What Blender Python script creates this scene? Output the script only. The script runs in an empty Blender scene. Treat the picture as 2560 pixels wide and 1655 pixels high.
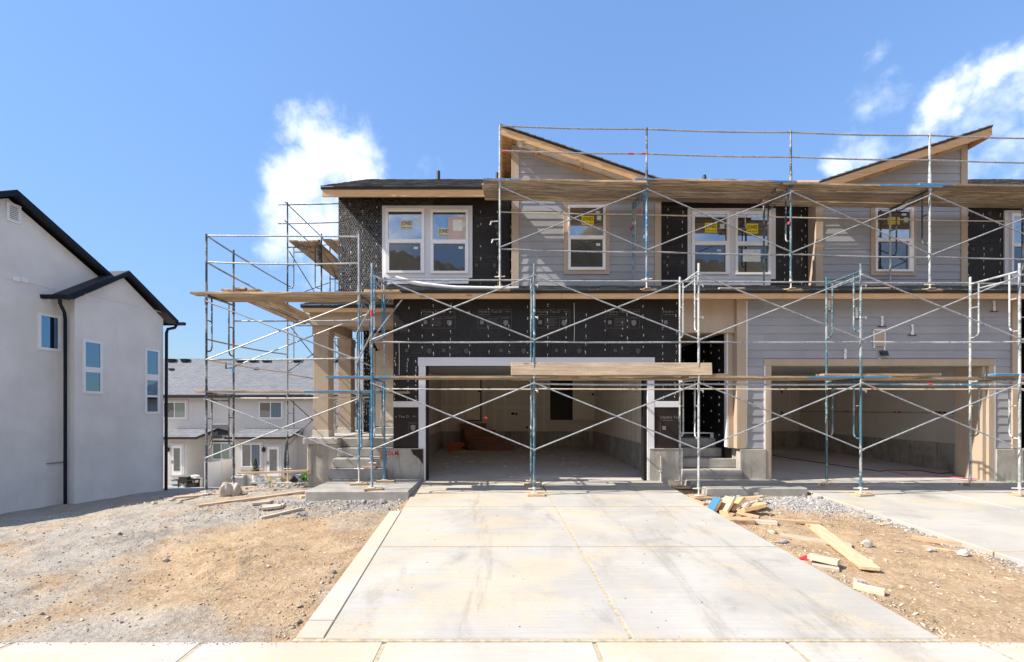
import bpy, bmesh, math, random
import numpy as np
from mathutils import Vector, Matrix, noise as mnoise
random.seed(7)
RNG = np.random.default_rng(11)
scene = bpy.context.scene
COL = scene.collection
R = math.radians

# ------------------------------------------------------------------ camera, sky, sun, exposure
F, CX, HY, CZ = 1138.0, 1255.0, 1018.0, 1.6        # focal length and principal point of the photograph (2560 px wide)
cam_data = bpy.data.cameras.new('camera')
cam = bpy.data.objects.new('camera', cam_data)
COL.objects.link(cam)
scene.camera = cam
cam.location = (0, 0, CZ)
cam.rotation_euler = (R(90), 0, 0)
cam_data.sensor_width = 36
cam_data.lens = 36 * F / 2560
cam_data.shift_x = (1280 - CX) / 2560
cam_data.shift_y = (HY - 827.5) / 2560
cam_data.clip_start = 0.05
cam_data.clip_end = 3000

SUN_DIR = Vector((-1.0, -0.20, 1.0)).normalized()   # towards the sun
SUN_EL = math.asin(SUN_DIR.z)
SUN_STRENGTH = 3.9
SKY_STRENGTH = 0.15
scene.view_settings.view_transform = 'Standard'
scene.view_settings.look = 'None'
scene.view_settings.gamma = 1
scene.view_settings.use_curve_mapping = False
scene.view_settings.exposure = 1.14
scene.cycles.diffuse_bounces = 8
scene.cycles.max_bounces = 14
scene.render.film_transparent = False

sd = bpy.data.lights.new('sun', 'SUN')
sd.energy = SUN_STRENGTH
sd.angle = R(0.53)
sd.color = (1.0, 0.93, 0.82)
sun = bpy.data.objects.new('sun', sd)
COL.objects.link(sun)
sun.rotation_euler = (-SUN_DIR).to_track_quat('-Z', 'Y').to_euler()


def N(nt, typ, ins=None, **props):
    n = nt.nodes.new(typ)
    for k, v in props.items():
        setattr(n, k, v)
    for k, v in (ins or {}).items():
        s = n.inputs[k]
        if isinstance(v, bpy.types.NodeSocket):
            nt.links.new(v, s)
        else:
            if s.type == 'RGBA' and len(v) == 3:
                v = (*v, 1)
            s.default_value = v
    return n


def math_n(nt, op, a, b=0.0, c=None, clamp=False):
    ins = {0: a, 1: b}
    if c is not None:
        ins[2] = c
    return N(nt, 'ShaderNodeMath', ins, operation=op, use_clamp=clamp).outputs[0]


def mix(nt, fac, a, b, blend='MIX'):
    n = N(nt, 'ShaderNodeMix', {0: fac, 6: a, 7: b}, data_type='RGBA', blend_type=blend)
    return n.outputs[2]


def mrange(nt, v, a, b, c=0.0, d=1.0, smooth=True):
    return N(nt, 'ShaderNodeMapRange', {0: v, 1: a, 2: b, 3: c, 4: d}, interpolation_type='SMOOTHSTEP' if smooth else 'LINEAR', clamp=True).outputs[0]


def nz(nt, vec, scale, detail=4.0, rough=0.55, dist=0.0):
    return N(nt, 'ShaderNodeTexNoise', {'Vector': vec, 'Scale': scale, 'Detail': detail, 'Roughness': rough, 'Distortion': dist}).outputs[0]


def stretch(nt, vec, s, loc=(0, 0, 0), rot=(0, 0, 0)):
    return N(nt, 'ShaderNodeMapping', {'Vector': vec, 'Scale': s, 'Location': loc, 'Rotation': rot}).outputs[0]


world = bpy.data.worlds.new('World')
scene.world = world
world.use_nodes = True
wt = world.node_tree
wt.nodes.clear()
sky = wt.nodes.new('ShaderNodeTexSky')
sky.sky_type = 'NISHITA'
sky.sun_disc = False
sky.sun_elevation = SUN_EL
sky.sun_rotation = math.atan2(SUN_DIR.x, SUN_DIR.y)
sky.altitude = 1400
sky.air_density = 1.0
sky.dust_density = 0.2
sky.ozone_density = 2.2
wdir = wt.nodes.new('ShaderNodeTexCoord').outputs['Generated']
wdir = N(wt, 'ShaderNodeVectorMath', {0: wdir}, operation='NORMALIZE').outputs[0]


def cloud_dir(px, py):
    return Vector(((px - CX) / F, 1, (HY - py) / F)).normalized()


CLOUDS = [  # centre px, centre py, radius px, weight: two fair weather clouds stand ahead, unseen ones are added below
    (790, 350, 75, .95), (735, 330, 60, .6), (850, 410, 95, .95), (765, 455, 95, .95), (705, 490, 85, .85), (720, 575, 85, .85),
    (680, 625, 60, .6), (905, 440, 75, .75), (800, 560, 110, .9), (900, 530, 100, .8), (800, 680, 100, .4),
    (2570, 150, 85, .95), (2480, 195, 75, .95), (2400, 225, 75, .8), (2330, 260, 65, .85), (2310, 305, 50, .6), (2480, 300, 110, .62), (2560, 380, 120, .5), (2650, 200, 120, .9), (2720, 330, 160, .8),
    (2185, 265, 75, .46), (2180, 120, 55, .40), (2140, 390, 75, .55), (2070, 425, 50, .7), (2330, 380, 110, .42), (1060, 415, 60, .42), (2250, 180, 60, .36), (2420, 420, 90, .45),
]
acc = None
warp = N(wt, 'ShaderNodeTexNoise', {'Vector': wdir, 'Scale': 9.0, 'Detail': 5.0, 'Roughness': 0.6}).outputs['Color']
warp = N(wt, 'ShaderNodeVectorMath', {0: warp, 1: (.5, .5, .5)}, operation='SUBTRACT').outputs[0]
warp = N(wt, 'ShaderNodeVectorMath', {0: warp, 'Scale': .1}, operation='SCALE').outputs[0]
wdir2 = N(wt, 'ShaderNodeVectorMath', {0: wdir, 1: warp}, operation='ADD').outputs[0]
blobs = [(cloud_dir(px, py), r / F * (cloud_dir(px, py).y ** 1.6), w) for px, py, r, w in CLOUDS]
for az, el, r, w in ((200, 24, .2, .95), (218, 22, .2, .95), (160, 30, .22, .95), (182, 38, .25, .9), (140, 24, .2, .9), (235, 35, .22, .9), (255, 20, .2, .8), (95, 28, .2, .9), (112, 20, .2, .9), (285, 30, .15, .5), (65, 42, .13, .5), (330, 56, .12, .4), (120, 50, .24, .9), (205, 58, .26, .8), (150, 68, .22, .7)):  # clouds out of view: mirrored in the panes, cover enlarged for fill light
    a, e = R(az), R(el)
    blobs.append((Vector((math.sin(a) * math.cos(e), math.cos(a) * math.cos(e), math.sin(e))), r, w))
for c, r, w in blobs:
    d = N(wt, 'ShaderNodeVectorMath', {0: wdir2, 1: tuple(c)}, operation='DISTANCE').outputs['Value']
    q = math_n(wt, 'DIVIDE', d, r)
    q = math_n(wt, 'MULTIPLY', q, q)
    g = math_n(wt, 'MULTIPLY', math_n(wt, 'EXPONENT', math_n(wt, 'MULTIPLY', q, -1.0)), w)
    acc = g if acc is None else math_n(wt, 'MAXIMUM', acc, math_n(wt, 'ADD', math_n(wt, 'MULTIPLY', g, 1.0), math_n(wt, 'MULTIPLY', math_n(wt, 'MULTIPLY', acc, g), .35)))
fine = nz(wt, wdir, 16.0, 9.0, 0.62)
fine2 = nz(wt, wdir, 45.0, 6.0, 0.6)
cm = math_n(wt, 'ADD', acc, math_n(wt, 'MULTIPLY', math_n(wt, 'SUBTRACT', fine, .5), 1.15))
cm = math_n(wt, 'ADD', cm, math_n(wt, 'MULTIPLY', math_n(wt, 'SUBTRACT', fine2, .5), .35))
cmask = mrange(wt, cm, .18, 1.22)
cmask = math_n(wt, 'MULTIPLY', cmask, mrange(wt, acc, .03, .25))
lum = N(wt, 'ShaderNodeRGBToBW', {0: sky.outputs[0]}).outputs[0]
den = math_n(wt, 'DIVIDE', 2.5, math_n(wt, 'ADD', lum, 1.15))        # the film's shoulder: the pale band over the horizon is held back
skyc = N(wt, 'ShaderNodeVectorMath', {0: sky.outputs[0], 'Scale': den}, operation='SCALE').outputs[0]
skyc = N(wt, 'ShaderNodeHueSaturation', {'Hue': .5, 'Saturation': 1.06, 'Value': 1.0, 'Color': skyc}).outputs[0]
skyc = mix(wt, 1.0, skyc, (1.0, 1.0, 1.0), 'MULTIPLY')
shade = mrange(wt, nz(wt, wdir, 5.0, 4.0), .3, .7)
cloudc = mix(wt, shade, (4.0, 4.35, 4.9), (5.0, 5.1, 5.3))
skyc = mix(wt, math_n(wt, 'MULTIPLY', cmask, .97), skyc, cloudc)
bg = N(wt, 'ShaderNodeBackground', {'Color': skyc, 'Strength': SKY_STRENGTH})
wo = wt.nodes.new('ShaderNodeOutputWorld')
wt.links.new(bg.outputs[0], wo.inputs[0])

# ------------------------------------------------------------------ picture <-> place
def at(px, py, Y):
    return Vector(((px - CX) * Y / F, Y, CZ + (HY - py) * Y / F))


def wx(px, Y):
    return (px - CX) * Y / F


def wz(py, Y):
    return CZ + (HY - py) * Y / F


# ------------------------------------------------------------------ objects
OFF = {}


def tag(o, label=None, cat=None, group=None, kind=None):
    if label:
        o['label'] = label
    if cat:
        o['category'] = cat
    if group:
        o['group'] = group
    if kind:
        o['kind'] = kind
    return o


def thing(name, loc, label, cat, group=None):
    o = bpy.data.objects.new(name, None)
    o.empty_display_size = .2
    COL.objects.link(o)
    o.location = loc
    OFF[o.name] = Vector(loc)
    return tag(o, label, cat, group)


class MB:
    def __init__(s):
        s.v, s.f, s.mi = [], [], []
        s.cur = 0

    def add(s, vs, fs):
        b = len(s.v)
        s.v += [tuple(v) for v in vs]
        s.f += [tuple(i + b for i in f) for f in fs]
        s.mi += [s.cur] * len(fs)
        return s

    def box(s, x0, x1, y0, y1, z0, z1):
        vs = [(x, y, z) for x in (x0, x1) for y in (y0, y1) for z in (z0, z1)]
        return s.add(vs, [(0, 1, 3, 2), (4, 6, 7, 5), (0, 4, 5, 1), (2, 3, 7, 6), (0, 2, 6, 4), (1, 5, 7, 3)])

    def obox(s, c, u, v, w):
        """box from a corner-free centre and three half vectors"""
        c, u, v, w = Vector(c), Vector(u), Vector(v), Vector(w)
        vs = [c + a * u + b * v + d * w for a in (-1, 1) for b in (-1, 1) for d in (-1, 1)]
        fs = [(0, 1, 3, 2), (4, 6, 7, 5), (0, 4, 5, 1), (2, 3, 7, 6), (0, 2, 6, 4), (1, 5, 7, 3)]
        if u.cross(v).dot(w) < 0:
            fs = [f[::-1] for f in fs]
        return s.add(vs, fs)

    def quad(s, a, b, c, d):
        return s.add([a, b, c, d], [(0, 1, 2, 3)])

    def prism(s, pts, vec):
        """extrude a polygon by vec"""
        vec = Vector(vec)
        n = len(pts)
        p = [Vector(q) for q in pts]
        nrm = Vector((0, 0, 0))
        for i in range(n):
            nrm += p[i].cross(p[(i + 1) % n])
        if nrm.dot(vec) > 0:
            p = p[::-1]
        vs = p + [q + vec for q in p]
        fs = [tuple(range(n)), tuple(range(2 * n - 1, n - 1, -1))]
        fs += [(i, i + n, (i + 1) % n + n, (i + 1) % n) for i in range(n)]
        return s.add(vs, fs)

    def tube(s, pts, r, n=8, caps=True):
        pts = [Vector(p) for p in pts]
        rs = r if isinstance(r, (list, tuple)) else [r] * len(pts)
        base = len(s.v)
        ref = None
        rings = []
        for i, p in enumerate(pts):
            d = (pts[min(i + 1, len(pts) - 1)] - pts[max(i - 1, 0)]).normalized()
            if ref is None or abs(ref.dot(d)) > .95:
                ref = Vector((0, 0, 1)) if abs(d.z) < .9 else Vector((1, 0, 0))
            a = d.cross(ref).normalized()
            ref = a.cross(d).normalized()
            b = ref
            rings.append([p + rs[i] * (math.cos(2 * math.pi * k / n) * a + math.sin(2 * math.pi * k / n) * b) for k in range(n)])
        vs = [v for ring in rings for v in ring]
        fs = []
        for i in range(len(pts) - 1):
            for k in range(n):
                k2 = (k + 1) % n
                fs.append((i * n + k, (i + 1) * n + k, (i + 1) * n + k2, i * n + k2))
        if caps:
            fs.append(tuple(range(n)))
            fs.append(tuple(range((len(pts) - 1) * n + n - 1, (len(pts) - 1) * n - 1, -1)))
        return s.add(vs, fs)

    def lathe(s, prof, c, n=16):
        c = Vector(c)
        vs, fs = [], []
        for r, z in prof:
            for k in range(n):
                a = 2 * math.pi * k / n
                vs.append(c + Vector((r * math.cos(a), r * math.sin(a), z)))
        for i in range(len(prof) - 1):
            for k in range(n):
                k2 = (k + 1) % n
                fs.append((i * n + k, i * n + k2, (i + 1) * n + k2, (i + 1) * n + k))
        return s.add(vs, fs)

    def blob(s, c, r, seed, squash=(1, 1, 1), sub=2, amp=.3):
        bm = bmesh.new()
        bmesh.ops.create_icosphere(bm, subdivisions=sub, radius=1)
        bm.verts.ensure_lookup_table()
        vs = []
        for v in bm.verts:
            q = v.co * (1 + amp * mnoise.noise(v.co * 1.3 + Vector((seed * 7.1, seed * 3.3, seed))) * 1.6)
            vs.append((c[0] + q.x * r * squash[0], c[1] + q.y * r * squash[1], c[2] + q.z * r * squash[2]))
        fs = [tuple(v.index for v in f.verts) for f in bm.faces]
        bm.free()
        return s.add(vs, fs)

    def build(s, name, mats, parent=None, smooth=False, bevel=0, label=None, cat=None, group=None, kind=None):
        if not isinstance(mats, (list, tuple)):
            mats = [mats]
        me = bpy.data.meshes.new(name)
        if parent is not None:
            off = OFF[parent.name]
        elif kind == 'structure' or kind == 'stuff':
            off = Vector((0, 0, 0))
        else:
            a = np.array(s.v)
            off = Vector(((a[:, 0].min() + a[:, 0].max()) / 2, (a[:, 1].min() + a[:, 1].max()) / 2, a[:, 2].min()))
        vs = [(v[0] - off.x, v[1] - off.y, v[2] - off.z) for v in s.v]
        me.from_pydata(vs, [], s.f)
        for m in mats:
            me.materials.append(m)
        if len(mats) > 1:
            me.polygons.foreach_set('material_index', s.mi)
        if bevel:
            bm = bmesh.new()
            bm.from_mesh(me)
            bmesh.ops.bevel(bm, geom=[e for e in bm.edges if len(e.link_faces) == 2 and e.calc_face_angle(0) > .6], offset=bevel, segments=1, affect='EDGES', clamp_overlap=True)
            bm.to_mesh(me)
            bm.free()
        if smooth:
            me.polygons.foreach_set('use_smooth', [True] * len(me.polygons))
            try:
                me.set_sharp_from_angle(angle=R(50))
            except Exception:
                pass
        me.update()
        o = bpy.data.objects.new(name, me)
        COL.objects.link(o)
        if parent is not None:
            o.parent = parent
            OFF[o.name] = off
        else:
            o.location = off
            OFF[o.name] = off
        return tag(o, label, cat, group, kind)


def np_mesh(name, verts, faces, mat, parent=None, kind=None):
    """one mesh from numpy arrays (faces all of one size)"""
    me = bpy.data.meshes.new(name)
    off = OFF[parent.name] if parent is not None else Vector((0, 0, 0))
    v = np.asarray(verts, dtype=np.float64) - np.array(off)
    f = np.asarray(faces, dtype=np.int32)
    k = f.shape[1]
    me.vertices.add(len(v))
    me.vertices.foreach_set('co', v.astype(np.float32).ravel())
    me.loops.add(f.size)
    me.loops.foreach_set('vertex_index', f.ravel())
    me.polygons.add(len(f))
    me.polygons.foreach_set('loop_start', np.arange(0, f.size, k, dtype=np.int32))
    me.polygons.foreach_set('loop_total', np.full(len(f), k, dtype=np.int32))
    me.materials.append(mat)
    me.update(calc_edges=True)
    me.validate()
    o = bpy.data.objects.new(name, me)
    COL.objects.link(o)
    if parent is not None:
        o.parent = parent
        OFF[o.name] = off
    return tag(o, kind=kind)


_txt = {}


def text_geo(s, weight=0.0):
    key = (s, weight)
    if key not in _txt:
        cu = bpy.data.curves.new('lettering', 'FONT')
        cu.body = s
        cu.size = 1
        cu.offset = weight
        cu.resolution_u = 2
        o = bpy.data.objects.new('lettering', cu)
        COL.objects.link(o)
        bpy.context.view_layer.update()
        me = bpy.data.meshes.new_from_object(o.evaluated_get(bpy.context.evaluated_depsgraph_get()))
        vs = [tuple(v.co) for v in me.vertices]
        fs = [tuple(p.vertices) for p in me.polygons]
        bpy.data.objects.remove(o)
        bpy.data.curves.remove(cu)
        bpy.data.meshes.remove(me)
        _txt[key] = (vs, fs)
    return _txt[key]


def add_text(mb, s, x0, x1, z0, z1, Y, weight=0.0):
    """lettering fitted to a rectangle on a plane facing the viewer"""
    vs, fs = text_geo(s, weight)
    a = np.array(vs)
    lo, hi = a.min(0), a.max(0)
    mb.add([(x0 + (v[0] - lo[0]) / (hi[0] - lo[0]) * (x1 - x0), Y, z0 + (v[1] - lo[1]) / (hi[1] - lo[1]) * (z1 - z0)) for v in vs], fs)
# ------------------------------------------------------------------ materials
M = {}


def pbr(name, color, rough=.6, bump=None, metallic=0.0, spec=.5, dist=.01, coat=0.0):
    m = bpy.data.materials.new(name)
    m.use_nodes = True
    nt = m.node_tree
    nt.nodes.clear()
    out = nt.nodes.new('ShaderNodeOutputMaterial')
    b = nt.nodes.new('ShaderNodeBsdfPrincipled')
    nt.links.new(b.outputs[0], out.inputs[0])
    c = color(nt) if callable(color) else color
    h = None
    if isinstance(c, tuple) and len(c) == 2 and isinstance(c[0], (bpy.types.NodeSocket, tuple)):
        c, h = c
    for k, v in (('Base Color', c), ('Roughness', rough(nt) if callable(rough) else rough), ('Metallic', metallic), ('Specular IOR Level', spec), ('Coat Weight', coat)):
        if isinstance(v, bpy.types.NodeSocket):
            nt.links.new(v, b.inputs[k])
        else:
            b.inputs[k].default_value = (*v, 1) if k == 'Base Color' and len(v) == 3 else v
    if bump is not None and h is not None:
        bn = N(nt, 'ShaderNodeBump', {'Strength': bump, 'Distance': dist, 'Height': h})
        nt.links.new(bn.outputs[0], b.inputs['Normal'])
    M[name] = m
    return m


def pos(nt):
    return nt.nodes.new('ShaderNodeNewGeometry').outputs['Position']


def obj(nt):
    return nt.nodes.new('ShaderNodeTexCoord').outputs['Object']


def orand(nt):
    return nt.nodes.new('ShaderNodeObjectInfo').outputs['Random']


def isl(nt):
    return nt.nodes.new('ShaderNodeNewGeometry').outputs['Random Per Island']


def mottled(a, b, scale=6.0, detail=6.0, lo=.3, hi=.7, s=(1, 1, 1), co=pos, bscale=None, rnd=0.0):
    def f(nt):
        v = stretch(nt, co(nt), s)
        n = nz(nt, v, scale, detail, .6)
        c = mix(nt, mrange(nt, n, lo, hi), a, b)
        if rnd:
            k = mrange(nt, orand(nt), 0, 1, 1 - rnd, 1 + rnd, False)
            c = N(nt, 'ShaderNodeHueSaturation', {'Value': k, 'Color': c}).outputs[0]
        h = nz(nt, v, bscale or scale * 5, 4.0, .6)
        return c, h
    return f


def wood(a, b, axis_scale=(1.2, 14, 14), co=obj, rnd=.18, knots=True, dark=(.16, .08, .03)):
    def f(nt):
        v = co(nt)
        r = orand(nt)
        v = N(nt, 'ShaderNodeVectorMath', {0: v, 1: N(nt, 'ShaderNodeCombineXYZ', {0: math_n(nt, 'MULTIPLY', r, 37.0), 1: math_n(nt, 'MULTIPLY', r, 11.0), 2: math_n(nt, 'MULTIPLY', r, 5.0)}).outputs[0]}, operation='ADD').outputs[0]
        g = nz(nt, stretch(nt, v, axis_scale), 3.0, 6.0, .6, .6)
        g2 = nz(nt, stretch(nt, v, (axis_scale[0] * .6, axis_scale[1] * 3, axis_scale[2] * 3)), 6.0, 4.0)
        c = mix(nt, mrange(nt, g, .3, .72), a, b)
        c = mix(nt, math_n(nt, 'MULTIPLY', mrange(nt, g2, .45, .75), .35), c, tuple(q * .6 for q in a))
        if knots:
            k = N(nt, 'ShaderNodeTexVoronoi', {'Vector': stretch(nt, v, (1.6, 5.5, 5.5)), 'Scale': 1.0}).outputs['Distance']
            c = mix(nt, math_n(nt, 'MULTIPLY', mrange(nt, k, .17, .05), .7), c, dark)
        kv = mrange(nt, r, 0, 1, 1 - rnd, 1 + rnd, False)
        c = N(nt, 'ShaderNodeHueSaturation', {'Value': kv, 'Color': c}).outputs[0]
        return c, g2
    return f


# house skins
pbr('black_wrap', mottled((.007, .006, .006), (.017, .0145, .0145), 2.5, 5), .62, .25, spec=.35, dist=.006)
pbr('brown_wrap', mottled((.014, .009, .008), (.025, .017, .015), 3.0, 5), .6, .2, spec=.35, dist=.004)
pbr('lath_sunlit', (.55, .55, .55), .34, metallic=1.0)  # bright copy of the netting for the sunlit wedge of wall
pbr('lath_shaded', (.14, .135, .135), .5, metallic=.5)  # same netting, its colour darkened where the walls lie in shade
pbr('fastener', (.82, .82, .80), .5)
pbr('wrap_print', (.2, .19, .18), .7)
pbr('wrap_print_dim', (.075, .071, .068), .7)


def c_siding(nt):
    v = pos(nt)
    g = nz(nt, stretch(nt, v, (1.6, 1.6, 22)), 4.0, 5.0, .65, .4)
    d = nz(nt, v, 1.7, 5.0)
    c = mix(nt, mrange(nt, d, .3, .7), (.305, .315, .342), (.345, .355, .382))
    c = mix(nt, math_n(nt, 'MULTIPLY', mrange(nt, nz(nt, v, 13.0, 6.0), .62, .8), .25), c, (.36, .35, .34))
    kv = mrange(nt, orand(nt), 0, 1, .94, 1.05, False)
    c = N(nt, 'ShaderNodeHueSaturation', {'Value': kv, 'Color': c}).outputs[0]
    return c, g


pbr('siding', c_siding, .62, .5, dist=.006)
pbr('trim_tan', mottled((.43, .335, .245), (.48, .38, .285), 4, 5, s=(1, 1, .35), bscale=26), .6, .45, dist=.006)
pbr('caulk', (.78, .77, .78), .6)
pbr('frieze_tan', mottled((.46, .33, .21), (.52, .38, .26), 4, 5), .6, .3)
pbr('white_flash', None or (lambda nt: (lambda v: (mix(nt, mrange(nt, N(nt, 'ShaderNodeTexWave', {'Vector': stretch(nt, v, (1, 1, 1), rot=(0, R(45), 0)), 'Scale': 15.0, 'Distortion': 0.0}, wave_type='BANDS', bands_direction='X').outputs['Fac'], .35, .65), (.60, .61, .66), (.80, .80, .83)),
    N(nt, 'ShaderNodeTexWave', {'Vector': stretch(nt, v, (1, 1, 1), rot=(0, R(-45), 0)), 'Scale': 15.0}, bands_direction='X').outputs['Fac']))(pos(nt))), .5, .5, dist=.006)
pbr('vinyl', mottled((.80, .80, .80), (.86, .86, .86), 3, 3), .38)
pbr('sill_wrap', mottled((.76, .78, .82), (.82, .83, .85), 5, 3), .55)
pbr('tape_blue', (.10, .42, .78), .5)
pbr('fascia_wood', wood((.60, .345, .155), (.72, .46, .235), (1.0, 12, 12), pos, 0, True), .62, .12, dist=.003)
pbr('lumber', wood((.50, .335, .20), (.66, .485, .32)), .68, .25, dist=.003)
pbr('lumber_pale', wood((.48, .38, .27), (.64, .54, .42)), .7, .25, dist=.003)
pbr('lumber_grey', wood((.38, .31, .25), (.52, .44, .36), dark=(.13, .09, .06)), .75, .35, dist=.003)
pbr('block_wood', wood((.40, .26, .15), (.56, .39, .24)), .75, .3, dist=.003)
pbr('lumber_orange', wood((.50, .30, .13), (.66, .44, .23)), .68, .2, dist=.003)


def c_plank(blue_lo, blue_hi, face=.08, stain=.8, a=(.40, .285, .175), b=(.62, .465, .30)):
    def f(nt):
        base, h = wood(a, b, (.8, 11, 11), rnd=.34)(nt)
        v = obj(nt)
        n = nz(nt, N(nt, 'ShaderNodeVectorMath', {0: stretch(nt, v, (.8, 7, 7)), 1: N(nt, 'ShaderNodeCombineXYZ', {0: math_n(nt, 'MULTIPLY', orand(nt), 53.0)}).outputs[0]}, operation='ADD').outputs[0], 1.6, 7.0, .68)
        base = mix(nt, math_n(nt, 'MULTIPLY', mrange(nt, n, .44, .58), stain), base, (.17, .13, .095))
        sp = nz(nt, v, 21.0, 3.0)
        base = mix(nt, math_n(nt, 'MULTIPLY', mrange(nt, sp, .66, .72), .8), base, (.74, .72, .68))
        sep = N(nt, 'ShaderNodeSeparateXYZ', {0: v})
        x = math_n(nt, 'ADD', sep.outputs[0], math_n(nt, 'MULTIPLY', math_n(nt, 'SUBTRACT', nz(nt, v, 7.0, 5.0), .5), .35))
        k = math_n(nt, 'MAXIMUM', mrange(nt, x, blue_hi, blue_hi + .03), mrange(nt, x, blue_lo, blue_lo - .03))
        geo = nt.nodes.new('ShaderNodeNewGeometry')
        ln = N(nt, 'ShaderNodeVectorTransform', {0: geo.outputs['True Normal']}, vector_type='NORMAL', convert_from='WORLD', convert_to='OBJECT').outputs[0]
        nzv = math_n(nt, 'ABSOLUTE', N(nt, 'ShaderNodeSeparateXYZ', {0: ln}).outputs[2])
        k = math_n(nt, 'MULTIPLY', k, mrange(nt, nzv, .3, .5, 1.0, face))
        wear = mrange(nt, nz(nt, stretch(nt, v, (2, 6, 6)), 5.0, 6.0, .7), .36, .46)
        return mix(nt, math_n(nt, 'MULTIPLY', k, wear), base, (.02, .20, .42)), h
    return f


pbr('plank', c_plank(-9, 9), .75, .3, dist=.003)
pbr('plank_blue_both', c_plank(-1.25, 1.2), .72, .3, dist=.003)
pbr('plank_blue_right', c_plank(-9, .35), .72, .3, dist=.003)
pbr('plank_blue_left', c_plank(-.9, 9), .72, .3, dist=.003)
pbr('plank_dark', c_plank(-9, 9, .08, .8, (.24, .17, .11), (.42, .315, .215)), .8, .3, dist=.003)
pbr('plank_worn', c_plank(-9, 9, .08, .8, (.34, .265, .19), (.52, .42, .315)), .8, .3, dist=.003)
pbr('plank_blue_edge', c_plank(-9, .45, .0, .22, (.42, .31, .20), (.58, .45, .31)), .72, .3, dist=.003)
pbr('osb', lambda nt: (lambda v: mix(nt, mrange(nt, N(nt, 'ShaderNodeTexVoronoi', {'Vector': v, 'Scale': 14.0}).outputs['Color'], .2, .8), (.36, .2, .08), (.55, .35, .16)))(pos(nt)), .8)


def c_shingle(nt):
    v = pos(nt)
    r = isl(nt)
    n = nz(nt, v, 40.0, 4.0)
    c = mix(nt, r, (.06, .06, .062), (.20, .195, .185))
    c = mix(nt, math_n(nt, 'MULTIPLY', mrange(nt, n, .5, .7), .5), c, (.13, .13, .135))
    return c, n


pbr('shingle', c_shingle, .85, .4, dist=.004)


def c_shingle_far(nt):
    v = pos(nt)
    n = nz(nt, stretch(nt, v, (1.2, 6, 6)), 3.0, 6.0, .7)
    b = N(nt, 'ShaderNodeTexBrick', {'Vector': stretch(nt, v, (1, 1, 1), rot=(R(90), 0, 0)), 'Color1': (.13, .135, .15, 1), 'Color2': (.20, .205, .22, 1), 'Mortar': (.07, .07, .08, 1), 'Scale': 1.0, 'Mortar Size': .012, 'Brick Width': .35, 'Row Height': .085}, offset=.5)
    c = mix(nt, math_n(nt, 'MULTIPLY', mrange(nt, n, .4, .7), .45), b.outputs['Color'], (.24, .245, .26))
    return c, b.outputs['Fac']


pbr('shingle_far', c_shingle_far, .85, -.4, dist=.01)
pbr('drip_edge', (.010, .010, .011), .45)
pbr('navy_metal', mottled((.006, .010, .019), (.009, .014, .026), 3, 3), .55, spec=.22)
pbr('navy_soffit', lambda nt: mix(nt, N(nt, 'ShaderNodeTexWave', {'Vector': pos(nt), 'Scale': 4.0}, bands_direction='Y').outputs['Fac'], (.006, .007, .010), (.012, .014, .018)), .5)


def c_stucco(a, b):
    def f(nt):
        v = pos(nt)
        n = nz(nt, v, .9, 6.0, .6)
        st = nz(nt, stretch(nt, v, (1.6, 1.6, .22)), 1.6, 5.0)
        c = mix(nt, mrange(nt, n, .3, .7), a, b)
        c = mix(nt, math_n(nt, 'MULTIPLY', mrange(nt, st, .55, .8), .3), c, tuple(q * .78 for q in a))
        sp = nz(nt, v, 7.0, 5.0, .6)
        c = mix(nt, math_n(nt, 'MULTIPLY', mrange(nt, sp, .55, .8), .12), c, tuple(min(1, q * 1.2) for q in b))
        return c, nz(nt, v, 55.0, 4.0, .6)
    return f


pbr('stucco_white', c_stucco((.69, .665, .63), (.80, .775, .735)), .85, .55, dist=.008)
pbr('stucco_beige', c_stucco((.60, .56, .515), (.66, .615, .57)), .85, .4, dist=.01)


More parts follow.
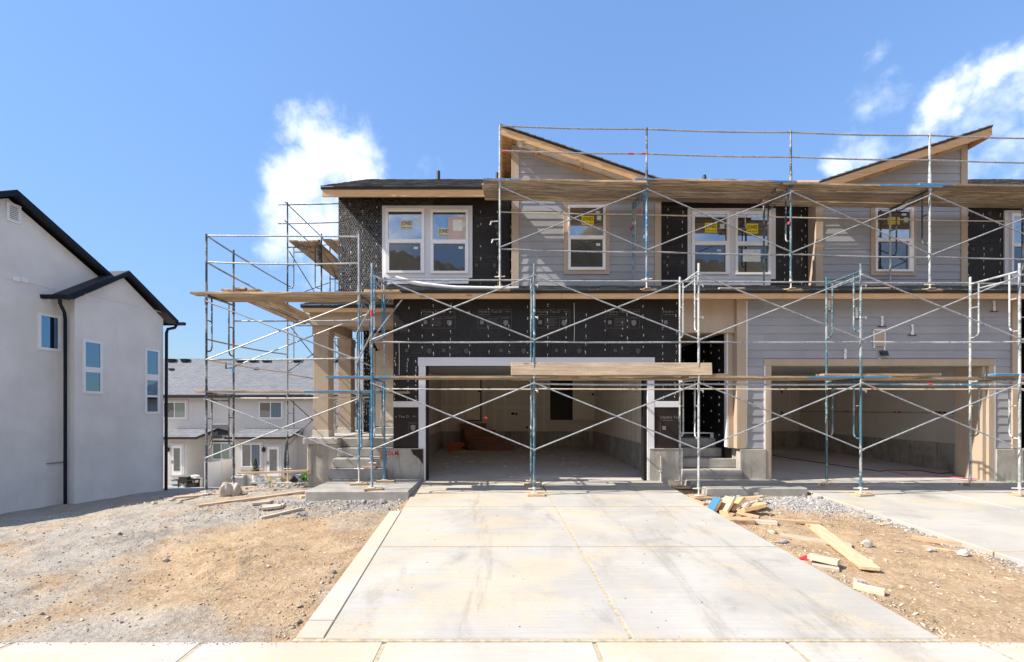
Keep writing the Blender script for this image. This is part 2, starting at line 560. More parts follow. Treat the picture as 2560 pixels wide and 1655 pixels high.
def c_concrete(kind):
    def f(nt):
        v = pos(nt)
        if kind == 'drive':
            a, b = (.38, .358, .322), (.475, .45, .41)
        elif kind == 'walk':
            a, b = (.45, .405, .35), (.53, .485, .43)
        elif kind == 'floor':
            a, b = (.43, .40, .395), (.53, .495, .485)
        else:
            a, b = (.40, .375, .335), (.50, .47, .43)
        broom = nz(nt, stretch(nt, v, (.35, 30, 1)), 3.0, 6.0, .7)
        big = nz(nt, v, .8, 6.0, .62, .6)
        c = mix(nt, mrange(nt, big, .32, .68), a, b)
        c = mix(nt, math_n(nt, 'MULTIPLY', mrange(nt, broom, .38, .68), .42), c, tuple(q * .78 for q in a))
        if kind in ('drive', 'walk', 'floor'):
            st = nz(nt, stretch(nt, v, (1.0, .5, 1)), 1.5, 8.0, .72, .35)
            c = mix(nt, math_n(nt, 'MULTIPLY', mrange(nt, st, .52, .72), .6), c, (.22, .205, .18))
            ye = math_n(nt, 'ADD', nz(nt, stretch(nt, v, (.7, 1.3, 1)), 1.2, 6.0, .65, .4), mrange(nt, N(nt, 'ShaderNodeSeparateXYZ', {0: v}).outputs[0], 1.2, -.6, -.03, .05))
            grain = nz(nt, v, 60.0, 3.0, .6)
            m = math_n(nt, 'MULTIPLY', mrange(nt, ye, .44, .62), mrange(nt, grain, .40, .60))
            c = mix(nt, math_n(nt, 'MULTIPLY', m, .75), c, (.56, .43, .25))
            if kind == 'drive':
                sx = N(nt, 'ShaderNodeSeparateXYZ', {0: v})
                bend = math_n(nt, 'ADD', sx.outputs[0], math_n(nt, 'MULTIPLY', math_n(nt, 'SINE', math_n(nt, 'MULTIPLY', sx.outputs[1], .9)), .16))
                rub = mrange(nt, nz(nt, stretch(nt, v, (6, .8, 1)), 2.0, 6.0, .7), .42, .66)
                for x0_ in (-.35, 1.75, 2.75):
                    t_ = mrange(nt, math_n(nt, 'ABSOLUTE', math_n(nt, 'SUBTRACT', bend, x0_)), .13, .05)
                    c = mix(nt, math_n(nt, 'MULTIPLY', math_n(nt, 'MULTIPLY', t_, rub), .38), c, (.20, .18, .155))
            sp = nz(nt, v, 38.0, 2.0, .5)
            c = mix(nt, math_n(nt, 'MULTIPLY', mrange(nt, sp, .735, .76), .75), c, (.12, .10, .085))
        if kind == 'floor':
            w = nz(nt, v, 7.0, 4.0, .6)
            c = mix(nt, math_n(nt, 'MULTIPLY', mrange(nt, w, .68, .73), .8), c, (.75, .74, .75))
        return c, broom
    return f


pbr('driveway_concrete', c_concrete('drive'), .8, .25, dist=.004)
pbr('walk_concrete', c_concrete('walk'), .8, .2, dist=.004)
pbr('floor_concrete', c_concrete('floor'), .75, .1, dist=.004)
pbr('joint_sand', mottled((.33, .27, .18), (.54, .46, .33), 22, 6), .95, .6)
pbr('joint_dark', mottled((.22, .19, .15), (.36, .31, .25), 18, 5), .95)


def c_stem(nt):
    v = pos(nt)
    n = nz(nt, v, 2.2, 7.0, .65)
    st = nz(nt, stretch(nt, v, (5, 5, .5)), 2.2, 6.0, .65)
    c = mix(nt, mrange(nt, n, .3, .7), (.30, .275, .235), (.47, .44, .385))
    c = mix(nt, math_n(nt, 'MULTIPLY', mrange(nt, st, .48, .68), .6), c, (.16, .135, .105))
    vo = N(nt, 'ShaderNodeTexVoronoi', {'Vector': v, 'Scale': 16.0}).outputs['Distance']
    hole = math_n(nt, 'MULTIPLY', mrange(nt, vo, .17, .08), mrange(nt, nz(nt, v, 5.0, 3.0), .5, .6))
    c = mix(nt, math_n(nt, 'MULTIPLY', hole, .8), c, (.07, .065, .06))
    h = math_n(nt, 'SUBTRACT', n, hole)
    return c, h


pbr('stem_concrete', c_stem, .85, .5, dist=.01)
pbr('porch_concrete', mottled((.27, .255, .23), (.39, .37, .335), 3, 7, bscale=30), .8, .3, dist=.005)


def c_dirt(nt):
    v = pos(nt)
    sep = N(nt, 'ShaderNodeSeparateXYZ', {0: v})
    a = nz(nt, stretch(nt, v, (.8, .8, .3)), .75, 7.0, .62, .5)
    b = nz(nt, v, 2.6, 7.0, .65, .3)
    g = nz(nt, v, 26.0, 5.0, .7)
    g2 = nz(nt, v, 75.0, 4.0, .7)
    brown = mix(nt, mrange(nt, b, .3, .7), (.30, .19, .098), (.45, .315, .18))
    grey = mix(nt, mrange(nt, b, .3, .7), (.235, .21, .178), (.375, .342, .297))
    # tan soil on the right of the driveway, greyer road base on the left
    side = mrange(nt, sep.outputs[0], -4.5, 2.8, .56, .20)
    pd = N(nt, 'ShaderNodeVectorMath', {0: v, 1: (-3.3, 5.7, -.2)}, operation='DISTANCE').outputs['Value']
    side = math_n(nt, 'SUBTRACT', side, mrange(nt, pd, 2.3, .5, 0, .2))      # a heap of browner fill was spread here
    k = mrange(nt, math_n(nt, 'SUBTRACT', a, side), -.09, .09)
    c = mix(nt, k, grey, brown)
    c = mix(nt, math_n(nt, 'MULTIPLY', mrange(nt, g, .40, .72), .6), c, (.60, .51, .41))
    c = mix(nt, math_n(nt, 'MULTIPLY', mrange(nt, g2, .52, .70), .6), c, (.13, .09, .058))
    h = math_n(nt, 'ADD', math_n(nt, 'MULTIPLY', g, .7), math_n(nt, 'ADD', math_n(nt, 'MULTIPLY', g2, .25), math_n(nt, 'MULTIPLY', b, 1.0)))
    return c, h


pbr('dirt', c_dirt, .95, .85, spec=.15, dist=.035)
pbr('pebble', lambda nt: (lambda r: mix(nt, r, (.17, .16, .15), (.46, .445, .43)))(isl(nt)), .85)
pbr('pebble_tan', lambda nt: (lambda r: mix(nt, r, (.20, .145, .095), (.56, .46, .35)))(isl(nt)), .9)
pbr('pebble_red', lambda nt: (lambda r: mix(nt, r, (.16, .075, .055), (.34, .21, .17)))(isl(nt)), .9)
pbr('rock', mottled((.36, .30, .23), (.52, .45, .36), 5, 7, bscale=12), .9, .6, dist=.02)
pbr('rock_ochre', mottled((.42, .30, .15), (.50, .44, .37), 5, 7, .4, .6, bscale=12), .9, .6, dist=.02)
pbr('rock_pale', mottled((.34, .315, .285), (.48, .45, .42), 9, 6, bscale=20), .9, .5, dist=.01)
pbr('rock_grey', mottled((.20, .20, .205), (.32, .32, .33), 9, 6, bscale=20), .9, .5, dist=.01)


def glass_mat(name, tint, refl=.30, rough=.015, col=(.95, .97, 1.0)):
    m = bpy.data.materials.new(name)
    m.use_nodes = True
    nt = m.node_tree
    nt.nodes.clear()
    out = nt.nodes.new('ShaderNodeOutputMaterial')
    d = N(nt, 'ShaderNodeBsdfDiffuse', {'Color': (*tint, 1)})
    v = pos(nt)
    bn = N(nt, 'ShaderNodeBump', {'Strength': .10, 'Distance': .02, 'Height': nz(nt, v, 1.6, 2.0)})
    g = N(nt, 'ShaderNodeBsdfGlossy', {'Color': (*col, 1), 'Roughness': rough, 'Normal': bn.outputs[0]})
    fr = N(nt, 'ShaderNodeFresnel', {'IOR': 1.5})
    fac = math_n(nt, 'ADD', math_n(nt, 'MULTIPLY', fr.outputs[0], 1.0), refl, clamp=True)
    mx = N(nt, 'ShaderNodeMixShader', {0: fac, 1: d.outputs[0], 2: g.outputs[0]})
    nt.links.new(mx.outputs[0], out.inputs[0])
    M[name] = m


glass_mat('glass', (.018, .018, .018), .34)
glass_mat('glass_lower', (.035, .031, .027), .10)
glass_mat('glass_far', (.03, .036, .04), .16)
glass_mat('glass_green', (.16, .24, .20), .12)
glass_mat('glass_side', (.012, .018, .028), .30, col=(.42, .66, .95))


def c_galv(paint, lo, hi, paint2=None):
    def f(nt):
        v = pos(nt)
        r = orand(nt)
        v2 = N(nt, 'ShaderNodeVectorMath', {0: v, 1: N(nt, 'ShaderNodeCombineXYZ', {0: math_n(nt, 'MULTIPLY', r, 31.0), 2: math_n(nt, 'MULTIPLY', r, 13.0)}).outputs[0]}, operation='ADD').outputs[0]
        n = nz(nt, v2, 2.3, 4.0, .6)
        m = nz(nt, v2, 24.0, 5.0, .7)
        base = mix(nt, mrange(nt, m, .35, .7), (.24, .255, .265), (.47, .49, .50))
        k = mrange(nt, math_n(nt, 'ADD', n, math_n(nt, 'MULTIPLY', math_n(nt, 'SUBTRACT', m, .5), .6)), lo, hi)
        c = mix(nt, k, base, paint)
        if paint2:
            k2 = mrange(nt, nz(nt, v2, 9.0, 6.0, .7), .59, .63)
            c = mix(nt, k2, c, paint2)
        c = mix(nt, mrange(nt, nz(nt, v2, 46.0, 3.0), .68, .71), c, (.62, .61, .58))
        return c, m
    return f


pbr('galv', c_galv((.44, .45, .455), .5, .6), .48, .15, metallic=.35, dist=.002)
pbr('galv_blue', c_galv((.035, .20, .36), .44, .52, (.55, .60, .62)), .5, .15, metallic=.12, dist=.002)
pbr('galv_teal', c_galv((.055, .14, .18), .42, .50, (.62, .65, .65)), .5, .15, metallic=.12, dist=.002)
pbr('galv_white', c_galv((.50, .52, .51), .44, .54, (.10, .16, .16)), .55, .15, metallic=.08, dist=.002)
pbr('galv_dark', c_galv((.045, .06, .07), .40, .52, (.40, .42, .42)), .5, .15, metallic=.12, dist=.002)
pbr('cream_metal', mottled((.58, .50, .40), (.72, .66, .57), 8, 5), .6)
pbr('red_tape', (.62, .025, .03), .5)
pbr('drywall', mottled((.69, .61, .505), (.74, .66, .555), 1.5, 5), .9)
pbr('drywall_mud', mottled((.77, .695, .59), (.80, .735, .64), 5, 5), .9)
pbr('panel_wall', mottled((.68, .63, .555), (.72, .67, .60), 2, 5), .85)
pbr('door_paint', mottled((.80, .72, .55), (.84, .76, .60), 2, 4), .6)
pbr('door_cream', mottled((.62, .56, .46), (.68, .62, .52), 2, 4), .55)
pbr('room_shade', (.05, .042, .034), .9)
pbr('red_wood', wood((.22, .075, .04), (.32, .12, .065), (1.2, 14, 14), pos, 0, False), .6)
pbr('tread_edge', (.36, .25, .17), .7)
pbr('orange_plastic', mottled((.34, .06, .025), (.48, .11, .04), 6, 4), .6)
pbr('paint_blue', (.045, .19, .33), .7)
pbr('column_base', mottled((.56, .48, .40), (.66, .60, .53), 5, 5), .7)
pbr('shingle_dark', mottled((.018, .02, .026), (.04, .043, .05), 9, 6, s=(1, 1, 4)), .8, .4)
pbr('ink', (.012, .012, .012), .6)
pbr('yellow', (.80, .66, .02), .5)
pbr('yellow_pale', (.58, .56, .40), .5)  # sticker yellow with pane reflections mixed in; also a plain pale tag band
pbr('paper', mottled((.70, .72, .70), (.78, .79, .77), 12, 3), .7)
pbr('paper_green', (.55, .68, .62), .6)
pbr('cardboard', mottled((.56, .42, .36), (.62, .47, .41), 4, 4), .7)
pbr('red_paint', (.55, .03, .03), .7)
pbr('pink_cord', (.72, .08, .16), .5)
pbr('dark_cord', (.11, .02, .02), .5)
pbr('green_cord', (.16, .34, .06), .5)
pbr('pipe_black', (.02, .02, .02), .5)
pbr('roll_white', mottled((.72, .73, .75), (.82, .82, .83), 6, 4), .4)
pbr('fence_vinyl', mottled((.82, .82, .82), (.87, .87, .86), 2, 4), .4)
pbr('ac_grey', mottled((.30, .31, .31), (.38, .385, .38), 5, 4), .55)
pbr('deck_grey', mottled((.30, .34, .34), (.40, .44, .43), 6, 5), .7)
pbr('grill_dark', (.03, .025, .025), .4)
pbr('steel', (.45, .46, .46), .35, metallic=.8)
pbr('navy_cloth', mottled((.012, .016, .035), (.025, .03, .055), 6, 4), .85)
pbr('canvas_grey', mottled((.22, .24, .28), (.32, .34, .38), 6, 4), .8)
pbr('leaf_dark', lambda nt: mix(nt, isl(nt), (.035, .06, .018), (.10, .12, .035)), .7)
pbr('leaf_bright', lambda nt: mix(nt, isl(nt), (.06, .20, .015), (.14, .36, .03)), .6)
pbr('dry_grass', lambda nt: mix(nt, isl(nt), (.40, .30, .14), (.62, .50, .28)), .8)
pbr('pot_white', mottled((.70, .69, .66), (.78, .77, .74), 5, 4), .4)
pbr('terracotta', (.36, .15, .08), .8)
pbr('soil', (.05, .03, .02), .95)
pbr('lamp_black', (.015, .015, .015), .4)
pbr('asphalt', mottled((.045, .045, .047), (.065, .064, .063), 20, 5), .9)
pbr('hill', mottled((.13, .105, .07), (.21, .17, .115), .02, 8, bscale=.05), .95)
pbr('white_wrap', mottled((.66, .62, .58), (.78, .74, .70), 6, 6, bscale=7), .6, .9, dist=.05)
pbr('curtain', lambda nt: mix(nt, N(nt, 'ShaderNodeTexWave', {'Vector': pos(nt), 'Scale': 3.0, 'Distortion': 1.0}, bands_direction='X').outputs['Fac'], (.10, .14, .16), (.22, .28, .31)), .8)
pbr('cap_concrete', mottled((.40, .38, .35), (.48, .455, .42), 4, 6, bscale=30), .8, .3, dist=.004)

# ------------------------------------------------------------------ ground shape (a smooth sheet through surveyed heights)
CTRL = [
    (-60, 3.6, -.6), (-30, 3.6, -.42), (-15, 3.6, -.32), (-8, 3.6, -.29), (-4, 3.6, -.28), (-1.8, 3.6, -.29), (1, 3.6, -.31), (4, 3.6, -.29), (6, 3.6, -.29), (12, 3.6, -.29), (30, 3.6, -.3), (60, 3.6, -.3),
    (-20, 0, -.36), (0, 0, -.34), (20, 0, -.34), (-20, -8, -.5), (0, -8, -.5), (20, -8, -.5),
    (-1.9, 5.5, -.215), (-2, 7.5, -.15), (-2.6, 8.2, -.125), (-3.6, 8.2, -.135), (-4.6, 8.6, -.13), (-4.4, 10, -.09), (-5.9, 9.1, -.17), (-5.9, 10, -.18), (-5.4, 11.2, -.33), (-5.8, 12.3, -.54), (-6.5, 12, -.55), (-4.9, 12.5, -.53), (-5.2, 15.6, -1.2),
    (-6.6, 9.0, -.27), (-7.3, 8.7, -.38), (-5, 6, -.28), (-9, 6, -.42), (-14, 6, -.6), (-8.5, 10.5, -.62), (-10, 8, -.62), (-11.0, 9.5, -.85),
    (-12.9, 11.7, -1.18), (-12.6, 14.2, -1.30), (-12.28, 16.5, -1.42), (-9.5, 14, -1.15), (-9, 17, -1.5), (-20, 10, -1.3), (-20, 18, -1.8),
    (-6, 20, -2.05), (-12, 22, -2.3), (-8, 25, -2.85), (-14, 28.0, -3.60), (-19, 28.5, -3.68), (-26, 28.5, -3.70), (-10, 28.5, -3.62), (-14, 31, -3.68), (-30, 31, -3.75), (0, 31, -3.6), (10, 25, -2.6), (10, 34, -3.6), (-20, 40, -3.9), (0, 45, -4), (-60, 30, -4), (-60, 60, -4.5), (60, 60, -4), (60, 20, -1.0),
    (3.6, 7.5, -.15), (4.6, 8.6, -.12), (5.8, 8.6, -.10), (5.0, 7.5, -.16), (5.9, 7, -.19), (5.9, 5.5, -.24), (3.7, 5.5, -.22), (4.8, 5.0, -.25), (8, 12, -.2), (0, 12, -.2), (0, 18, -.6), (12, 18, -.6), (20, 10, -.1),
]


def tps_fit(ctrl):
    P = np.array([(c[0], c[1]) for c in ctrl], float)
    zc = np.array([c[2] for c in ctrl])
    d = np.sqrt(((P[:, None] - P[None]) ** 2).sum(-1))
    K = np.where(d > 0, d * d * np.log(d + 1e-12), 0)
    n = len(P)
    A = np.zeros((n + 3, n + 3))
    A[:n, :n] = K + np.eye(n) * .05
    A[:n, n] = 1
    A[:n, n + 1:] = P
    A[n, :n] = 1
    A[n + 1:, :n] = P.T
    return P, np.linalg.solve(A, np.concatenate([zc, np.zeros(3)]))


TP, TW = tps_fit(CTRL)


def tz_np(x, y, bumps=True):
    x = np.asarray(x, float)
    y = np.asarray(y, float)
    sh = x.shape
    q = np.stack([x.ravel(), y.ravel()], 1)
    out = np.zeros(len(q))
    for i in range(0, len(q), 20000):
        d = np.sqrt(((q[i:i + 20000, None] - TP[None]) ** 2).sum(-1))
        K = np.where(d > 0, d * d * np.log(d + 1e-12), 0)
        n = len(TP)
        out[i:i + 20000] = K @ TW[:n] + TW[n] + q[i:i + 20000] @ TW[n + 1:]
    far = np.clip((np.abs(q[:, 0]) - 40) / 40, 0, 1)
    out = out * (1 - far) + np.clip(out, -4.5, -.3) * far
    if bumps:
        xx, yy = q[:, 0], q[:, 1]
        amp = np.clip((yy - 3.7) / .8, 0, 1) * .013
        b = np.sin(xx * 2.3 + 1.7 * np.sin(yy * 1.9)) * np.sin(yy * 2.9 + 1.3 * np.sin(xx * 1.4)) + .6 * np.sin(xx * 5.9 + yy * 3.1 + 2 * np.sin(yy * 2.2)) + .4 * np.sin(xx * 9.7 - yy * 8.3 + np.sin(xx * 4))
        out = out + amp * b
        for (ax, ay), (bx, by), dep in (((-12, 4.6), (-3.2, 6.9), .035), ((-12, 5.9), (-3.4, 8.3), .03), ((-8, 4.0), (-2.2, 4.9), .02)):
            dx, dy = bx - ax, by - ay
            L_ = math.hypot(dx, dy)
            tt = np.clip(((xx - ax) * dx + (yy - ay) * dy) / L_ ** 2, 0, 1)
            dd = ((xx - ax) * dy - (yy - ay) * dx) / L_ + .12 * np.sin(xx * 1.3)
            fade = np.clip(tt * 6, 0, 1) * np.clip((1 - tt) * 6, 0, 1)
            out = out + dep * fade * (-np.exp(-(dd / .13) ** 2) + .7 * np.exp(-((np.abs(dd) - .24) / .1) ** 2)) * (1 + .35 * np.sin(xx * 17 + yy * 11))
        for mx, my, mr, mh in ((-3.4, 5.75, .55, .06), (-3.0, 5.2, .35, .045), (-2.9, 4.15, .25, .035), (-5.2, 6.6, .7, .05), (-4.6, 4.6, .5, .03), (-7.0, 6.0, .9, .05), (5.1, 6.2, .5, .03), (4.4, 7.2, .4, .03)):
            out = out + mh * np.exp(-((xx - mx) ** 2 + (yy - my) ** 2) / (mr * mr)) * (1 + .5 * np.sin(xx * 21 + 3 * np.sin(yy * 17)) * np.sin(yy * 23))
    return out.reshape(sh)


def drive_z(y):
    return -.04 * (9.93 - y)


# slab footprints: (x0, x1, y0, y1, top or None for the driveway's slope)
def slab_cap(x, y):
    """how high the earth may stand there"""
    cap = np.full(np.shape(x), 1e9)

    def put(x0, x1, y0, y1, z):
        nonlocal cap
        m = (x > x0) & (x < x1) & (y > y0) & (y < y1)
        cap = np.where(m, np.minimum(cap, z), cap)
    dz = -.04 * (9.93 - y)
    xe = np.where(y < 7.45, -1.635, -1.40) - .058 * (y - 3.66)
    put(xe, 3.47 - .012 * (y - 3.66), 3.5, 9.95, dz - .07)
    put(6.13 - .02 * (y - 3.66), 11.6, 3.5, 9.95, dz - .07)
    put(-3.60, -1.77, 8.46, 9.95, -.16)
    put(3.98, 5.95, 8.82, 9.95, -.16)
    put(-4.5, 30, 9.75, 20.2, -.28)
    put(-200, 200, -30, 3.62, -.45)
    return cap


def tz(x, y):
    a = np.array([x], float)
    b = np.array([y], float)
    return float(np.minimum(tz_np(a, b), slab_cap(a, b))[0])


def ground_at(px, py):
    """where a line of sight meets the earth"""
    ys = np.linspace(3.6, 40, 3000)
    xs = (px - CX) * ys / F
    zs = CZ + (HY - py) * ys / F
    g = tz_np(xs, ys)
    k = np.nonzero(g >= zs)[0]
    i = k[0] if len(k) else len(ys) - 1
    return Vector((xs[i], ys[i], g[i]))


gx = np.concatenate([np.linspace(-160, -40, 14)[:-1], np.linspace(-40, -16, 30)[:-1], np.linspace(-16, -9, 60)[:-1], np.linspace(-9, -1.5, 150)[:-1], np.linspace(-1.5, 3.3, 14)[:-1], np.linspace(3.3, 6.2, 60)[:-1], np.linspace(6.2, 12, 14)[:-1], np.linspace(12, 160, 24)])
gy = np.concatenate([np.linspace(-160, 0, 12)[:-1], np.linspace(0, 3.5, 6)[:-1], np.linspace(3.5, 12.5, 190)[:-1], np.linspace(12.5, 20, 70)[:-1], np.linspace(20, 34, 60)[:-1], np.linspace(34, 400, 24)])
GX, GY = np.meshgrid(gx, gy)
GZ = np.minimum(tz_np(GX, GY), slab_cap(GX, GY))
GZ = GZ + np.where((GY > 3.8) & (GY < 13) & (np.abs(GX) < 14) & (slab_cap(GX, GY) > 1e8), np.random.default_rng(3).normal(0, .0045, GX.shape), 0)
GZ = np.where(GY > 46, np.minimum(GZ, -3.9), GZ)
nxg, nyg = len(gx), len(gy)
idx = np.arange(nxg * nyg).reshape(nyg, nxg)
quads = np.stack([idx[:-1, :-1], idx[:-1, 1:], idx[1:, 1:], idx[1:, :-1]], -1).reshape(-1, 4)
g_o = np_mesh('ground', np.stack([GX.ravel(), GY.ravel(), GZ.ravel()], 1), quads, M['dirt'], kind='structure')
g_o.data.polygons.foreach_set('use_smooth', [True] * len(g_o.data.polygons))
# ------------------------------------------------------------------ paving
def slab(parent, pts, zf, mat, name='slab', th=.10, bevel=.008):
    """a cast slab over a four-sided outline, its top following zf"""
    mb = MB()
    top = [Vector((x, y, zf(x, y))) for x, y in pts]
    mb.prism(top, (0, 0, -th))
    return mb.build(name, M[mat], parent, bevel=bevel)


def lerp2(a, b, t):
    return (a[0] + (b[0] - a[0]) * t, a[1] + (b[1] - a[1]) * t)


def paving(name, loc, label):
    o = bpy.data.objects.new(name, None)
    COL.objects.link(o)
    o.location = loc
    OFF[o.name] = Vector(loc)
    return tag(o, label, kind='structure')


drive = paving('driveway', (1, 6.8, -.1), 'pale broom-finished concrete driveway running up to the open left garage')
zdr = lambda x, y: drive_z(y)
xl = lambda y: -1.425 - .058 * (y - 3.66)
xm = lambda y: 1.04 - .033 * (y - 3.66)
xr = lambda y: 3.52 - .012 * (y - 3.66)
rows = [3.665, 5.77, 7.74, 9.90]
for i in range(3):
    y0, y1 = rows[i] + (.009 if i else -.012), rows[i + 1] - .009
    slab(drive, [(xl(y0), y0), (xm(y0) - .011, y0), (xm(y1) - .011, y1), (xl(y1), y1)], zdr, 'driveway_concrete')
    slab(drive, [(xm(y0) + .011, y0), (xr(y0), y0), (xr(y1), y1), (xm(y1) + .011, y1)], zdr, 'driveway_concrete')
mb = MB()
mb.prism([(xm(3.665) - .02, 3.665, drive_z(3.665) - .002), (xm(3.665) + .02, 3.665, drive_z(3.665) - .002), (xm(8.9) + .02, 8.9, drive_z(8.9) - .002), (xm(8.9) - .02, 8.9, drive_z(8.9) - .002)], (0, 0, -.05))
mb.prism([(xl(3.65) - .25, 3.618, -.262), (xr(3.65) + .03, 3.618, -.262), (xr(3.65) + .03, 3.665, -.262), (xl(3.65) - .25, 3.665, -.262)], (0, 0, -.05))
mb.build('sand_joint', M['joint_sand'], drive)
for y in rows[1:3]:
    MB().prism([(xl(y), y - .015, drive_z(y) - .0015), (xr(y), y - .015, drive_z(y) - .0015), (xr(y), y + .015, drive_z(y) - .0015), (xl(y), y + .015, drive_z(y) - .0015)], (0, 0, -.04)).build('cut_joint', M['joint_dark'], drive)

edge = paving('concrete_strip', (-1.7, 5.5, -.2), 'narrow white concrete strip along the left edge of the driveway')
for y0, y1 in ((3.665, 3.93), (3.945, 7.5)):
    slab(edge, [(xl(y0) - .235, y0), (xl(y0) - .006, y0), (xl(y1) - .006, y1), (xl(y1) - (.235 if y1 < 5 else .19), y1 - (.0 if y1 < 5 else .06))], lambda x, y: drive_z(y) + .002, 'walk_concrete')

drive2 = paving('driveway', (8.5, 6.8, -.1), 'pale concrete driveway in front of the right garage')
rows2 = [3.665, 5.6, 7.55, 9.90]
for i in range(3):
    y0, y1 = rows2[i] + (.009 if i else -.012), rows2[i + 1] - .009
    x0 = lambda y: 6.08 - .02 * (y - 3.66)
    slab(drive2, [(x0(y0), y0), (8.53, y0), (8.53, y1), (x0(y1), y1)], zdr, 'driveway_concrete', th=.16)
    slab(drive2, [(8.55, y0), (11.4, y0), (11.4, y1), (8.55, y1)], zdr, 'driveway_concrete', th=.16)

side = paving('sidewalk', (0, 2.7, -.3), 'sunlit pale concrete sidewalk across the foot of the driveway')
xs = [-10.0, -8.45, -6.9, -5.4, -3.88, -2.375, -.93, .737, 2.27, 3.80, 5.32, 6.85, 8.4, 10.0]
for i in range(len(xs) - 1):
    sk = .0
    slab(side, [(xs[i] + .011, 1.75), (xs[i + 1] - .011, 1.75), (xs[i + 1] - .011, 3.628), (xs[i] + .011, 3.628)], lambda x, y: -.268 + .012 * (y - 3.6), 'walk_concrete', th=.1, bevel=.012)
mb = MB()
mb.prism([(-10, 1.75, -.294), (10, 1.75, -.294), (10, 3.60, -.272), (-10, 3.60, -.272)], (0, 0, -.05))
mb.build('sand_joint', M['joint_sand'], side)
slab(None, [(-160, -6.5), (160, -6.5), (160, 1.35), (-160, 1.35)], lambda x, y: -.42 + .0 * y, 'asphalt', 'road', th=.02, bevel=0)['kind'] = 'structure'
slab(None, [(-160, 1.37), (160, 1.37), (160, 1.73), (-160, 1.73)], lambda x, y: -.285, 'walk_concrete', 'kerb', th=.16, bevel=0)['kind'] = 'structure'

# ------------------------------------------------------------------ the townhouses under construction
FY, UY, GYW = 9.93, 11.02, 10.75      # lower facade, upper dark wall, upper grey wall
house = thing('townhouse', (3.0, 12.0, 0.0), 'two-storey townhouse row under construction in black wrap and grey siding behind scaffolds', 'townhouse')


def cut(x0, x1, z0, z1, holes):
    """rectangles that are left of a wall after its openings are cut"""
    xs_ = sorted({x0, x1, *[h[0] for h in holes if x0 < h[0] < x1], *[h[1] for h in holes if x0 < h[1] < x1]})
    out = []
    for a, b in zip(xs_, xs_[1:]):
        m = (a + b) / 2
        hs = sorted([(h[2], h[3]) for h in holes if h[0] < m < h[1]])
        z = z0
        for h0, h1 in hs:
            if h0 > z:
                out.append((a, b, z, min(h0, z1)))
            z = max(z, h1)
        if z < z1:
            out.append((a, b, z, z1))
    return out


def wall(name, x0, x1, z0, z1, Y, mat, holes=(), th=.15, parent=None):
    mb = MB()
    for a, b, c, d in cut(x0, x1, z0, z1, holes):
        mb.box(a, b, Y, Y + th, c, d)
    return mb.build(name, M[mat], parent or house)


def lath(parent, x0, x1, z0, z1, Y, holes=(), cell=.046, wire=.0015, mat='lath_shaded'):
    """hexagonal stucco netting stapled over the wrap, each wire a small ridge"""
    h = cell * .87
    rows_ = int((z1 - z0) / h)
    cols = int((x1 - x0) / (cell * .5))
    A, B = [], []
    k = np.arange(cols + 1)
    for r in range(rows_ + 1):
        z = z0 + r * h
        x = x0 + k * cell * .5
        up = ((k + r) % 2) * h * .5
        zz = z + up
        A.append(np.stack([x[:-1], zz[:-1]], 1))
        B.append(np.stack([x[1:], zz[1:]], 1))
        if r < rows_:
            m = ((k + r) % 2) == 1
            A.append(np.stack([x[m], zz[m]], 1))
            B.append(np.stack([x[m], np.full(m.sum(), z + h)], 1))
    A = np.concatenate(A)
    B = np.concatenate(B)
    mid = (A + B) / 2
    keep = (mid[:, 0] > x0 + .01) & (mid[:, 0] < x1 - .01) & (mid[:, 1] < z1 - .01)
    for h0, h1, v0, v1 in holes:
        keep &= ~((mid[:, 0] > h0) & (mid[:, 0] < h1) & (mid[:, 1] > v0) & (mid[:, 1] < v1))
    A, B = A[keep], B[keep]
    rl = np.random.default_rng(5)
    gone = rl.random(len(A)) > (.22 if cell > .05 else 0)
    A, B = A[gone], B[gone]
    A = A + rl.normal(0, cell * .11, A.shape)
    B = B + rl.normal(0, cell * .11, B.shape)
    mid = (A + B) / 2
    keep = np.ones(len(A), bool)
    d = B - A
    L = np.linalg.norm(d, axis=1, keepdims=True)
    nrm = np.stack([-d[:, 1], d[:, 0]], 1) / L * wire * .5
    sag = (np.sin(mid[keep][:, 0] * 3.1) * np.sin(mid[keep][:, 1] * 2.3) + 1) * .004
    yb = Y - .003 - sag
    yt = yb - wire * .30
    n = len(A)
    V = np.zeros((n, 6, 3))
    for j, (P_, s_, yy) in enumerate(((A, 1, yb), (A, 0, yt), (A, -1, yb), (B, 1, yb), (B, 0, yt), (B, -1, yb))):
        V[:, j, 0] = P_[:, 0] + s_ * nrm[:, 0]
        V[:, j, 2] = P_[:, 1] + s_ * nrm[:, 1]
        V[:, j, 1] = yy
    base = np.arange(n)[:, None] * 6
    Q = np.concatenate([base + np.array([[0, 3, 4, 1]]), base + np.array([[1, 4, 5, 2]])])
    return np_mesh('wire_lath', V.reshape(-1, 3), Q, M[mat], parent, 'stuff')


def fasteners(parent, cols, z0, z1, Y, step=.2, seed=1, holes=()):
    rnd = random.Random(seed)
    mb = MB()
    for x in cols:
        z = z0 + rnd.random() * step
        while z < z1:
            if rnd.random() < .86 and not any(h[0] < x < h[1] and h[2] < z < h[3] for h in holes):
                h, t = rnd.uniform(.022, .055), rnd.uniform(-.012, .012)
                xx = x + rnd.uniform(-.012, .012)
                w = rnd.uniform(.0045, .0085)
                mb.prism([(xx - w, Y - .006, z), (xx + w, Y - .006, z), (xx + w * .7 + t, Y - .012, z + h), (xx - w * .7 + t, Y - .012, z + h)], (0, -.005, 0))
                if rnd.random() < .5:
                    mb.box(xx - .005, xx + .005, Y - .014, Y - .004, z - .028, z - .018)
            z += step * rnd.uniform(.6, 1.35)
    return mb.build('fastener', M['fastener'], parent, kind='stuff')


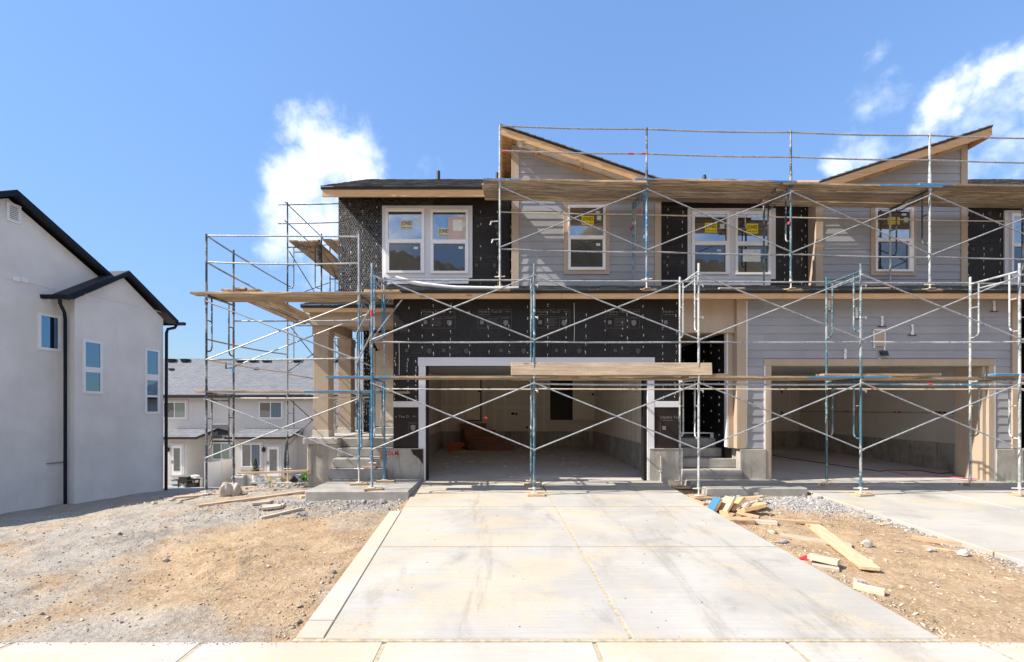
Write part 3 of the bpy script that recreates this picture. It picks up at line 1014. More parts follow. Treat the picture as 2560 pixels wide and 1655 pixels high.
def wrap_print(parent, px, py, Y, s=1.0, title=True, clip=None, dim=False, words_=('Hydro Tex D', 'Henry')):
    """the maker's panel printed on the wrap: name, small print, a seal and a shield in a thin frame"""
    x, z = wx(px, Y), wz(py, Y)
    mb = MB()
    Yp = Y - .0016
    w = .74 * s
    if title:
        add_text(mb, words_[0], x, x + .52 * s, z - .072 * s, z, Yp, .012)
        add_text(mb, words_[1], x + .60 * s, x + w * .97, z - .052 * s, z - .005 * s, Yp, .006)
        mb.box(x, x + .26 * s, Yp, Yp + .001, z - .102 * s, z - .094 * s)
    zb = z - .145 * s
    t = .0035
    for a, b, c, d in ((x - .03, x + w, zb - t, zb), (x - .03, x + w, zb - .26 * s, zb - .26 * s - t), (x - .03 - t, x - .03, zb - .26 * s, zb + (.165 * s if title else 0)), (x + w, x + w + t, zb - .26 * s, zb + (.165 * s if title else 0)), (x + .50 * s, x + .50 * s + t, zb - .26 * s, zb)):
        mb.box(a, b, Yp, Yp + .001, c, d)
    if title:
        mb.box(x - .03, x + w, Yp, Yp + .001, zb + .165 * s, zb + .165 * s + t)
    for i in range(6):
        mb.box(x + .16 * s, x + (.46 - .03 * (i % 3)) * s, Yp, Yp + .001, zb - (.045 + .032 * i) * s, zb - (.040 + .032 * i) * s)
    mb.box(x + .02 * s, x + .10 * s, Yp, Yp + .001, zb - .17 * s, zb - .085 * s)
    c = x + .61 * s
    mb.add([(c - .055 * s, Yp, zb - .09 * s), (c - .055 * s, Yp, zb - .16 * s), (c - .03 * s, Yp, zb - .195 * s), (c, Yp, zb - .215 * s), (c + .03 * s, Yp, zb - .195 * s), (c + .055 * s, Yp, zb - .16 * s), (c + .055 * s, Yp, zb - .09 * s), (c, Yp, zb - .075 * s)], [tuple(range(8))])
    for i in range(2):
        mb.box(x + .53 * s, x + .69 * s, Yp, Yp + .001, zb - (.022 + .022 * i) * s, zb - (.018 + .022 * i) * s)
    if clip:
        keep = []
        for f in mb.f:
            xs_ = [mb.v[i][0] for i in f]
            if min(xs_) >= clip[0] and max(xs_) <= clip[1]:
                keep.append(f)
        mb.f = keep
        mb.mi = [0] * len(keep)
    return mb.build('wrap_lettering', M['wrap_print_dim' if dim else 'wrap_print'], parent)


def siding(parent, x0, x1, z0, z1, Y, holes=(), top=None, pitch=.1785):
    """lap boards, each a piece of its own whose lower edge stands proud of the board below"""
    z = z0
    while z < z1 - .01:
        zb = min(z + pitch, z1)
        pieces = cut(x0, x1, z, zb, [(h[0], h[1], h[2], h[3]) for h in holes])
        for a, b, c, d in pieces:
            poly = [(a, c), (b, c), (b, d), (a, d)]
            if top:
                poly = clip_below(poly, top)
                if len(poly) < 3:
                    continue
            full = z + pitch

            def yf(zz):
                return Y - .006 - .015 * (full - zz) / pitch
            front = [Vector((px_, yf(pz_), pz_)) for px_, pz_ in poly]
            back = [Vector((px_, Y - .001, pz_)) for px_, pz_ in poly]
            n = len(poly)
            mb = MB()
            vs = front + back
            fs = [tuple(range(n))] + [(i, i + n, (i + 1) % n + n, (i + 1) % n) for i in range(n)]
            mb.add(vs, fs)
            mb.build('siding_board', M['siding'], parent)
        z = zb


def clip_below(poly, line):
    """keep what lies below z = line[0] + line[1] * x"""
    out = []
    n = len(poly)
    f = lambda p: line[0] + line[1] * p[0] - p[1]
    for i in range(n):
        p, q = poly[i], poly[(i + 1) % n]
        fp, fq = f(p), f(q)
        if fp >= 0:
            out.append(p)
        if (fp >= 0) != (fq >= 0):
            t = fp / (fp - fq)
            out.append((p[0] + (q[0] - p[0]) * t, p[1] + (q[1] - p[1]) * t))
    return out


def board(parent, name, x0, x1, y0, y1, z0, z1, mat, bevel=.004, **k):
    return MB().box(x0, x1, y0, y1, z0, z1).build(name, M[mat], parent, bevel=bevel, **k)


# --- ground floor of the left unit: black wrap round the garage opening
G1 = (-1.70, 3.20, -.2, 2.50)
w1 = wall('wall', -2.37, 3.86, .70, 3.99, FY, 'black_wrap', [G1])
trim_holes = [(-1.82, 3.32, 0, 2.69)]
band = (1.60, 1.72)
lath(w1, -2.36, 3.85, 1.72, 3.97, FY, trim_holes)
cols1 = [wx(p, FY) for p in (990, 1021, 1055, 1083, 1126, 1174, 1222, 1273, 1318, 1369, 1414, 1465, 1512, 1555, 1568, 1607, 1657, 1690)]
for z in (3.045, 2.2):
    board(w1, 'wrap_seam', -2.36, (3.85 if z > 2.7 else -1.83), FY - .0032, FY - .001, z, z + .012, 'brown_wrap', 0)
fasteners(w1, cols1, 2.72, 3.86, FY, .21, 3)
fasteners(w1, [wx(p, FY) for p in (988, 1019, 1039)], 1.74, 2.66, FY, .10, 4)
fasteners(w1, [wx(p, FY) for p in (1657, 1688)], 1.74, 2.66, FY, .09, 5)
for px in (1057, 1198, 1344, 1518):
    wrap_print(w1, px, 776, FY, .95)
wrap_print(w1, 1658, 776, FY, .95, clip=(-9, 3.84), words_=('Hydro Tex D', 'Henry'))
for px in (1010, 1103, 1246, 1385, 1532):
    wrap_print(w1, px, 848, FY, .9, title=False, dim=True)
for name, (a, b) in (('left', (-2.37, -1.70)), ('right', (3.30, 3.86))):
    pn = board(house, 'wrap_panel', a + .012, b - .004, FY - .012, FY - .002, .705, 1.60, 'brown_wrap', 0)
    if name == 'left':
        wrap_print(pn, 966, 1038, FY - .012, .95, clip=(-2.35, -1.85))
    else:
        wrap_print(pn, 1654, 1040, FY - .012, .95, clip=(3.3, 3.85))
    board(house, 'flashing', a - .005, (b if name == 'left' else b - .002) - (.0 if name == 'right' else .115), FY - .022, FY - .0, 1.60, 1.73, 'white_flash', .003)
board(house, 'flashing', -1.815, -1.665, FY - .026, FY + .05, -.01, 2.50, 'white_flash', .003)
board(house, 'flashing', 3.165, 3.315, FY - .026, FY + .05, .0, 2.50, 'white_flash', .003)
board(house, 'flashing', -1.83, 3.325, FY - .027, FY + .05, 2.501, 2.685, 'white_flash', .003)
board(house, 'door_jamb', 3.10, 3.163, FY + .02, FY + .2, .0, 2.5, 'black_wrap', 0)
board(house, 'door_jamb', -1.664, -1.63, FY + .02, FY + .2, .0, 2.5, 'black_wrap', 0)
# concrete stems
st = board(house, 'concrete_footing', -2.50, -1.70, FY - .05, FY + .14, -.3, .69, 'stem_concrete', .008)
mb = MB()
add_text(mb, 'DLM', wx(969, 9.87), wx(996, 9.87), wz(1138, 9.87), wz(1127, 9.87), FY - .054, .02)
mb.build('painted_letters', M['red_paint'], st)
mb = MB()
mb.prism([(-1.98, FY - .058, .69), (-1.715, FY - .058, .69), (-1.715, FY - .058, .36), (-1.80, FY - .058, .49), (-1.93, FY - .058, .58)], (0, .006, 0))
mb.build('wrap_flap', M['brown_wrap'], st)
board(house, 'concrete_footing', 3.20, 3.93, FY - .05, FY + .14, -.3, .69, 'stem_concrete', .008)
board(house, 'sill_plate', -2.52, -1.70, FY - .06, FY - .015, .69, .705, 'cap_concrete', 0)
board(house, 'sill_plate', 3.20, 3.93, FY - .06, FY - .015, .69, .705, 'cap_concrete', 0)
mb = MB()
mb.tube([(3.44, FY - .07, -.12), (3.44, FY - .07, .55)], .012)
mb.box(3.41, 3.47, FY - .085, FY - .052, .2, .235)
mb.build('ground_rod', M['cream_metal'], house)
# thin vertical control strips
for px, z0, z1 in ((1435, 3.02, 3.87), (998, 2.3, 3.0)):
    x = wx(px, FY)
    MB().tube([(x, FY - .012, z0), (x + .006, FY - .02, z0 + .3), (x, FY - .012, z1)], .005, 6).build('white_cord', M['fastener'], house)

# --- entry of the middle unit, grey siding and right garage
G2 = (5.86, 10.58, -.2, 2.50)
# portal over the entry
EP = 10.02
board(house, 'lintel', 3.865, 5.095, FY + .03, FY + .2, 3.23, 3.99, 'trim_tan', .004)
board(house, 'lintel', 3.865, 5.095, FY + .2, 13.0, 3.26, 3.36, 'trim_tan', .0)
board(house, 'corner_board', 5.10, 5.305, FY - .05, FY + .12, .70, 3.99, 'trim_tan', .004)
board(house, 'corner_board', 4.985, 5.095, FY + .10, FY + .24, .70, 3.28, 'trim_tan', .004)
board(house, 'caulk_strip', 4.955, 4.983, FY + .11, FY + .22, .72, 3.26, 'caulk', 0)
rw = wall('wall', 4.99, 5.09, .3, 3.4, FY + .245, 'black_wrap', th=3.2)
fm = MB()
rnd = random.Random(9)
for yy in (10.45, 10.85, 11.25, 11.9, 12.5):
    z = .95
    while z < 3.2:
        if rnd.random() < .75:
            fm.box(4.978, 4.988, yy + rnd.uniform(-.02, .02) - .012, yy + .012, z, z + rnd.uniform(.03, .06))
        z += rnd.uniform(.14, .34)
fm.build('fastener', M['fastener'], rw, kind='stuff')
wall('wall', 3.7, 5.09, .85, 3.4, 13.4, 'black_wrap')
wall('wall', 3.70, 3.86, .3, 3.4, FY + .16, 'black_wrap', th=3.3)
board(house, 'junction_box', 4.25, 4.36, 13.385, 13.40, 1.55, 1.78, 'fastener', .003)
w2 = wall('wall', 5.305, 11.25, .70, 3.99, FY, 'stem_concrete', [G2])
holes2 = [(5.70, 10.74, 0, 2.655)]
siding(w2, 5.307, 11.08, .705, 3.97, FY, holes2)
board(house, 'door_trim', 5.70, 10.74, FY - .035, FY + .03, 2.502, 2.65, 'trim_tan', .004)
board(house, 'door_trim', 5.735, 5.858, FY - .036, FY + .12, -.01, 2.50, 'trim_tan', .004)
board(house, 'door_trim', 10.582, 10.70, FY - .036, FY + .12, -.01, 2.50, 'trim_tan', .004)
board(house, 'door_jamb', 10.50, 10.580, FY + .02, FY + .62, -.01, 2.5, 'trim_tan', .004)
board(house, 'caulk_strip', 5.705, 5.733, FY - .03, FY + .01, -.0, 2.50, 'caulk', 0)
board(house, 'caulk_strip', 10.702, 10.735, FY - .03, FY + .01, -.0, 2.50, 'caulk', 0)
board(house, 'corner_board', 11.085, 11.27, FY - .05, FY + .12, .70, 3.99, 'trim_tan', .004)
board(house, 'concrete_footing', 5.17, 5.735, FY - .05, FY + .9, -.3, .69, 'stem_concrete', .008)
board(house, 'concrete_footing', 10.74, 11.33, FY - .05, FY + .9, -.3, .69, 'stem_concrete', .008)
# caulk along the corner boards, and the patched fixing slots in the siding
def blotch(px0, px1, py0, py1, Y, seed):
    rnd_ = random.Random(seed)
    x0, x1, z0, z1 = wx(px0, Y), wx(px1, Y), wz(py1, Y), wz(py0, Y)
    pts = []
    n = 9
    for i in range(n):
        z = z0 + (z1 - z0) * i / (n - 1)
        pts.append((x1 + rnd_.uniform(-.5, .3) * (x1 - x0) * .5, Y, z))
    for i in range(n - 1, -1, -1):
        z = z0 + (z1 - z0) * i / (n - 1)
        pts.append((x0 + rnd_.uniform(-.3, .5) * (x1 - x0) * .5, Y, z))
    return MB().prism(pts, (0, -.003, 0)).build('caulk_smear', M['caulk'], house)


SY = FY - .024
for i, b in enumerate(((1863, 1869, 752, 1000), (1863, 1868, 1000, 1115), (2529, 2533, 850, 1118), (2479, 2484, 915, 1115), (1913, 1918, 900, 1118))):
    blotch(*b, SY, i)
for px, p0, p1 in ((2205, 790, 815), (2281, 811, 837), (2113, 872, 897), (2141, 768, 796), (2485, 752, 778), (2072, 750, 776), (2199, 896, 912)):
    blotch(px - 3, px + 4, p0, p1, SY, px)
    board(house, 'fixing_plate', wx(px - 10, SY), wx(px + 10, SY), SY - .008, SY, wz(p1 + 2, SY), wz(p1, SY), 'drip_edge', 0)
board(house, 'light_block', wx(2187, SY), wx(2210, SY), SY - .02, SY + .0, wz(866, SY), wz(827, SY), 'trim_tan', .004)
for i, b in enumerate(((2183, 2188, 826, 870), (2209, 2214, 826, 876), (2186, 2212, 822, 828))):
    blotch(*b, SY - .001, 40 + i)
mb = MB()
mb.prism([(wx(2198, SY), SY - .03, wz(878, SY)), (wx(2217, SY), SY - .03, wz(878, SY)), (wx(2216, SY), SY - .07, wz(890, SY)), (wx(2200, SY), SY - .07, wz(889, SY))], (0, .04, 0))
mb.build('vent_hood', M['drip_edge'], house)
# next unit at the far right
board(house, 'corner_board', 11.29, 11.40, FY + .1, FY + .25, .70, 3.99, 'trim_tan', .004)
wall('wall', 11.4, 14.5, -.2, 3.99, 12.2, 'black_wrap')
wall('wall', 12.6, 15.5, -.2, 3.99, FY, 'black_wrap')
wall('wall', 11.4, 15.5, -.3, 3.96, 12.36, 'black_wrap', th=5.0)
wall('wall', 12.6, 12.75, -.2, 3.96, FY + .155, 'black_wrap', th=2.2)

# --- garages
def garage(x0, x1, panel):
    fl = MB()
    fl.prism([(x0, FY, .0), (x1, FY, .0), (x1, 17.3, .10), (x0, 17.3, .10)], (0, 0, -.1))
    fl.build('garage_floor', M['floor_concrete'], house)
    dm = 'panel_wall' if panel else 'drywall'
    bw = MB().box(x0, x1, 17.2, 17.3, .69, 2.9).build('garage_wall', M[dm], house)
    rwl = MB().box(x1, x1 + .1, FY + .16, 17.3, .69, 2.9).build('garage_wall', M[dm], house)
    lw = MB().box(x0 - .1, x0, FY + .16, 17.3, .69, 2.9).build('garage_wall', M[dm], house)
    MB().box(x0, x1, FY + .16, 17.3, 2.72, 2.8).build('garage_ceiling', M['vinyl'], house)
    for a, b, c, d in ((x0, x1, 17.17, 17.2), ):
        MB().box(a, b, c, d + .1, -.1, .69).build('concrete_footing', M['stem_concrete'], house)
    MB().box(x1 - .05, x1 + .1, FY + .2, 17.2, -.1, .689).build('concrete_footing', M['stem_concrete'], house)
    MB().box(x0 - .1, x0 + .05, FY + .2, 17.2, -.1, .689).build('concrete_footing', M['stem_concrete'], house)
    return bw, rwl, lw


bw1, rw1, lw1 = garage(-2.3, 3.47, False)
bw2, rw2, lw2 = garage(5.25, 11.24, True)
BY = 17.19
# taped joints of the bare drywall
for px in (1070, 1092, 1117, 1138, 1158, 1236, 1262, 1340, 1360):
    x = wx(px, BY)
    board(bw1, 'joint_tape', x - .05, x + .05, BY - .004, BY + .005, .70, 2.72, 'drywall_mud', 0)
for a, b in ((1062, 1165), (1236, 1373)):
    board(bw1, 'joint_tape', wx(a, BY), wx(b, BY), BY - .006, BY + .004, 1.53, 1.66, 'drywall_mud', 0)
for k, y in enumerate(np.arange(10.4, 17.0, .41)):
    board(rw1, 'joint_tape', 3.464, 3.474, y - .04, y + .04, .70, 2.72, 'drywall_mud', 0)
board(rw1, 'joint_tape', 3.462, 3.474, FY + .2, 17.1, 1.82, 1.96, 'drywall_mud', 0)
# inner doors of the left garage
d = board(house, 'door', wx(1165, BY), wx(1201, BY), BY - .03, BY, 1.12, 2.70, 'door_paint', .003)
board(d, 'door_frame', wx(1201, BY), wx(1203.5, BY), BY - .05, BY - .0, 1.10, 2.70, 'ink', 0)
board(d, 'door_frame', wx(1205, BY), wx(1214, BY), BY - .04, BY - .0, .98, 2.70, 'drywall_mud', .002)
board(d, 'door_frame', wx(1163, BY), wx(1206, BY), BY - .05, BY, 1.085, 1.115, 'ink', 0)
MB().blob((wx(1198, BY), BY - .06, wz(978, BY)), .04, 2).build('handle', M['ink'], d, smooth=True)
board(house, 'doorway', wx(1375, BY), wx(1431, BY), BY - .012, BY, 1.12, 2.70, 'room_shade', 0)  # dark panel on the solid wall, the opening's shade put into its colour
board(house, 'door_trim', wx(1370, BY), wx(1375, BY), BY - .04, BY, 1.09, 2.70, 'drywall_mud', .002)
board(house, 'door_trim', wx(1370, BY), wx(1432, BY), BY - .04, BY, 1.08, 1.115, 'drywall_mud', .002)
d = board(house, 'door', wx(1431, BY - .1), wx(1486, BY - .1), BY - .16, BY - .12, 1.115, 2.70, 'door_paint', .003)
MB().blob((wx(1482, BY - .2), BY - .2, wz(986, BY - .2)), .045, 4).build('handle', M['ink'], d, smooth=True)
board(d, 'door_edge', wx(1428, BY - .1), wx(1431, BY - .1), BY - .17, BY - .12, 1.115, 2.70, 'ink', 0)
for a, b, c, e in ((1278, 1286, 1031, 1037), (1288.5, 1293, 1032, 1038), (1315, 1320, 1066, 1071)):
    board(house, 'outlet_box', wx(a, BY), wx(b, BY), BY - .015, BY, wz(e, BY), wz(c, BY), 'ink', 0)
# right garage: hinged door at the back, panel seams
board(house, 'door', wx(1925, BY), wx(1968, BY), BY - .03, BY, .82, 2.71, 'panel_wall', .003)
board(house, 'door_frame', wx(1968, BY), wx(1975, BY), BY - .05, BY, .72, 2.71, 'drywall_mud', .003)
for py in (926, 979, 1033):
    board(house, 'hinge', wx(1951.5, BY), wx(1954.5, BY), BY - .045, BY, wz(py + 5, BY), wz(py - 5, BY), 'ink', 0)
for z in (1.45,):
    board(rw2, 'panel_seam', 11.232, 11.238, FY + .2, 17.1, z - .006, z + .006, 'ink', 0)
mb = MB()
rnd = random.Random(3)
for yy, n in ((14.9, 3), (12.9, 2), (11.75, 5), (11.45, 3)):
    for i in range(n):
        y = yy + rnd.uniform(-.15, .15)
        mb.box(11.225, 11.239, y, y + rnd.uniform(.02, .08), 1.455, 1.455 + rnd.uniform(.015, .04))
mb.build('red_mark', M['red_paint'], rw2)

# --- main eave, roof and fascias
EY, EZ = 9.58, 3.88
for a, b in ((-2.72, 1.25), (1.253, 5.9), (5.903, 10.6), (10.603, 15.0)):
    board(house, 'fascia', a, b, EY - .02, EY + .02, EZ, EZ + .115, 'fascia_wood', .004)
board(house, 'drip_edge', -2.75, 15.0, EY - .045, EY + .05, EZ + .117, EZ + .165, 'drip_edge', .004)
mb = MB()   # lean-to deck between eave and upper wall
mb.prism([(-2.72, EY + .02, EZ + .06), (-2.72, EY + .02, EZ + .165), (-2.72, 11.3, EZ + .165 + .333 * 1.70), (-2.72, 11.3, EZ + .06 + .333 * 1.7)], (17.7, 0, 0))
mb.build('roof', M['osb'], house)


def shingles(parent, x0, x1, p0, p1, n, name='shingles', mat='shingle', seed=1, rag=.0):
    """courses of separate tabs from a lower line to an upper line, all cut apart and slightly uneven"""
    rnd_ = random.Random(seed)
    (y0, z0), (y1, z1) = p0, p1
    d = Vector((0, y1 - y0, z1 - z0))
    L = d.length
    d.normalize()
    nrm = Vector((0, -d.z, d.y))
    mb_ = MB()
    step = L / n
    for i in range(n):
        x = x0 - rnd_.random() * .3
        o = Vector((0, y0, z0)) + d * step * i
        while x < x1:
            w = rnd_.uniform(.16, .36)
            a, b = max(x, x0 - .012 * (i % 2)), min(x + w - .006, x1)
            if b > a:
                t = .006 + rnd_.random() * .007
                lo = o - d * rnd_.random() * .012
                hi = o + d * step * 1.25
                p = [Vector((a, 0, 0)) + lo, Vector((b, 0, 0)) + lo, Vector((b, 0, 0)) + hi, Vector((a, 0, 0)) + hi]
                up = nrm * t
                mb_.add([p[0], p[1], p[2], p[3], p[0] + up * 2, p[1] + up * 2, p[2] + up * .2, p[3] + up * .2], [(4, 5, 6, 7), (0, 1, 5, 4), (0, 4, 7, 3), (1, 2, 6, 5)])
            x += w
    return mb_.build(name, M[mat], parent, kind='stuff')


shingles(house, -2.75, 14.9, (EY - .05, EZ + .167), (11.0, EZ + .167 + .333 * 1.47), 11, seed=2)
# porch eave on the left
PY, PZ = 10.55, 3.80
board(house, 'fascia', -4.62, -2.36, PY - .02, PY + .02, PZ, PZ + .10, 'fascia_wood', .004)
board(house, 'drip_edge', -4.66, -2.36, PY - .04, PY + .03, PZ + .102, PZ + .16, 'drip_edge', .004)
mb = MB()
mb.prism([(-4.62, PY + .02, PZ + .05), (-4.62, PY + .02, PZ + .16), (-4.62, 13.4, PZ + .16 + .10 * 2.8), (-4.62, 13.4, PZ + .05)], (2.2, 0, 0))
mb.build('roof', M['osb'], house)
shingles(house, -4.66, -2.38, (PY - .05, PZ + .162), (11.1, PZ + .162 + .333 * .6), 5, seed=3)
board(house, 'porch_beam', -4.52, -2.40, PY + .14, PY + .34, 3.53, 3.83, 'trim_tan', .004)
board(house, 'porch_beam', -4.52, -4.30, PY + .345, 13.1, 3.53, 3.80, 'trim_tan', .004)
board(house, 'porch_ceiling', -4.29, -2.4, PY + .345, 13.2, 3.78, 3.80, 'trim_tan', 0)


def column(xc, yc, z0, z1, w):
    c = MB()
    c.box(xc - w, xc + w, yc - w, yc + w, z0 + .16, z1 - .22)
    o = c.build('porch_column', M['trim_tan'], house, bevel=.005)
    board(o, 'column_base', xc - w - .012, xc + w + .012, yc - w - .012, yc + w + .012, z0, z0 + .165, 'column_base', .005)
    MB().box(xc - w - .018, xc + w + .018, yc - w - .018, yc + w + .018, z1 - .225, z1).build('column_cap', M['trim_tan'], o, bevel=.005)


column(-4.30, 10.98, .895, 3.53, .178)
column(-4.42, 12.95, .86, 3.53, .178)
# porch base, steps, stoop
board(house, 'porch_base', -4.43, -3.73, 10.40, 14.2, -.5, .76, 'stem_concrete', .008)
board(house, 'porch_base', -3.73, -2.40, 10.90, 14.2, -.5, .74, 'stem_concrete', .0)
for a in ((-4.52, -3.74, 10.33, 14.25),):
    board(house, 'porch_slab', *a, .76, .895, 'cap_concrete', .012)
for k in range(4):
    y = 9.75 + .285 * k
    z1 = .05 + .207 * (k + 1)
    board(house, 'step', -3.735, -2.505, y, (14.2 if k == 3 else y + .6), z1 - .2, z1, 'porch_concrete', .012)
    MB().box(-3.72, -2.52, y + .03, y + .3, -.2, z1 - .2).build('riser', M['porch_concrete'], house)
board(house, 'threshold_step', -3.45, -2.38, 12.4, 13.0, .88, 1.05, 'porch_concrete', .01)
MB().tube([(-4.425, 10.38, -.05), (-4.43, 10.375, .3), (-4.42, 10.38, .74)], .012, 6).build('rebar_tie', M['cream_metal'], house)
# entry wall with front door
ew = wall('wall', -3.96, -2.37, .86, 3.79, 13.0, 'black_wrap')
fasteners(ew, (-3.93, -3.86, -3.80), 1.0, 3.7, 13.0, .12, 12)
fd = board(house, 'front_door', -3.60, -2.62, 12.94, 12.99, 1.06, 3.2, 'door_cream', .004)
for z in (1.22, 1.62, 2.02, 2.42, 2.82):
    board(fd, 'door_panel', -3.45, -2.75, 12.925, 12.941, z, z + .30, 'door_cream', .006)
board(fd, 'door_frame', -3.70, -3.605, 12.92, 12.99, 1.05, 3.28, 'door_cream', .004)
mb = MB()
mb.prism([(-3.75, 12.88, 3.7), (-2.40, 12.88, 3.7), (-2.40, 12.88, 2.75), (-2.95, 12.84, 2.55), (-3.35, 12.88, 2.9)], (0, .012, 0))
mb.build('protective_sheet', M['cardboard'], house)
mb = MB()
add_text(mb, 'BAR', wx(945, 12.8), wx(985, 12.8), wz(876, 12.8), wz(862, 12.8), 12.87, .02)
mb.build('wrap_lettering', M['wrap_print'], house)
wall('wall', -2.37, -2.25, .7, 3.9, FY + .16, 'black_wrap', th=3.2)
# stoops
board(house, 'stoop', -3.65, -1.72, 8.41, 9.90, -.25, .052, 'porch_concrete', .02)
sp = MB()
sp.box(3.93, 5.90, 8.77, 9.93, -.25, .045)
sp.build('stoop', M['porch_concrete'], house, bevel=.02)
for k in range(4):
    y = 9.78 + .285 * k
    z1 = .05 + .207 * (k + 1)
    board(house, 'step', 3.872, 5.168 - .0 * k, y, (13.4 if k == 3 else y + .6), z1 - .2, z1, 'porch_concrete', .012)
    MB().box(3.88, 5.15, y + .03, y + .3, -.2, z1 - .2).build('riser', M['porch_concrete'], house)
mb = MB()
mb.box(4.90, 4.975, 10.70, 10.72, .70, 1.0)
mb.box(4.20, 4.95, 10.70, 10.715, .98, 1.01)
mb.build('flashing_edge', M['caulk'], house)
# --- upper storey
UZ0 = 3.95
UW = [(-3.96, .19), (3.80, 7.42), (10.98, 15.5)]
ZE = 6.45                                             # underside of the main eave board
TW_ = lambda px0, px1, py0, py1, Y: (wx(px0, Y), wx(px1, Y), wz(py1, Y), wz(py0, Y))


def pane(parent, r, Y, mat='glass'):
    return MB().box(r[0], r[1], Y - .004, Y, r[2], r[3]).build('pane', M[mat], parent)


def frame_mesh(outer, holes, Y, depth, mat, name, parent, bevel=.004):
    mb_ = MB()
    for a, b, c, d in cut(*outer, holes):
        mb_.box(a, b, Y - depth, Y, c, d)
    return mb_.build(name, M[mat], parent)


def sticker(win, r, Y, glare=False, cropx=None):
    s = MB().box(r[0], r[1], Y - .0075, Y - .0055, r[2], r[3]).build('sticker', M['yellow_pale' if glare else 'yellow'], win)  # pale copy carries the pane's reflection in its colour
    mb_ = MB()
    w, h = r[1] - r[0], r[3] - r[2]
    word = 'JONES'
    add_text(mb_, word, r[0] + .06 * w, r[1] - .05 * w, r[2] + .36 * h, r[2] + .86 * h, Y - .0082, .02)
    add_text(mb_, 'PAINT & GLASS', r[0] + .08 * w, r[1] - .06 * w, r[2] + .12 * h, r[2] + .27 * h, Y - .0082, .02)
    mb_.build('sticker_lettering', M['ink'], win)


def note(win, r, Y, mat='paper', name='paper_note'):
    return MB().box(r[0], r[1], Y - .0078, Y - .0056, r[2], r[3]).build(name, M[mat], win)


def hung_window(Y, frame, up, lo, label=None):
    """white vinyl single-hung unit: frame, two panes, the lower one set deeper"""
    win = frame_mesh(frame, [up, lo], Y - .004, .05, 'vinyl', 'window', house)
    f = (lo[0] - .012, lo[1] + .012, lo[2] - .012, lo[3] + .012)
    frame_mesh((up[0], up[1], up[2], up[3]), [(up[0] + .012, up[1] - .012, up[2] + .012, up[3] - .012)], Y - .015, .02, 'vinyl', 'sash', win)
    pane(win, up, Y - .012)
    pane(win, lo, Y - .006, 'glass_lower')
    MB().box(up[0] - .01, up[1] + .01, Y - .064, Y - .052, lo[3] + .01, up[2] - .012).build('sash_rail', M['vinyl'], win)
    return win


def Z5(p):
    return [800 + p[0] / 3.348, 800 + p[1] / 3.348, 300 + p[2] / 3.348, 300 + p[3] / 3.348]


def Z6(p):
    return [1200 + p[0] / 3.208, 1200 + p[1] / 3.208, 280 + p[2] / 3.208, 280 + p[3] / 3.208]


def Z7(p):
    return [1640 + p[0] / 3.209, 1640 + p[1] / 3.209, 280 + p[2] / 3.209, 280 + p[3] / 3.209]


def Z8(p):
    return [2060 + p[0] / 3.208, 2060 + p[1] / 3.208, 280 + p[2] / 3.208, 280 + p[3] / 3.208]


WY = UY - .03
# dark walls with netting
tr1 = TW_(*Z5((520, 1275, 717, 1320)), WY)
tr3 = TW_(*Z7((255, 960, 772, 1340)), WY)
tr5 = TW_(2512, 2630, 526, 710, WY)
uw1 = wall('wall', UW[0][0], UW[0][1], UZ0, 6.72, UY, 'black_wrap')
uw2 = wall('wall', UW[1][0], UW[1][1], UZ0, 6.72, UY, 'black_wrap')
uw3 = wall('wall', UW[2][0], UW[2][1], UZ0, 6.72, UY, 'black_wrap')
lath(uw1, UW[0][0], -1.6, UZ0 + .1, 6.70, UY, [tr1], wire=.0025, mat='lath_sunlit', cell=.056)
lath(uw1, -1.6, UW[0][1], UZ0 + .1, 6.70, UY, [tr1])
lath(uw2, UW[1][0], UW[1][1], UZ0 + .3, 6.70, UY, [tr3])
lath(uw3, UW[2][0], 12.9, UZ0 + .3, 6.70, UY, [tr5])
fasteners(uw1, [wx(p, UY) for p in (852, 876, 907, 942)], 4.2, 6.55, UY, .26, 21)
fasteners(uw1, [wx(p, UY) for p in (1201, 1243, 1278)], 4.35, 6.5, UY, .24, 22)
fasteners(uw2, [wx(p, UY) for p in (1669, 1706, 1961, 1978, 2003, 2013)], 4.4, 6.6, UY, .2, 23)
fasteners(uw3, [wx(p, UY) for p in (2419, 2458, 2499)], 4.4, 6.6, UY, .2, 24)
for u, px, py in ((uw1, 858, 510), (uw1, 1190, 543), (uw1, 1186, 640), (uw2, 1660, 515), (uw2, 1944, 630), (uw2, 1656, 632), (uw3, 2428, 600), (uw3, 2424, 510)):
    wrap_print(u, px, py, UY, .8, dim=True)


def twin(tr, units, Yw, sill):
    hs = []
    for fr, up, lo in units:
        hs.append(fr)
    fl = frame_mesh(tr, hs, Yw + .028, .03, 'white_flash', 'window_flashing', house)
    outs = [hung_window(Yw, *u) for u in units]
    if sill:
        s = MB().prism([(sill[0], Yw + .02, sill[3]), (sill[1] + .01, Yw + .02, sill[3]), (sill[1], Yw + .02, sill[2]), (sill[0] + .03, Yw + .02, sill[2] - .01)], (0, -.012, 0)).build('sill_wrap', M['sill_wrap'], house)
        mb_ = MB()
        rnd_ = random.Random(int(sill[0] * 100))
        x = sill[0] + .08
        while x < sill[1] - .2:
            z = rnd_.uniform(sill[2] + .03, sill[3] - .06)
            if rnd_.random() < .5:
                mb_.box(x, x + .07, Yw + .004, Yw + .0075, z, z + .022)
            else:
                for i in range(7):
                    mb_.box(x + i * .022, x + i * .022 + .014, Yw + .004, Yw + .0075, z + rnd_.uniform(-.004, .004), z + .016)
            x += rnd_.uniform(.2, .34)
        mb_.build('sill_print', M['tape_blue'], s)
    return outs


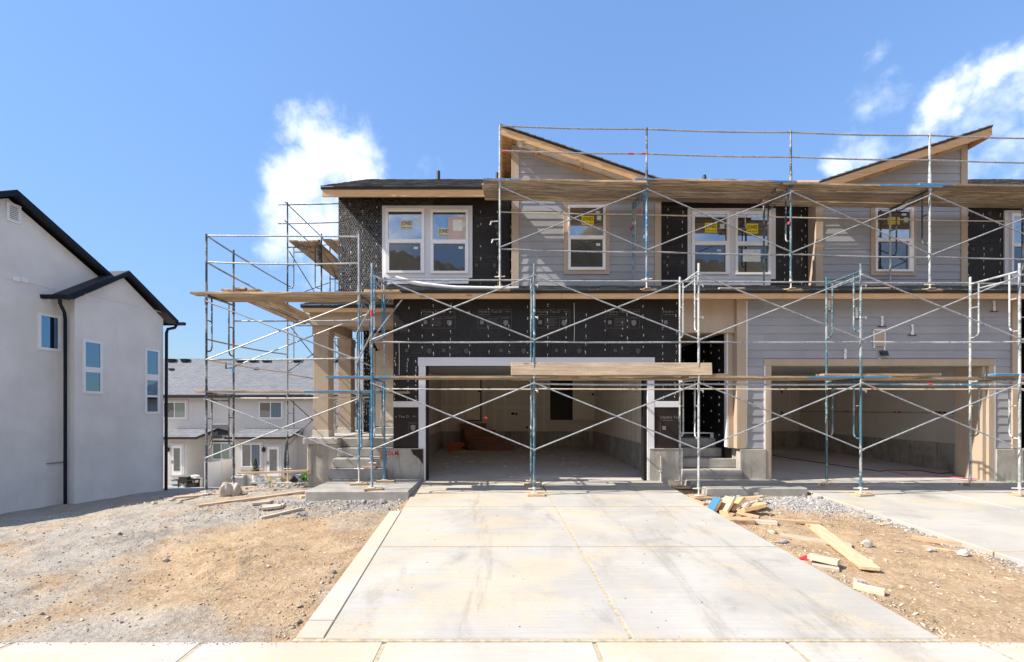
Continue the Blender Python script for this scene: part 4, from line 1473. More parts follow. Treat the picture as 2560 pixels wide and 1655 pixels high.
u1 = [tuple(TW_(*Z5(p), WY) for p in ((553, 875, 745, 1283), (570, 857, 765, 1005), (582, 845, 1035, 1265))),
      tuple(TW_(*Z5(p), WY) for p in ((927, 1242, 752, 1287), (943, 1225, 770, 1008), (952, 1215, 1040, 1268)))]
wa, wb = twin(tr1, u1, WY, TW_(*Z5((556, 1242, 1322, 1368)), WY))
GLY = WY - .012
sticker(wa, TW_(*Z5((675, 775, 838, 920)), WY), GLY, True)
note(wa, TW_(*Z5((790, 826, 805, 826)), WY), GLY)
note(wa, TW_(*Z5((798, 834, 848, 885)), WY), GLY, 'paper_green')
note(wa, TW_(*Z5((785, 820, 1062, 1082)), WY), WY - .006, 'paper_green')
sticker(wb, TW_(*Z5((988, 1088, 905, 985)), WY), GLY, True)
cb = note(wb, TW_(*Z5((1075, 1224, 814, 1008)), WY), GLY - .003, 'cardboard', 'cardboard_sheet')
note(wb, TW_(*Z5((1113, 1192, 838, 930)), WY), GLY - .006, 'paper')
note(wb, TW_(*Z5((1186, 1218, 862, 896)), WY), GLY - .007, 'paper_green')
note(wb, TW_(*Z5((1160, 1197, 800, 816)), WY), GLY, 'paper')
note(wb, TW_(*Z5((1160, 1197, 1060, 1080)), WY), WY - .006, 'paper_green')
u3 = [tuple(TW_(*Z7(p), WY) for p in ((283, 583, 798, 1305), (303, 568, 818, 1042), (305, 552, 1073, 1288))),
      tuple(TW_(*Z7(p), WY) for p in ((632, 912, 800, 1308), (648, 896, 822, 1045), (650, 893, 1077, 1290)))]
wc, wd = twin(tr3, u3, WY, TW_(*Z7((283, 920, 1342, 1388)), WY))
sticker(wc, TW_(*Z7((390, 486, 892, 970)), WY), GLY)
note(wc, TW_(*Z7((510, 547, 900, 938)), WY), GLY, 'paper_green')
note(wc, TW_(*Z7((487, 520, 1104, 1120)), WY), WY - .006, 'paper_green')
sticker(wd, TW_(*Z7((722, 816, 898, 976)), WY), GLY)
sh = TW_(*Z7((693, 836, 1104, 1202)), WY)
note(wd, sh, WY - .006, 'paper')
mb = MB()
add_text(mb, '422', sh[0] + .62 * (sh[1] - sh[0]), sh[0] + .84 * (sh[1] - sh[0]), sh[3] - .07, sh[3] - .03, WY - .0155)
mb.build('note_lettering', M['canvas_grey'], wd)
u5 = [tuple(TW_(*p, WY) for p in ((2524, 2620, 534, 694), (2529, 2614, 542, 610), (2529, 2610, 618, 686)))]
we, = twin(tr5, u5, WY, TW_(2524, 2620, 700, 716, WY))
sticker(we, TW_(2553, 2582, 566, 590, WY), GLY)

# grey siding bays with mono-pitch roofs
def mono(x0, x1, win, left_high):
    gw = None
    Yg = GYW
    wt_ = TW_(*win['trim'], Yg)
    RY = 10.30                                          # outer face of the rake board
    if left_high:
        xa, za, xb, zb = -.06, 7.97, 3.62, 6.72
    else:
        xa, za, xb, zb = 7.20, 6.70, 11.07, 7.95
    s = (zb - za) / (xb - xa)
    top = lambda x: za + s * (x - xa)
    # backing wall
    mb_ = MB()
    pts = [(x0, Yg, UZ0), (x1, Yg, UZ0), (x1, Yg, top(x1) - .06), (x0, Yg, top(x0) - .06)]
    mb_.prism(pts, (0, 3.2, 0))
    gw = mb_.build('wall', M['trim_tan'], house)
    siding(gw, x0 + .16, x1 - .14, UZ0 + .13, 8.1, Yg - .001, [wt_], top=(za - s * xa - .155, s))
    board(house, 'corner_board', x0 - .02, x0 + .155, Yg - .034, Yg + .02, UZ0, (top(x0) - .085 if left_high else 6.85), 'trim_tan', .004)
    board(house, 'corner_board', x1 - .135, x1 + .02, Yg - .034, Yg + .02, UZ0, (6.85 if left_high else top(x1) - .085), 'trim_tan', .004)
    # frieze along the slope
    mb_ = MB()
    mb_.prism([(x0 + .158, Yg - .04, top(x0 + .158) - .175), (x1 - .137, Yg - .04, top(x1 - .137) - .175), (x1 - .137, Yg - .04, top(x1 - .137) - .085), (x0 + .158, Yg - .04, top(x0 + .158) - .085)], (0, .035, 0))
    mb_.build('frieze_board', M['frieze_tan'], house)
    # roof deck, rake board, soffit wrap, lookouts
    mb_ = MB()
    mb_.prism([(xa, RY + .02, top(xa) - .05), (xb, RY + .02, top(xb) - .05), (xb, RY + .02, top(xb)), (xa, RY + .02, top(xa))], (0, 3.4, 0))
    mb_.build('roof', M['osb'], house)
    mb_ = MB()
    mb_.prism([(xa, RY - .02, top(xa) - .20), (xb, RY - .02, top(xb) - .20), (xb, RY - .02, top(xb) - .02), (xa, RY - .02, top(xa) - .02)], (0, .038, 0))
    mb_.build('fascia', M['fascia_wood'], house, bevel=.003)
    # the high eave's own board runs back
    xe = xa if left_high else xb
    board(house, 'fascia', xe - (.0 if left_high else .038), xe + (.038 if left_high else .0), RY + .021, RY + 3.4, top(xe) - .235 - .01, top(xe) - .105, 'fascia_wood', .003)
    n = 20
    mb_ = MB()
    rnd_ = random.Random(4)
    pts = []
    for i in range(n + 1):
        x = x0 + .1 + (x1 - x0 - .2) * i / n
        pts.append((x, top(x) - .085 + rnd_.uniform(-.01, .008), top(x) - .15 + rnd_.uniform(-.015, .01)))
    vs, fs = [], []
    for x, zl, zh in pts:
        vs += [(x, Yg - .05 + rnd_.uniform(-.012, .012), zl), (x, RY + .06 + rnd_.uniform(-.02, .02), zh + rnd_.uniform(-.01, .01))]
    for i in range(n):
        fs.append((2 * i, 2 * i + 2, 2 * i + 3, 2 * i + 1))
    mb_.add(vs, fs)
    mb_.build('soffit_wrap', M['white_wrap'], house)
    for t in (.16, .46, .80):
        x = x0 + (x1 - x0) * t
        mb_ = MB()
        mb_.obox((x, (RY + Yg) / 2, top(x) - .13), (.02, 0, s * .02), (0, (Yg - RY) / 2 - .05, 0), (-s * .035, 0, .035))
        mb_.build('lookout', M['fascia_wood'], house)
    # shingles: stepped courses climbing the slope, seen on edge
    mb_ = MB()
    L = abs(xb - xa)
    m = 22
    lo, hi = (xb, xa) if left_high else (xa, xb)
    for i in range(m):
        xl_, xh_ = lo + (hi - lo) * i / m, lo + (hi - lo) * min(1, (i + 1.35) / m)
        y = RY - .05 - rnd_.random() * .012
        mb_.prism([(xl_, y, top(xl_) + .004), (xh_, y, top(xh_) + .004), (xh_, y, top(xh_) + .012), (xl_, y, top(xl_) + .034)], (0, 3.5, 0))
    mb_.build('shingles', M['shingle'], house, kind='stuff')
    mb_ = MB()
    mb_.prism([(xa - .02, RY - .035, top(xa - .02) - .03), (xb, RY - .035, top(xb) - .03), (xb, RY - .035, top(xb) + .01), (xa - .02, RY - .035, top(xa - .02) + .01)], (0, .05, 0))
    mb_.build('drip_edge', M['drip_edge'], house)
    # window
    fr, up, lo_ = (TW_(*win[k], Yg) for k in ('frame', 'up', 'lo'))
    tb = frame_mesh(wt_, [fr], Yg + .0, .045, 'trim_tan', 'window_trim', house)
    board(tb, 'trim_cap', wt_[0] - .01, wt_[1] + .01, Yg - .055, Yg - .0, wt_[3], wt_[3] + .018, 'caulk', 0)
    wn = hung_window(Yg - .02, fr, up, lo_)
    return wn, Yg - .032, Yg - .026


w2n = dict(trim=Z6((668, 1036, 720, 1305)), frame=Z6((704, 1002, 755, 1272)), up=Z6((716, 990, 770, 1000)), lo=Z6((724, 980, 1027, 1250)))
w4n = dict(trim=Z8((366, 727, 742, 1315)), frame=Z8((398, 698, 775, 1285)), up=Z8((412, 684, 787, 1020)), lo=Z8((412, 662, 1046, 1268)))
wf, ya, yb = mono(.245, 3.73, w2n, True)
sticker(wf, TW_(*Z6((812, 910, 838, 912)), GYW), ya)
note(wf, TW_(*Z6((925, 957, 800, 820)), GYW), ya, 'paper_green')
note(wf, TW_(*Z6((935, 970, 836, 872)), GYW), ya, 'paper_green')
note(wf, TW_(*Z6((930, 962, 1057, 1077)), GYW), yb, 'paper_green')
wg, ya, yb = mono(7.41, 10.95, w4n, False)
sticker(wg, TW_(*Z8((500, 594, 849, 906)), GYW), ya)
note(wg, TW_(*Z8((613, 648, 819, 836)), GYW), ya, 'paper_green')
note(wg, TW_(*Z8((630, 663, 852, 888)), GYW), ya, 'paper_green')
mb = MB()   # product tag under the high end of the left rake
mb.box(wx(1297, 10.4), wx(1313, 10.4), 10.40, 10.41, wz(368, 10.4), wz(350, 10.4))
tg = mb.build('product_tag', M['paper'], house)
MB().box(wx(1305, 10.39), wx(1314, 10.39), 10.385, 10.399, wz(367, 10.39), wz(352, 10.39)).build('tag_band', M['yellow_pale'], tg)
mb = MB()
add_text(mb, '78015', wx(2160, 10.27), wx(2173, 10.27), wz(450, 10.27), wz(444, 10.27), 10.274)
mb.build('lumber_stamp', M['ink'], house)

# main roof
ry, rz = 10.50, 6.64
RYD, RZD = 14.1, 6.64 + .552 * 3.6
for a, b in ((-4.14, -.09), (3.64, 7.18), (11.1, 15.5)):
    ry = 10.50 if a < 0 else 10.64
    board(house, 'fascia', a, b, ry - .02, ry + .02, 6.45, 6.615, 'fascia_wood', .004)
    board(house, 'drip_edge', a - .03, b, ry - .045, ry + .05, 6.617, 6.665, 'drip_edge', .004)
ry = 10.50
mb = MB()
mb.prism([(-4.14, ry, 6.56), (-4.14, ry, 6.645), (-4.14, RYD, RZD), (-4.14, RYD + 3.6, rz), (-4.14, RYD + 3.6, rz - .1), (-4.14, RYD, RZD - .1)], (4.05, 0, 0))
ry = 10.64
mb.prism([(3.64, ry, 6.56), (3.64, ry, 6.645), (3.64, RYD, RZD), (3.64, RYD + 3.6, rz), (3.64, RYD + 3.6, rz - .1), (3.64, RYD, RZD - .1)], (3.54, 0, 0))
mb.prism([(11.1, ry, 6.56), (11.1, ry, 6.645), (11.1, RYD, RZD), (11.1, RYD + 3.6, rz), (11.1, RYD + 3.6, rz - .1), (11.1, RYD, RZD - .1)], (5, 0, 0))
mb.prism([(-.09, 13.75, 6.5 + .552 * 3.2), (-.09, 13.75, 6.64 + .552 * 3.2), (-.09, RYD, RZD), (-.09, RYD + 3.6, rz), (-.09, RYD + 3.6, rz - .1)], (12, 0, 0))
mb.build('roof', M['osb'], house)
shingles(house, -4.17, -.1, (10.45, 6.668), (RYD, RZD + .02), 36, seed=6)
shingles(house, 11.1, 16.1, (10.55, 6.668), (RYD, RZD + .02), 36, seed=9)
shingles(house, 3.66, 7.16, (ry - .05, 6.668), (RYD, RZD + .02), 36, seed=7)
mb = MB()   # body of the house behind
mb.box(-3.96, 15.5, 17.32, 17.45, -.3, 6.5)
mb.box(-3.96, 15.5, UY + .16, 17.45, 3.97, 6.5)
mb.box(-3.96, -2.42, 13.16, 17.45, -.3, 3.96)
mb.prism([(-3.96, UY + .2, 6.5), (-3.96, 17.4, 6.5), (-3.96, 14.1, 8.4)], (.15, 0, 0))
mb.build('wall', M['black_wrap'], house)
for px, py0, py1, Y, r in ((1096, 428, 458, 14.0, .055), (1243, 432, 460, 14.0, .05), (1761, 438, 452, 14.5, .05)):
    b = at(px, py1, Y)
    t = at(px, py0, Y)
    p = MB()
    p.tube([(b.x, Y, b.z - .4), (b.x, Y, t.z)], r, 10)
    o = p.build('vent_pipe', M['pipe_black'], house, smooth=True)
    MB().lathe([(r * 2.4, b.z - .05), (r * 1.3, b.z + .05), (r * 1.25, b.z + .12)], (b.x, Y, 0), 12).build('flashing', M['pipe_black'], o)
# ------------------------------------------------------------------ scaffolds
PR = .0215


def frame(root, a, b, z0, H, mat, jack=None, header=None, stub=.06, name='end_frame', mat2=None):
    """one ladder frame: two posts, a header, the short second bar, two looped inner legs with rungs"""
    a, b = Vector((*a, 0)), Vector((*b, 0))
    d = (b - a)
    W = d.length
    d.normalize()
    zh = z0 + (header or H - .06)
    mb_ = MB()
    P = lambda t, z: Vector((a.x + d.x * t, a.y + d.y * t, z))
    mb_.tube([P(0, zh), P(W, zh)], PR * .95)
    ti = .17
    mb_.tube([P(ti, zh - .13), P(W - ti, zh - .13)], PR * .75)
    zb = zh - 1.12
    for t0, sgn in ((0, 1), (W, -1)):
        t = t0 + sgn * ti
        pts = [P(t, zh), P(t, zb + .10), P(t - sgn * .02, zb + .045), P(t - sgn * .07, zb + .008), P(t0, zb)]
        mb_.tube(pts, PR * .72, 8)
        mb_.tube([P(t0, zh - .50), P(t, zh - .50)], PR * .6, 6)
    fr = mb_.build(name, M[mat2 or mat], root, smooth=True)
    for t in (0, W):
        p = MB()
        p.tube([P(t, z0), P(t, z0 + H + stub)], PR, 10)
        for zz in (.69, 1.92):
            c = P(t, z0 + zz)
            p.tube([c, c + Vector((.0 if abs(d.x) > .5 else .035, -.035 if abs(d.x) > .5 else 0, 0))], .008, 6)
            p.tube([c + Vector((.0, 0, .0)), c + Vector((-.03, 0, 0))], .008, 6)
        p.tube([P(t, z0 - .04), P(t, z0 + .07)], PR * 1.2, 10)
        p.build('post', M[mat], fr, smooth=True)
    if jack:
        for t, zg in ((0, jack[0]), (W, jack[1])):
            if zg is None:
                continue
            j = MB()
            c = P(t, 0)
            j.tube([(c.x, c.y, zg + .005), (c.x, c.y, z0 + .05)], .016, 8)
            h = .11
            an = random.uniform(-.4, .4)
            j.tube([(c.x - h * math.cos(an), c.y - h * math.sin(an), z0 - .05), (c.x + h * math.cos(an), c.y + h * math.sin(an), z0 - .045)], .012, 6)
            j.tube([(c.x, c.y, z0 - .065), (c.x, c.y, z0 - .02)], .03, 8)
            j.box(c.x - .065, c.x + .065, c.y - .065, c.y + .065, zg, zg + .008)
            j.build('base_jack', M['cream_metal'], fr, smooth=False)
    return fr


def bar(root, name, pts, r, mat):
    return MB().tube(pts, r, 7).build(name, M[mat], root, smooth=True)


def sag(p, q, k=.012, n=5):
    p, q = Vector(p), Vector(q)
    return [p.lerp(q, i / n) - Vector((0, 0, k * math.sin(math.pi * i / n))) for i in range(n + 1)]


def brace(root, p00, p11, p01, p10, mat='galv', r=.0135):
    mb_ = MB()
    mb_.tube([p00, p11], r, 7)
    mb_.tube([p01, p10], r, 7)
    for q in (p00, p11, p01, p10):
        mb_.tube([Vector(q) + Vector((0, -.018, 0)), Vector(q) + Vector((0, .018, 0))], .02, 6)
    return mb_.build('cross_brace', M[mat], root, smooth=True)


def ring(root, p, axis, L, r, mat, name):
    p, axis = Vector(p), Vector(axis).normalized()
    return MB().tube([p - axis * L / 2, p + axis * L / 2], r, 10).build(name, M[mat], root)


# 1. the run along the garages, two lifts high
lower = thing('scaffold', (4, 9, 0), 'long two-lift tube scaffold standing on the driveways before the garages', 'scaffold')
LX = [-2.44, .605, 3.69, 6.73, 9.71, 12.75]
LF, LR = 8.54, 9.44
mats_l = ['galv_blue', 'galv_teal', 'galv_white', 'galv_teal', 'galv_white', 'galv']
footz = []
for i, x in enumerate(LX):
    on_slab = i == 0
    gf = .05 if on_slab else (drive_z(LF) if i in (1, 3, 4, 5) else -.105)
    gr = .05 if on_slab else (drive_z(LR) if i in (1, 3, 4, 5) else -.06)
    footz.append((gf, gr))
    j = (gf + .042, gr + .042)
    frame(lower, (x, LF), (x, LR), .125, 2.055, mats_l[i], j, 2.0)
    frame(lower, (x, LF), (x, LR), 2.18, 2.06, mats_l[i] if i != 1 else 'galv_teal', None, 1.97)
for i in range(5):
    x0, x1 = LX[i], LX[i + 1]
    for z0 in (.125, 2.18):
        za, zb = z0 + .68, z0 + (1.93 if z0 < 1 else 1.89)
        for y in (LF - .035,):
            brace(lower, (x0, y, za), (x1, y, zb), (x0, y - .012, zb), (x1, y - .012, za))
    bar(lower, 'guard_rail', sag((x0, LF + .03, 2.83), (x1, LF + .03, 2.83), .01), .0165, 'galv_white' if i > 2 else 'galv')
    bar(lower, 'guard_rail', sag((x0 - .1, LR + .04, 4.26 - .02 * i), (x1 + .1, LR + .04, 4.25 - .02 * i), .008), .018, 'galv')
    if i > 0:
        bar(lower, 'guard_rail', sag((x0, LF + .03, 2.04), (x1, LF + .03, 2.03), .012), .018, 'galv_blue' if i == 3 else 'galv')
    bar(lower, 'guard_rail', sag((x0, LR - .03, 1.98), (x1, LR - .03, 1.97), .004), .014, 'cream_metal')
for a, b in (((-2.46, 8.50, 2.83), (-2.05, 9.8, 4.05)), ((-2.46, 8.48, 2.78), (-2.02, 9.8, 3.40)), ((-2.9, 9.05, 2.45), (-2.42, 8.56, 3.05)), ((-2.9, 9.1, 3.1), (-2.42, 8.56, 3.55))):
    bar(lower, 'tie_tube', [a, b], .016, 'galv')
ring(lower, (LX[0], LF, 3.36), (0, 0, 1), .10, .03, 'red_tape', 'red_clip')
ring(lower, (LX[4] + .0, LF + .12, 2.03), (1, .0, -.2), .07, .028, 'red_tape', 'red_clip')
ring(lower, (8.05, LF + .03, 2.035), (1, 0, 0), .07, .021, 'red_tape', 'red_tape')
ring(lower, (7.65, LR - .03, 1.97), (1, 0, 0), .06, .018, 'red_tape', 'red_tape')
ring(lower, (-.30, LF - .035, 1.405), (3.05, 0, -1.25), .05, .017, 'red_tape', 'red_tape')
for i, x in enumerate(LX[1:5]):
    mb = MB()
    for zz in (1.93, 3.3, 3.9):
        mb.tube([(x, LF, zz), (x + .06, LF - .05, zz - .03)], .007, 6)
        mb.tube([(x + .06, LF - .05, zz - .06), (x + .06, LF - .05, zz)], .012, 6)
    mb.build('locking_pin', M['steel'], lower)

# 2. the run standing on the lean-to roof
upper = thing('scaffold', (4.5, 10.1, 4.1), 'upper tube scaffold standing on the small lean-to roof under the upstairs windows', 'scaffold')
UX = [-.045, 3.05, 6.09, 9.02, 12.1]
UF, UR = 9.60, 10.58
mats_u = ['galv_white', 'galv_blue', 'galv_teal', 'galv_white', 'galv_dark']
rz_at = lambda y: EZ + .18 + .333 * (y - EY)
uz = lambda x: 4.40 - .018 * x
for i, x in enumerate(UX):
    z0 = uz(x)
    fr = frame(upper, (x, UF), (x, UR), z0, 2.02, mats_u[i], (rz_at(UF) + .03, rz_at(UR) + .02), 1.95, stub=.1, mat2=('galv_teal', 'galv_blue', 'galv_dark', 'galv_dark', 'galv_dark')[i])  # headers coloured darker to stand for shade under the deck
    zt = 7.56 - .022 * x
    p = MB()
    p.tube([(x, UF, z0 + 2.0), (x, UF, zt)], PR, 10)
    p.tube([(x + .0, UF, z0 + 1.9), (x, UF, z0 + 2.28)], PR * 1.35, 10)
    p.build('guard_post', M['galv_dark' if i in (1, 2) else 'galv_white'], upper, smooth=True)
for i in range(4):
    x0, x1 = UX[i], UX[i + 1]
    za0, za1 = uz(x0), uz(x1)
    brace(upper, (x0, UF - .035, za0 + .56), (x1, UF - .035, za1 + 1.83), (x0, UF - .047, za0 + 1.83), (x1, UF - .047, za1 + .56))
    bar(upper, 'guard_rail', sag((x0 - .02, UF + .03, za0 + .55), (x1 + .02, UF + .03, za1 + .53), .015), .0165, 'galv')
    bar(upper, 'guard_rail', sag((x0 - .02, UR + .03, za0 + 1.75), (x1 + .02, UR + .03, za1 + 1.75), .01), .0145, 'cream_metal')
    t0, t1 = 7.53 - .022 * x0, 7.53 - .022 * x1
    bar(upper, 'guard_rail', sag((x0, UF, t0), (x1, UF, t1), .022), .0165, 'galv')
    bar(upper, 'guard_rail', sag((x0, UF, t0 - .52), (x1, UF, t1 - .52), .018), .0165, 'galv')
for x, z in ((.08, 6.99), (2.72, 6.95), (3.0, 6.95)):
    ring(upper, (x, UF, z - .005), (1, 0, -.01), .12, .0185, 'red_tape', 'red_tape')
ring(upper, (3.0, UR, 5.75), (0, 0, 1), .06, .026, 'red_tape', 'red_clip')
ring(upper, (2.94, UF + .1, 5.78), (0, 0, 1), .05, .022, 'red_tape', 'red_clip')
ring(upper, (6.05, UF, 5.48), (0, 0, 1), .05, .026, 'red_tape', 'red_clip')
for x, y, zz in ((-.25, UF + .02, 5.52), (-.22, UF + .02, 5.14)):
    mb = MB()
    mb.tube([(x, y, zz), (x + .17, y, zz + .01)], .012, 6)
    mb.tube([(x, y, zz - .07), (x + .03, y, zz)], .016, 6)
    mb.build('clamp', M['galv_white'], upper)

# 3. the corner tower by the porch
tower = thing('scaffold', (-4.4, 9.5, -.1), 'two-lift scaffold tower with guard rails standing before the porch steps', 'scaffold')
TX0, TX1, TF, TR = -5.91, -2.86, 9.10, 10.02
for x, g, m in ((TX0, (-.13, -.14), 'galv_dark'), (TX1, (.095, .10), 'galv_blue')):
    frame(tower, (x, TF), (x, TR), (-.03 if x < -4 else .42), 1.95 if x < -4 else 1.50, m, g, 1.90 if x < -4 else 1.45)
    frame(tower, (x, TF), (x, TR), 1.92, 1.96, m, None, 1.92)
    for y in (TF, TR) if x < -4 else (TF,):
        p = MB()
        p.tube([(x, y, 3.85), (x, y, 5.06)], PR, 10)
        p.tube([(x, y, 3.65), (x, y, 4.05)], PR * 1.3, 10)
        p.build('guard_post', M['galv_dark' if x < -4 else 'galv'], tower, smooth=True)
for z0 in (-.03, 1.92):
    brace(tower, (TX0, TF - .035, z0 + .62), (TX1, TF - .035, z0 + 1.80), (TX0, TF - .047, z0 + 1.80), (TX1, TF - .047, z0 + .62))
brace(tower, (TX0, TR + .03, 2.5), (TX1, TR + .03, 3.7), (TX0, TR + .042, 3.7), (TX1, TR + .042, 2.5))
for z, k in ((5.03, .0), (4.50, .03)):
    bar(tower, 'guard_rail', sag((TX0, TF, z), (TX1, TF, z - .02), k), .016, 'galv')
    bar(tower, 'guard_rail', sag((TX0, TF, z), (TX0 - .02, 12.9, z - .06), .03), .016, 'galv')
    bar(tower, 'guard_rail', sag((TX0 + .03, TF, z - .02), (TX0 + .02, 10.6, z - .05), .02), .014, 'galv')
bar(tower, 'guard_rail', sag((TX0, TF, 2.55), (TX1, TF, 2.58), .012), .0165, 'galv')
bar(tower, 'guard_rail', sag((TX0, TR + .02, 3.50), (TX1, TR + .02, 3.52), .01), .015, 'galv')
bar(tower, 'guard_rail', sag((TX0, TR + .02, 1.80), (TX1, TR, 1.82), .012), .0165, 'cream_metal')
for p, q in (((TX0, TF, 2.55), (TX0 + .1, 12.6, 2.55)), ((TX0, TF, 2.96), (TX0, 12.5, 3.05))):
    bar(tower, 'side_rail', sag(p, q, .03), .0165, 'cream_metal' if p[2] < 2.7 else 'galv')
ring(tower, (TX0 - .0, 9.95, 4.46), (.0, 1, -.02), .07, .02, 'red_tape', 'red_tape')
ring(tower, (TX0, TR, 3.04), (0, 0, 1), .06, .026, 'red_tape', 'red_clip')
mb = MB()
mb.blob((TX0, TR - .03, 2.42), .05, 5, (.7, .7, 1.3), 1)
mb.blob((TX0 - .05, TR - .04, 2.47), .04, 6, (1.3, .6, .6), 1)
mb.build('blue_ribbon', M['tape_blue'], tower)

# 4. the scaffold down the left side of the house
sides = thing('scaffold', (-5.35, 14, -.8), 'tall three-lift scaffold on the left side of the house behind the porch', 'scaffold')
for Y, g in ((12.35, -.44), (15.4, -1.05)):
    xa, xb = -5.82, -4.90
    for k in range(3):
        frame(sides, (xa, Y), (xb, Y), -.02 + 2.0 * k, 2.0, 'galv_dark' if k != 1 else 'galv', (g, g) if k == 0 else None, 1.96, stub=.02)
    for x in (xa, xb):
        p = MB()
        p.tube([(x, Y, 5.98), (x, Y, 7.16 if x == xa else 6.3)], PR, 10)
        p.build('guard_post', M['galv_dark'], sides, smooth=True)
    for z in (7.11, 6.60):
        bar(sides, 'guard_rail', sag((xa - .25, Y, z - .02), (xb + .9, Y, z + .03), .01), .0155, 'galv_dark')
xa, xb = -5.82, -4.90
for x in (xa, xb):
    for k in range(3):
        z0 = -.02 + 2.0 * k
        mb = MB()
        mb.tube([(x + .03, 12.35, z0 + .6), (x + .03, 15.4, z0 + 1.85)], .0135, 7)
        mb.tube([(x + .045, 12.35, z0 + 1.85), (x + .045, 15.4, z0 + .6)], .0135, 7)
        mb.build('cross_brace', M['galv_dark'], sides, smooth=True)
for z in (7.11, 6.60):
    bar(sides, 'guard_rail', sag((xa, 12.2, z), (xa, 18.0, z), .02), .0155, 'galv_dark')
bar(sides, 'side_rail', sag((xa, 12.35, 2.5), (xa + .1, 15.4, 2.5), .02), .0155, 'cream_metal')
mb = MB()
mb.tube([(-4.95, 12.30, 5.45), (-4.95, 12.30, 6.12)], .04, 10)
mb.build('clamp', M['galv_dark'], sides)

# ------------------------------------------------------------------ planks and timber that lie loose
_bm = {}


def plank(name, L, W, T, loc, rot, mat, label, cat, group=None, bevel=.004):
    """a sawn board, built along its own x axis"""
    key = (round(L, 3), round(W, 3), round(T, 3), mat)
    if key not in _bm:
        mb_ = MB()
        n = 6
        vs = []
        rnd_ = random.Random(int(L * 1000 + W * 100))
        for i in range(n + 1):
            x = -L / 2 + L * i / n
            w = rnd_.uniform(-.003, .003)
            c = -.004 * math.sin(math.pi * i / n)
            for y, z in ((-W / 2 + w, 0), (W / 2 + w, 0), (W / 2 + w, T), (-W / 2 + w, T)):
                vs.append((x, y, z + c))
        fs = [(0, 3, 2, 1), (n * 4, n * 4 + 1, n * 4 + 2, n * 4 + 3)]
        for i in range(n):
            for k in range(4):
                fs.append((i * 4 + k, i * 4 + (k + 1) % 4, (i + 1) * 4 + (k + 1) % 4, (i + 1) * 4 + k))
        mb_.add(vs, fs)
        me = bpy.data.meshes.new(name)
        me.from_pydata(mb_.v, [], mb_.f)
        me.materials.append(M[mat])
        bm = bmesh.new()
        bm.from_mesh(me)
        bmesh.ops.recalc_face_normals(bm, faces=bm.faces)
        bmesh.ops.bevel(bm, geom=[e for e in bm.edges if e.calc_face_angle(0) > .6], offset=bevel, segments=1, affect='EDGES')
        bm.to_mesh(me)
        bm.free()
        _bm[key] = me
    o = bpy.data.objects.new(name, _bm[key])
    COL.objects.link(o)
    o.location = loc
    o.rotation_euler = rot
    return tag(o, label, cat, group)


def deck(x0, x1, y, z, mat, label, W=.235, T=.042, ry=0.0, rz=0.0, group='scaffold planks'):
    return plank('scaffold_plank', x1 - x0, W, T, ((x0 + x1) / 2, y, z), (0, ry, rz), mat, label, 'plank', group)


# lower deck
zl = 2.147
deck(-3.30, 1.02, LF + .10, zl, 'plank_blue_left', 'front plank of the lower deck, its blue end jutting out before the porch steps')
deck(-2.80, .62, LF + .345, zl, 'plank', 'bare plank behind the front one on the lower deck at the DLM footing')
deck(.30, 4.25, LF + .115, zl + .043, 'plank', 'front lower plank lying before the left garage opening under the upright board')
deck(.10, 4.10, LF + .36, zl, 'plank', 'middle plank of the lower deck over the left garage opening')
deck(.20, 4.15, LF + .61, zl, 'plank', 'wall-side plank of the lower deck over the left garage opening')
o = deck(.165, 3.93, LF - .02, 2.19, 'plank_blue_edge', 'wide board set on edge along the lower deck with a blue top edge', W=.235)
o.rotation_euler = (R(86), 0, 0)
o.location = (2.05, LF + .02, 2.315)
deck(3.50, 7.30, LF + .10, zl, 'plank_blue_right', 'front lower plank before the dark entry, blue at its right end')
deck(3.45, 7.2, LF + .345, zl, 'plank', 'middle plank of the lower deck before the dark entry')
deck(3.5, 7.15, LF + .60, zl, 'plank', 'wall-side plank of the lower deck before the dark entry')
deck(6.05, 8.25, LF + .12, zl + .044, 'plank_blue_both', 'short blue-painted plank lapped on the lower deck at the right garage')
deck(6.55, 10.15, LF + .36, zl, 'plank_blue_both', 'front lower plank across the right garage opening')
deck(6.5, 10.1, LF + .61, zl, 'plank', 'wall-side plank of the lower deck across the right garage opening')
deck(9.25, 13.2, LF + .10, zl + .044, 'plank_blue_left', 'lower plank at the right picture edge with a blue end')
deck(9.3, 13.2, LF + .35, zl, 'plank', 'second lower plank at the right picture edge, bare wood')
deck(9.35, 13.2, LF + .60, zl, 'plank', 'wall-side lower plank at the right picture edge')
# upper deck: three bays of four planks
names_u = ['front', 'second', 'third', 'wall-side']
bays = [(-.42, 3.05, .0, 'over the left mono-pitch bay', 'plank_blue_left'), (2.72, 6.22, .042, 'over the middle pair of windows', 'plank_blue_both'), (5.92, 9.25, .0, 'over the right grey bay', 'plank_blue_right'), (8.75, 12.6, .042, 'at the right picture edge', 'plank_blue_both')]
for bi, (a, b, dz_, where, mt) in enumerate(bays):
    xm_ = (a + b) / 2
    z = uz(xm_) + 1.95 + .022 + dz_
    for k in range(4):
        m = (mt, 'plank_worn', 'plank_dark', 'plank')[k] if bi % 2 == 0 else (mt, 'plank', 'plank_worn', 'plank_dark')[k]
        deck(a + random.uniform(-.03, .06), b + random.uniform(-.05, .05), UF + .07 + .248 * k + random.uniform(-.006, .006), z + random.uniform(-.004, .018), m, '%s plank of the high deck %s' % (names_u[k], where), ry=.018, rz=random.uniform(-.004, .004))
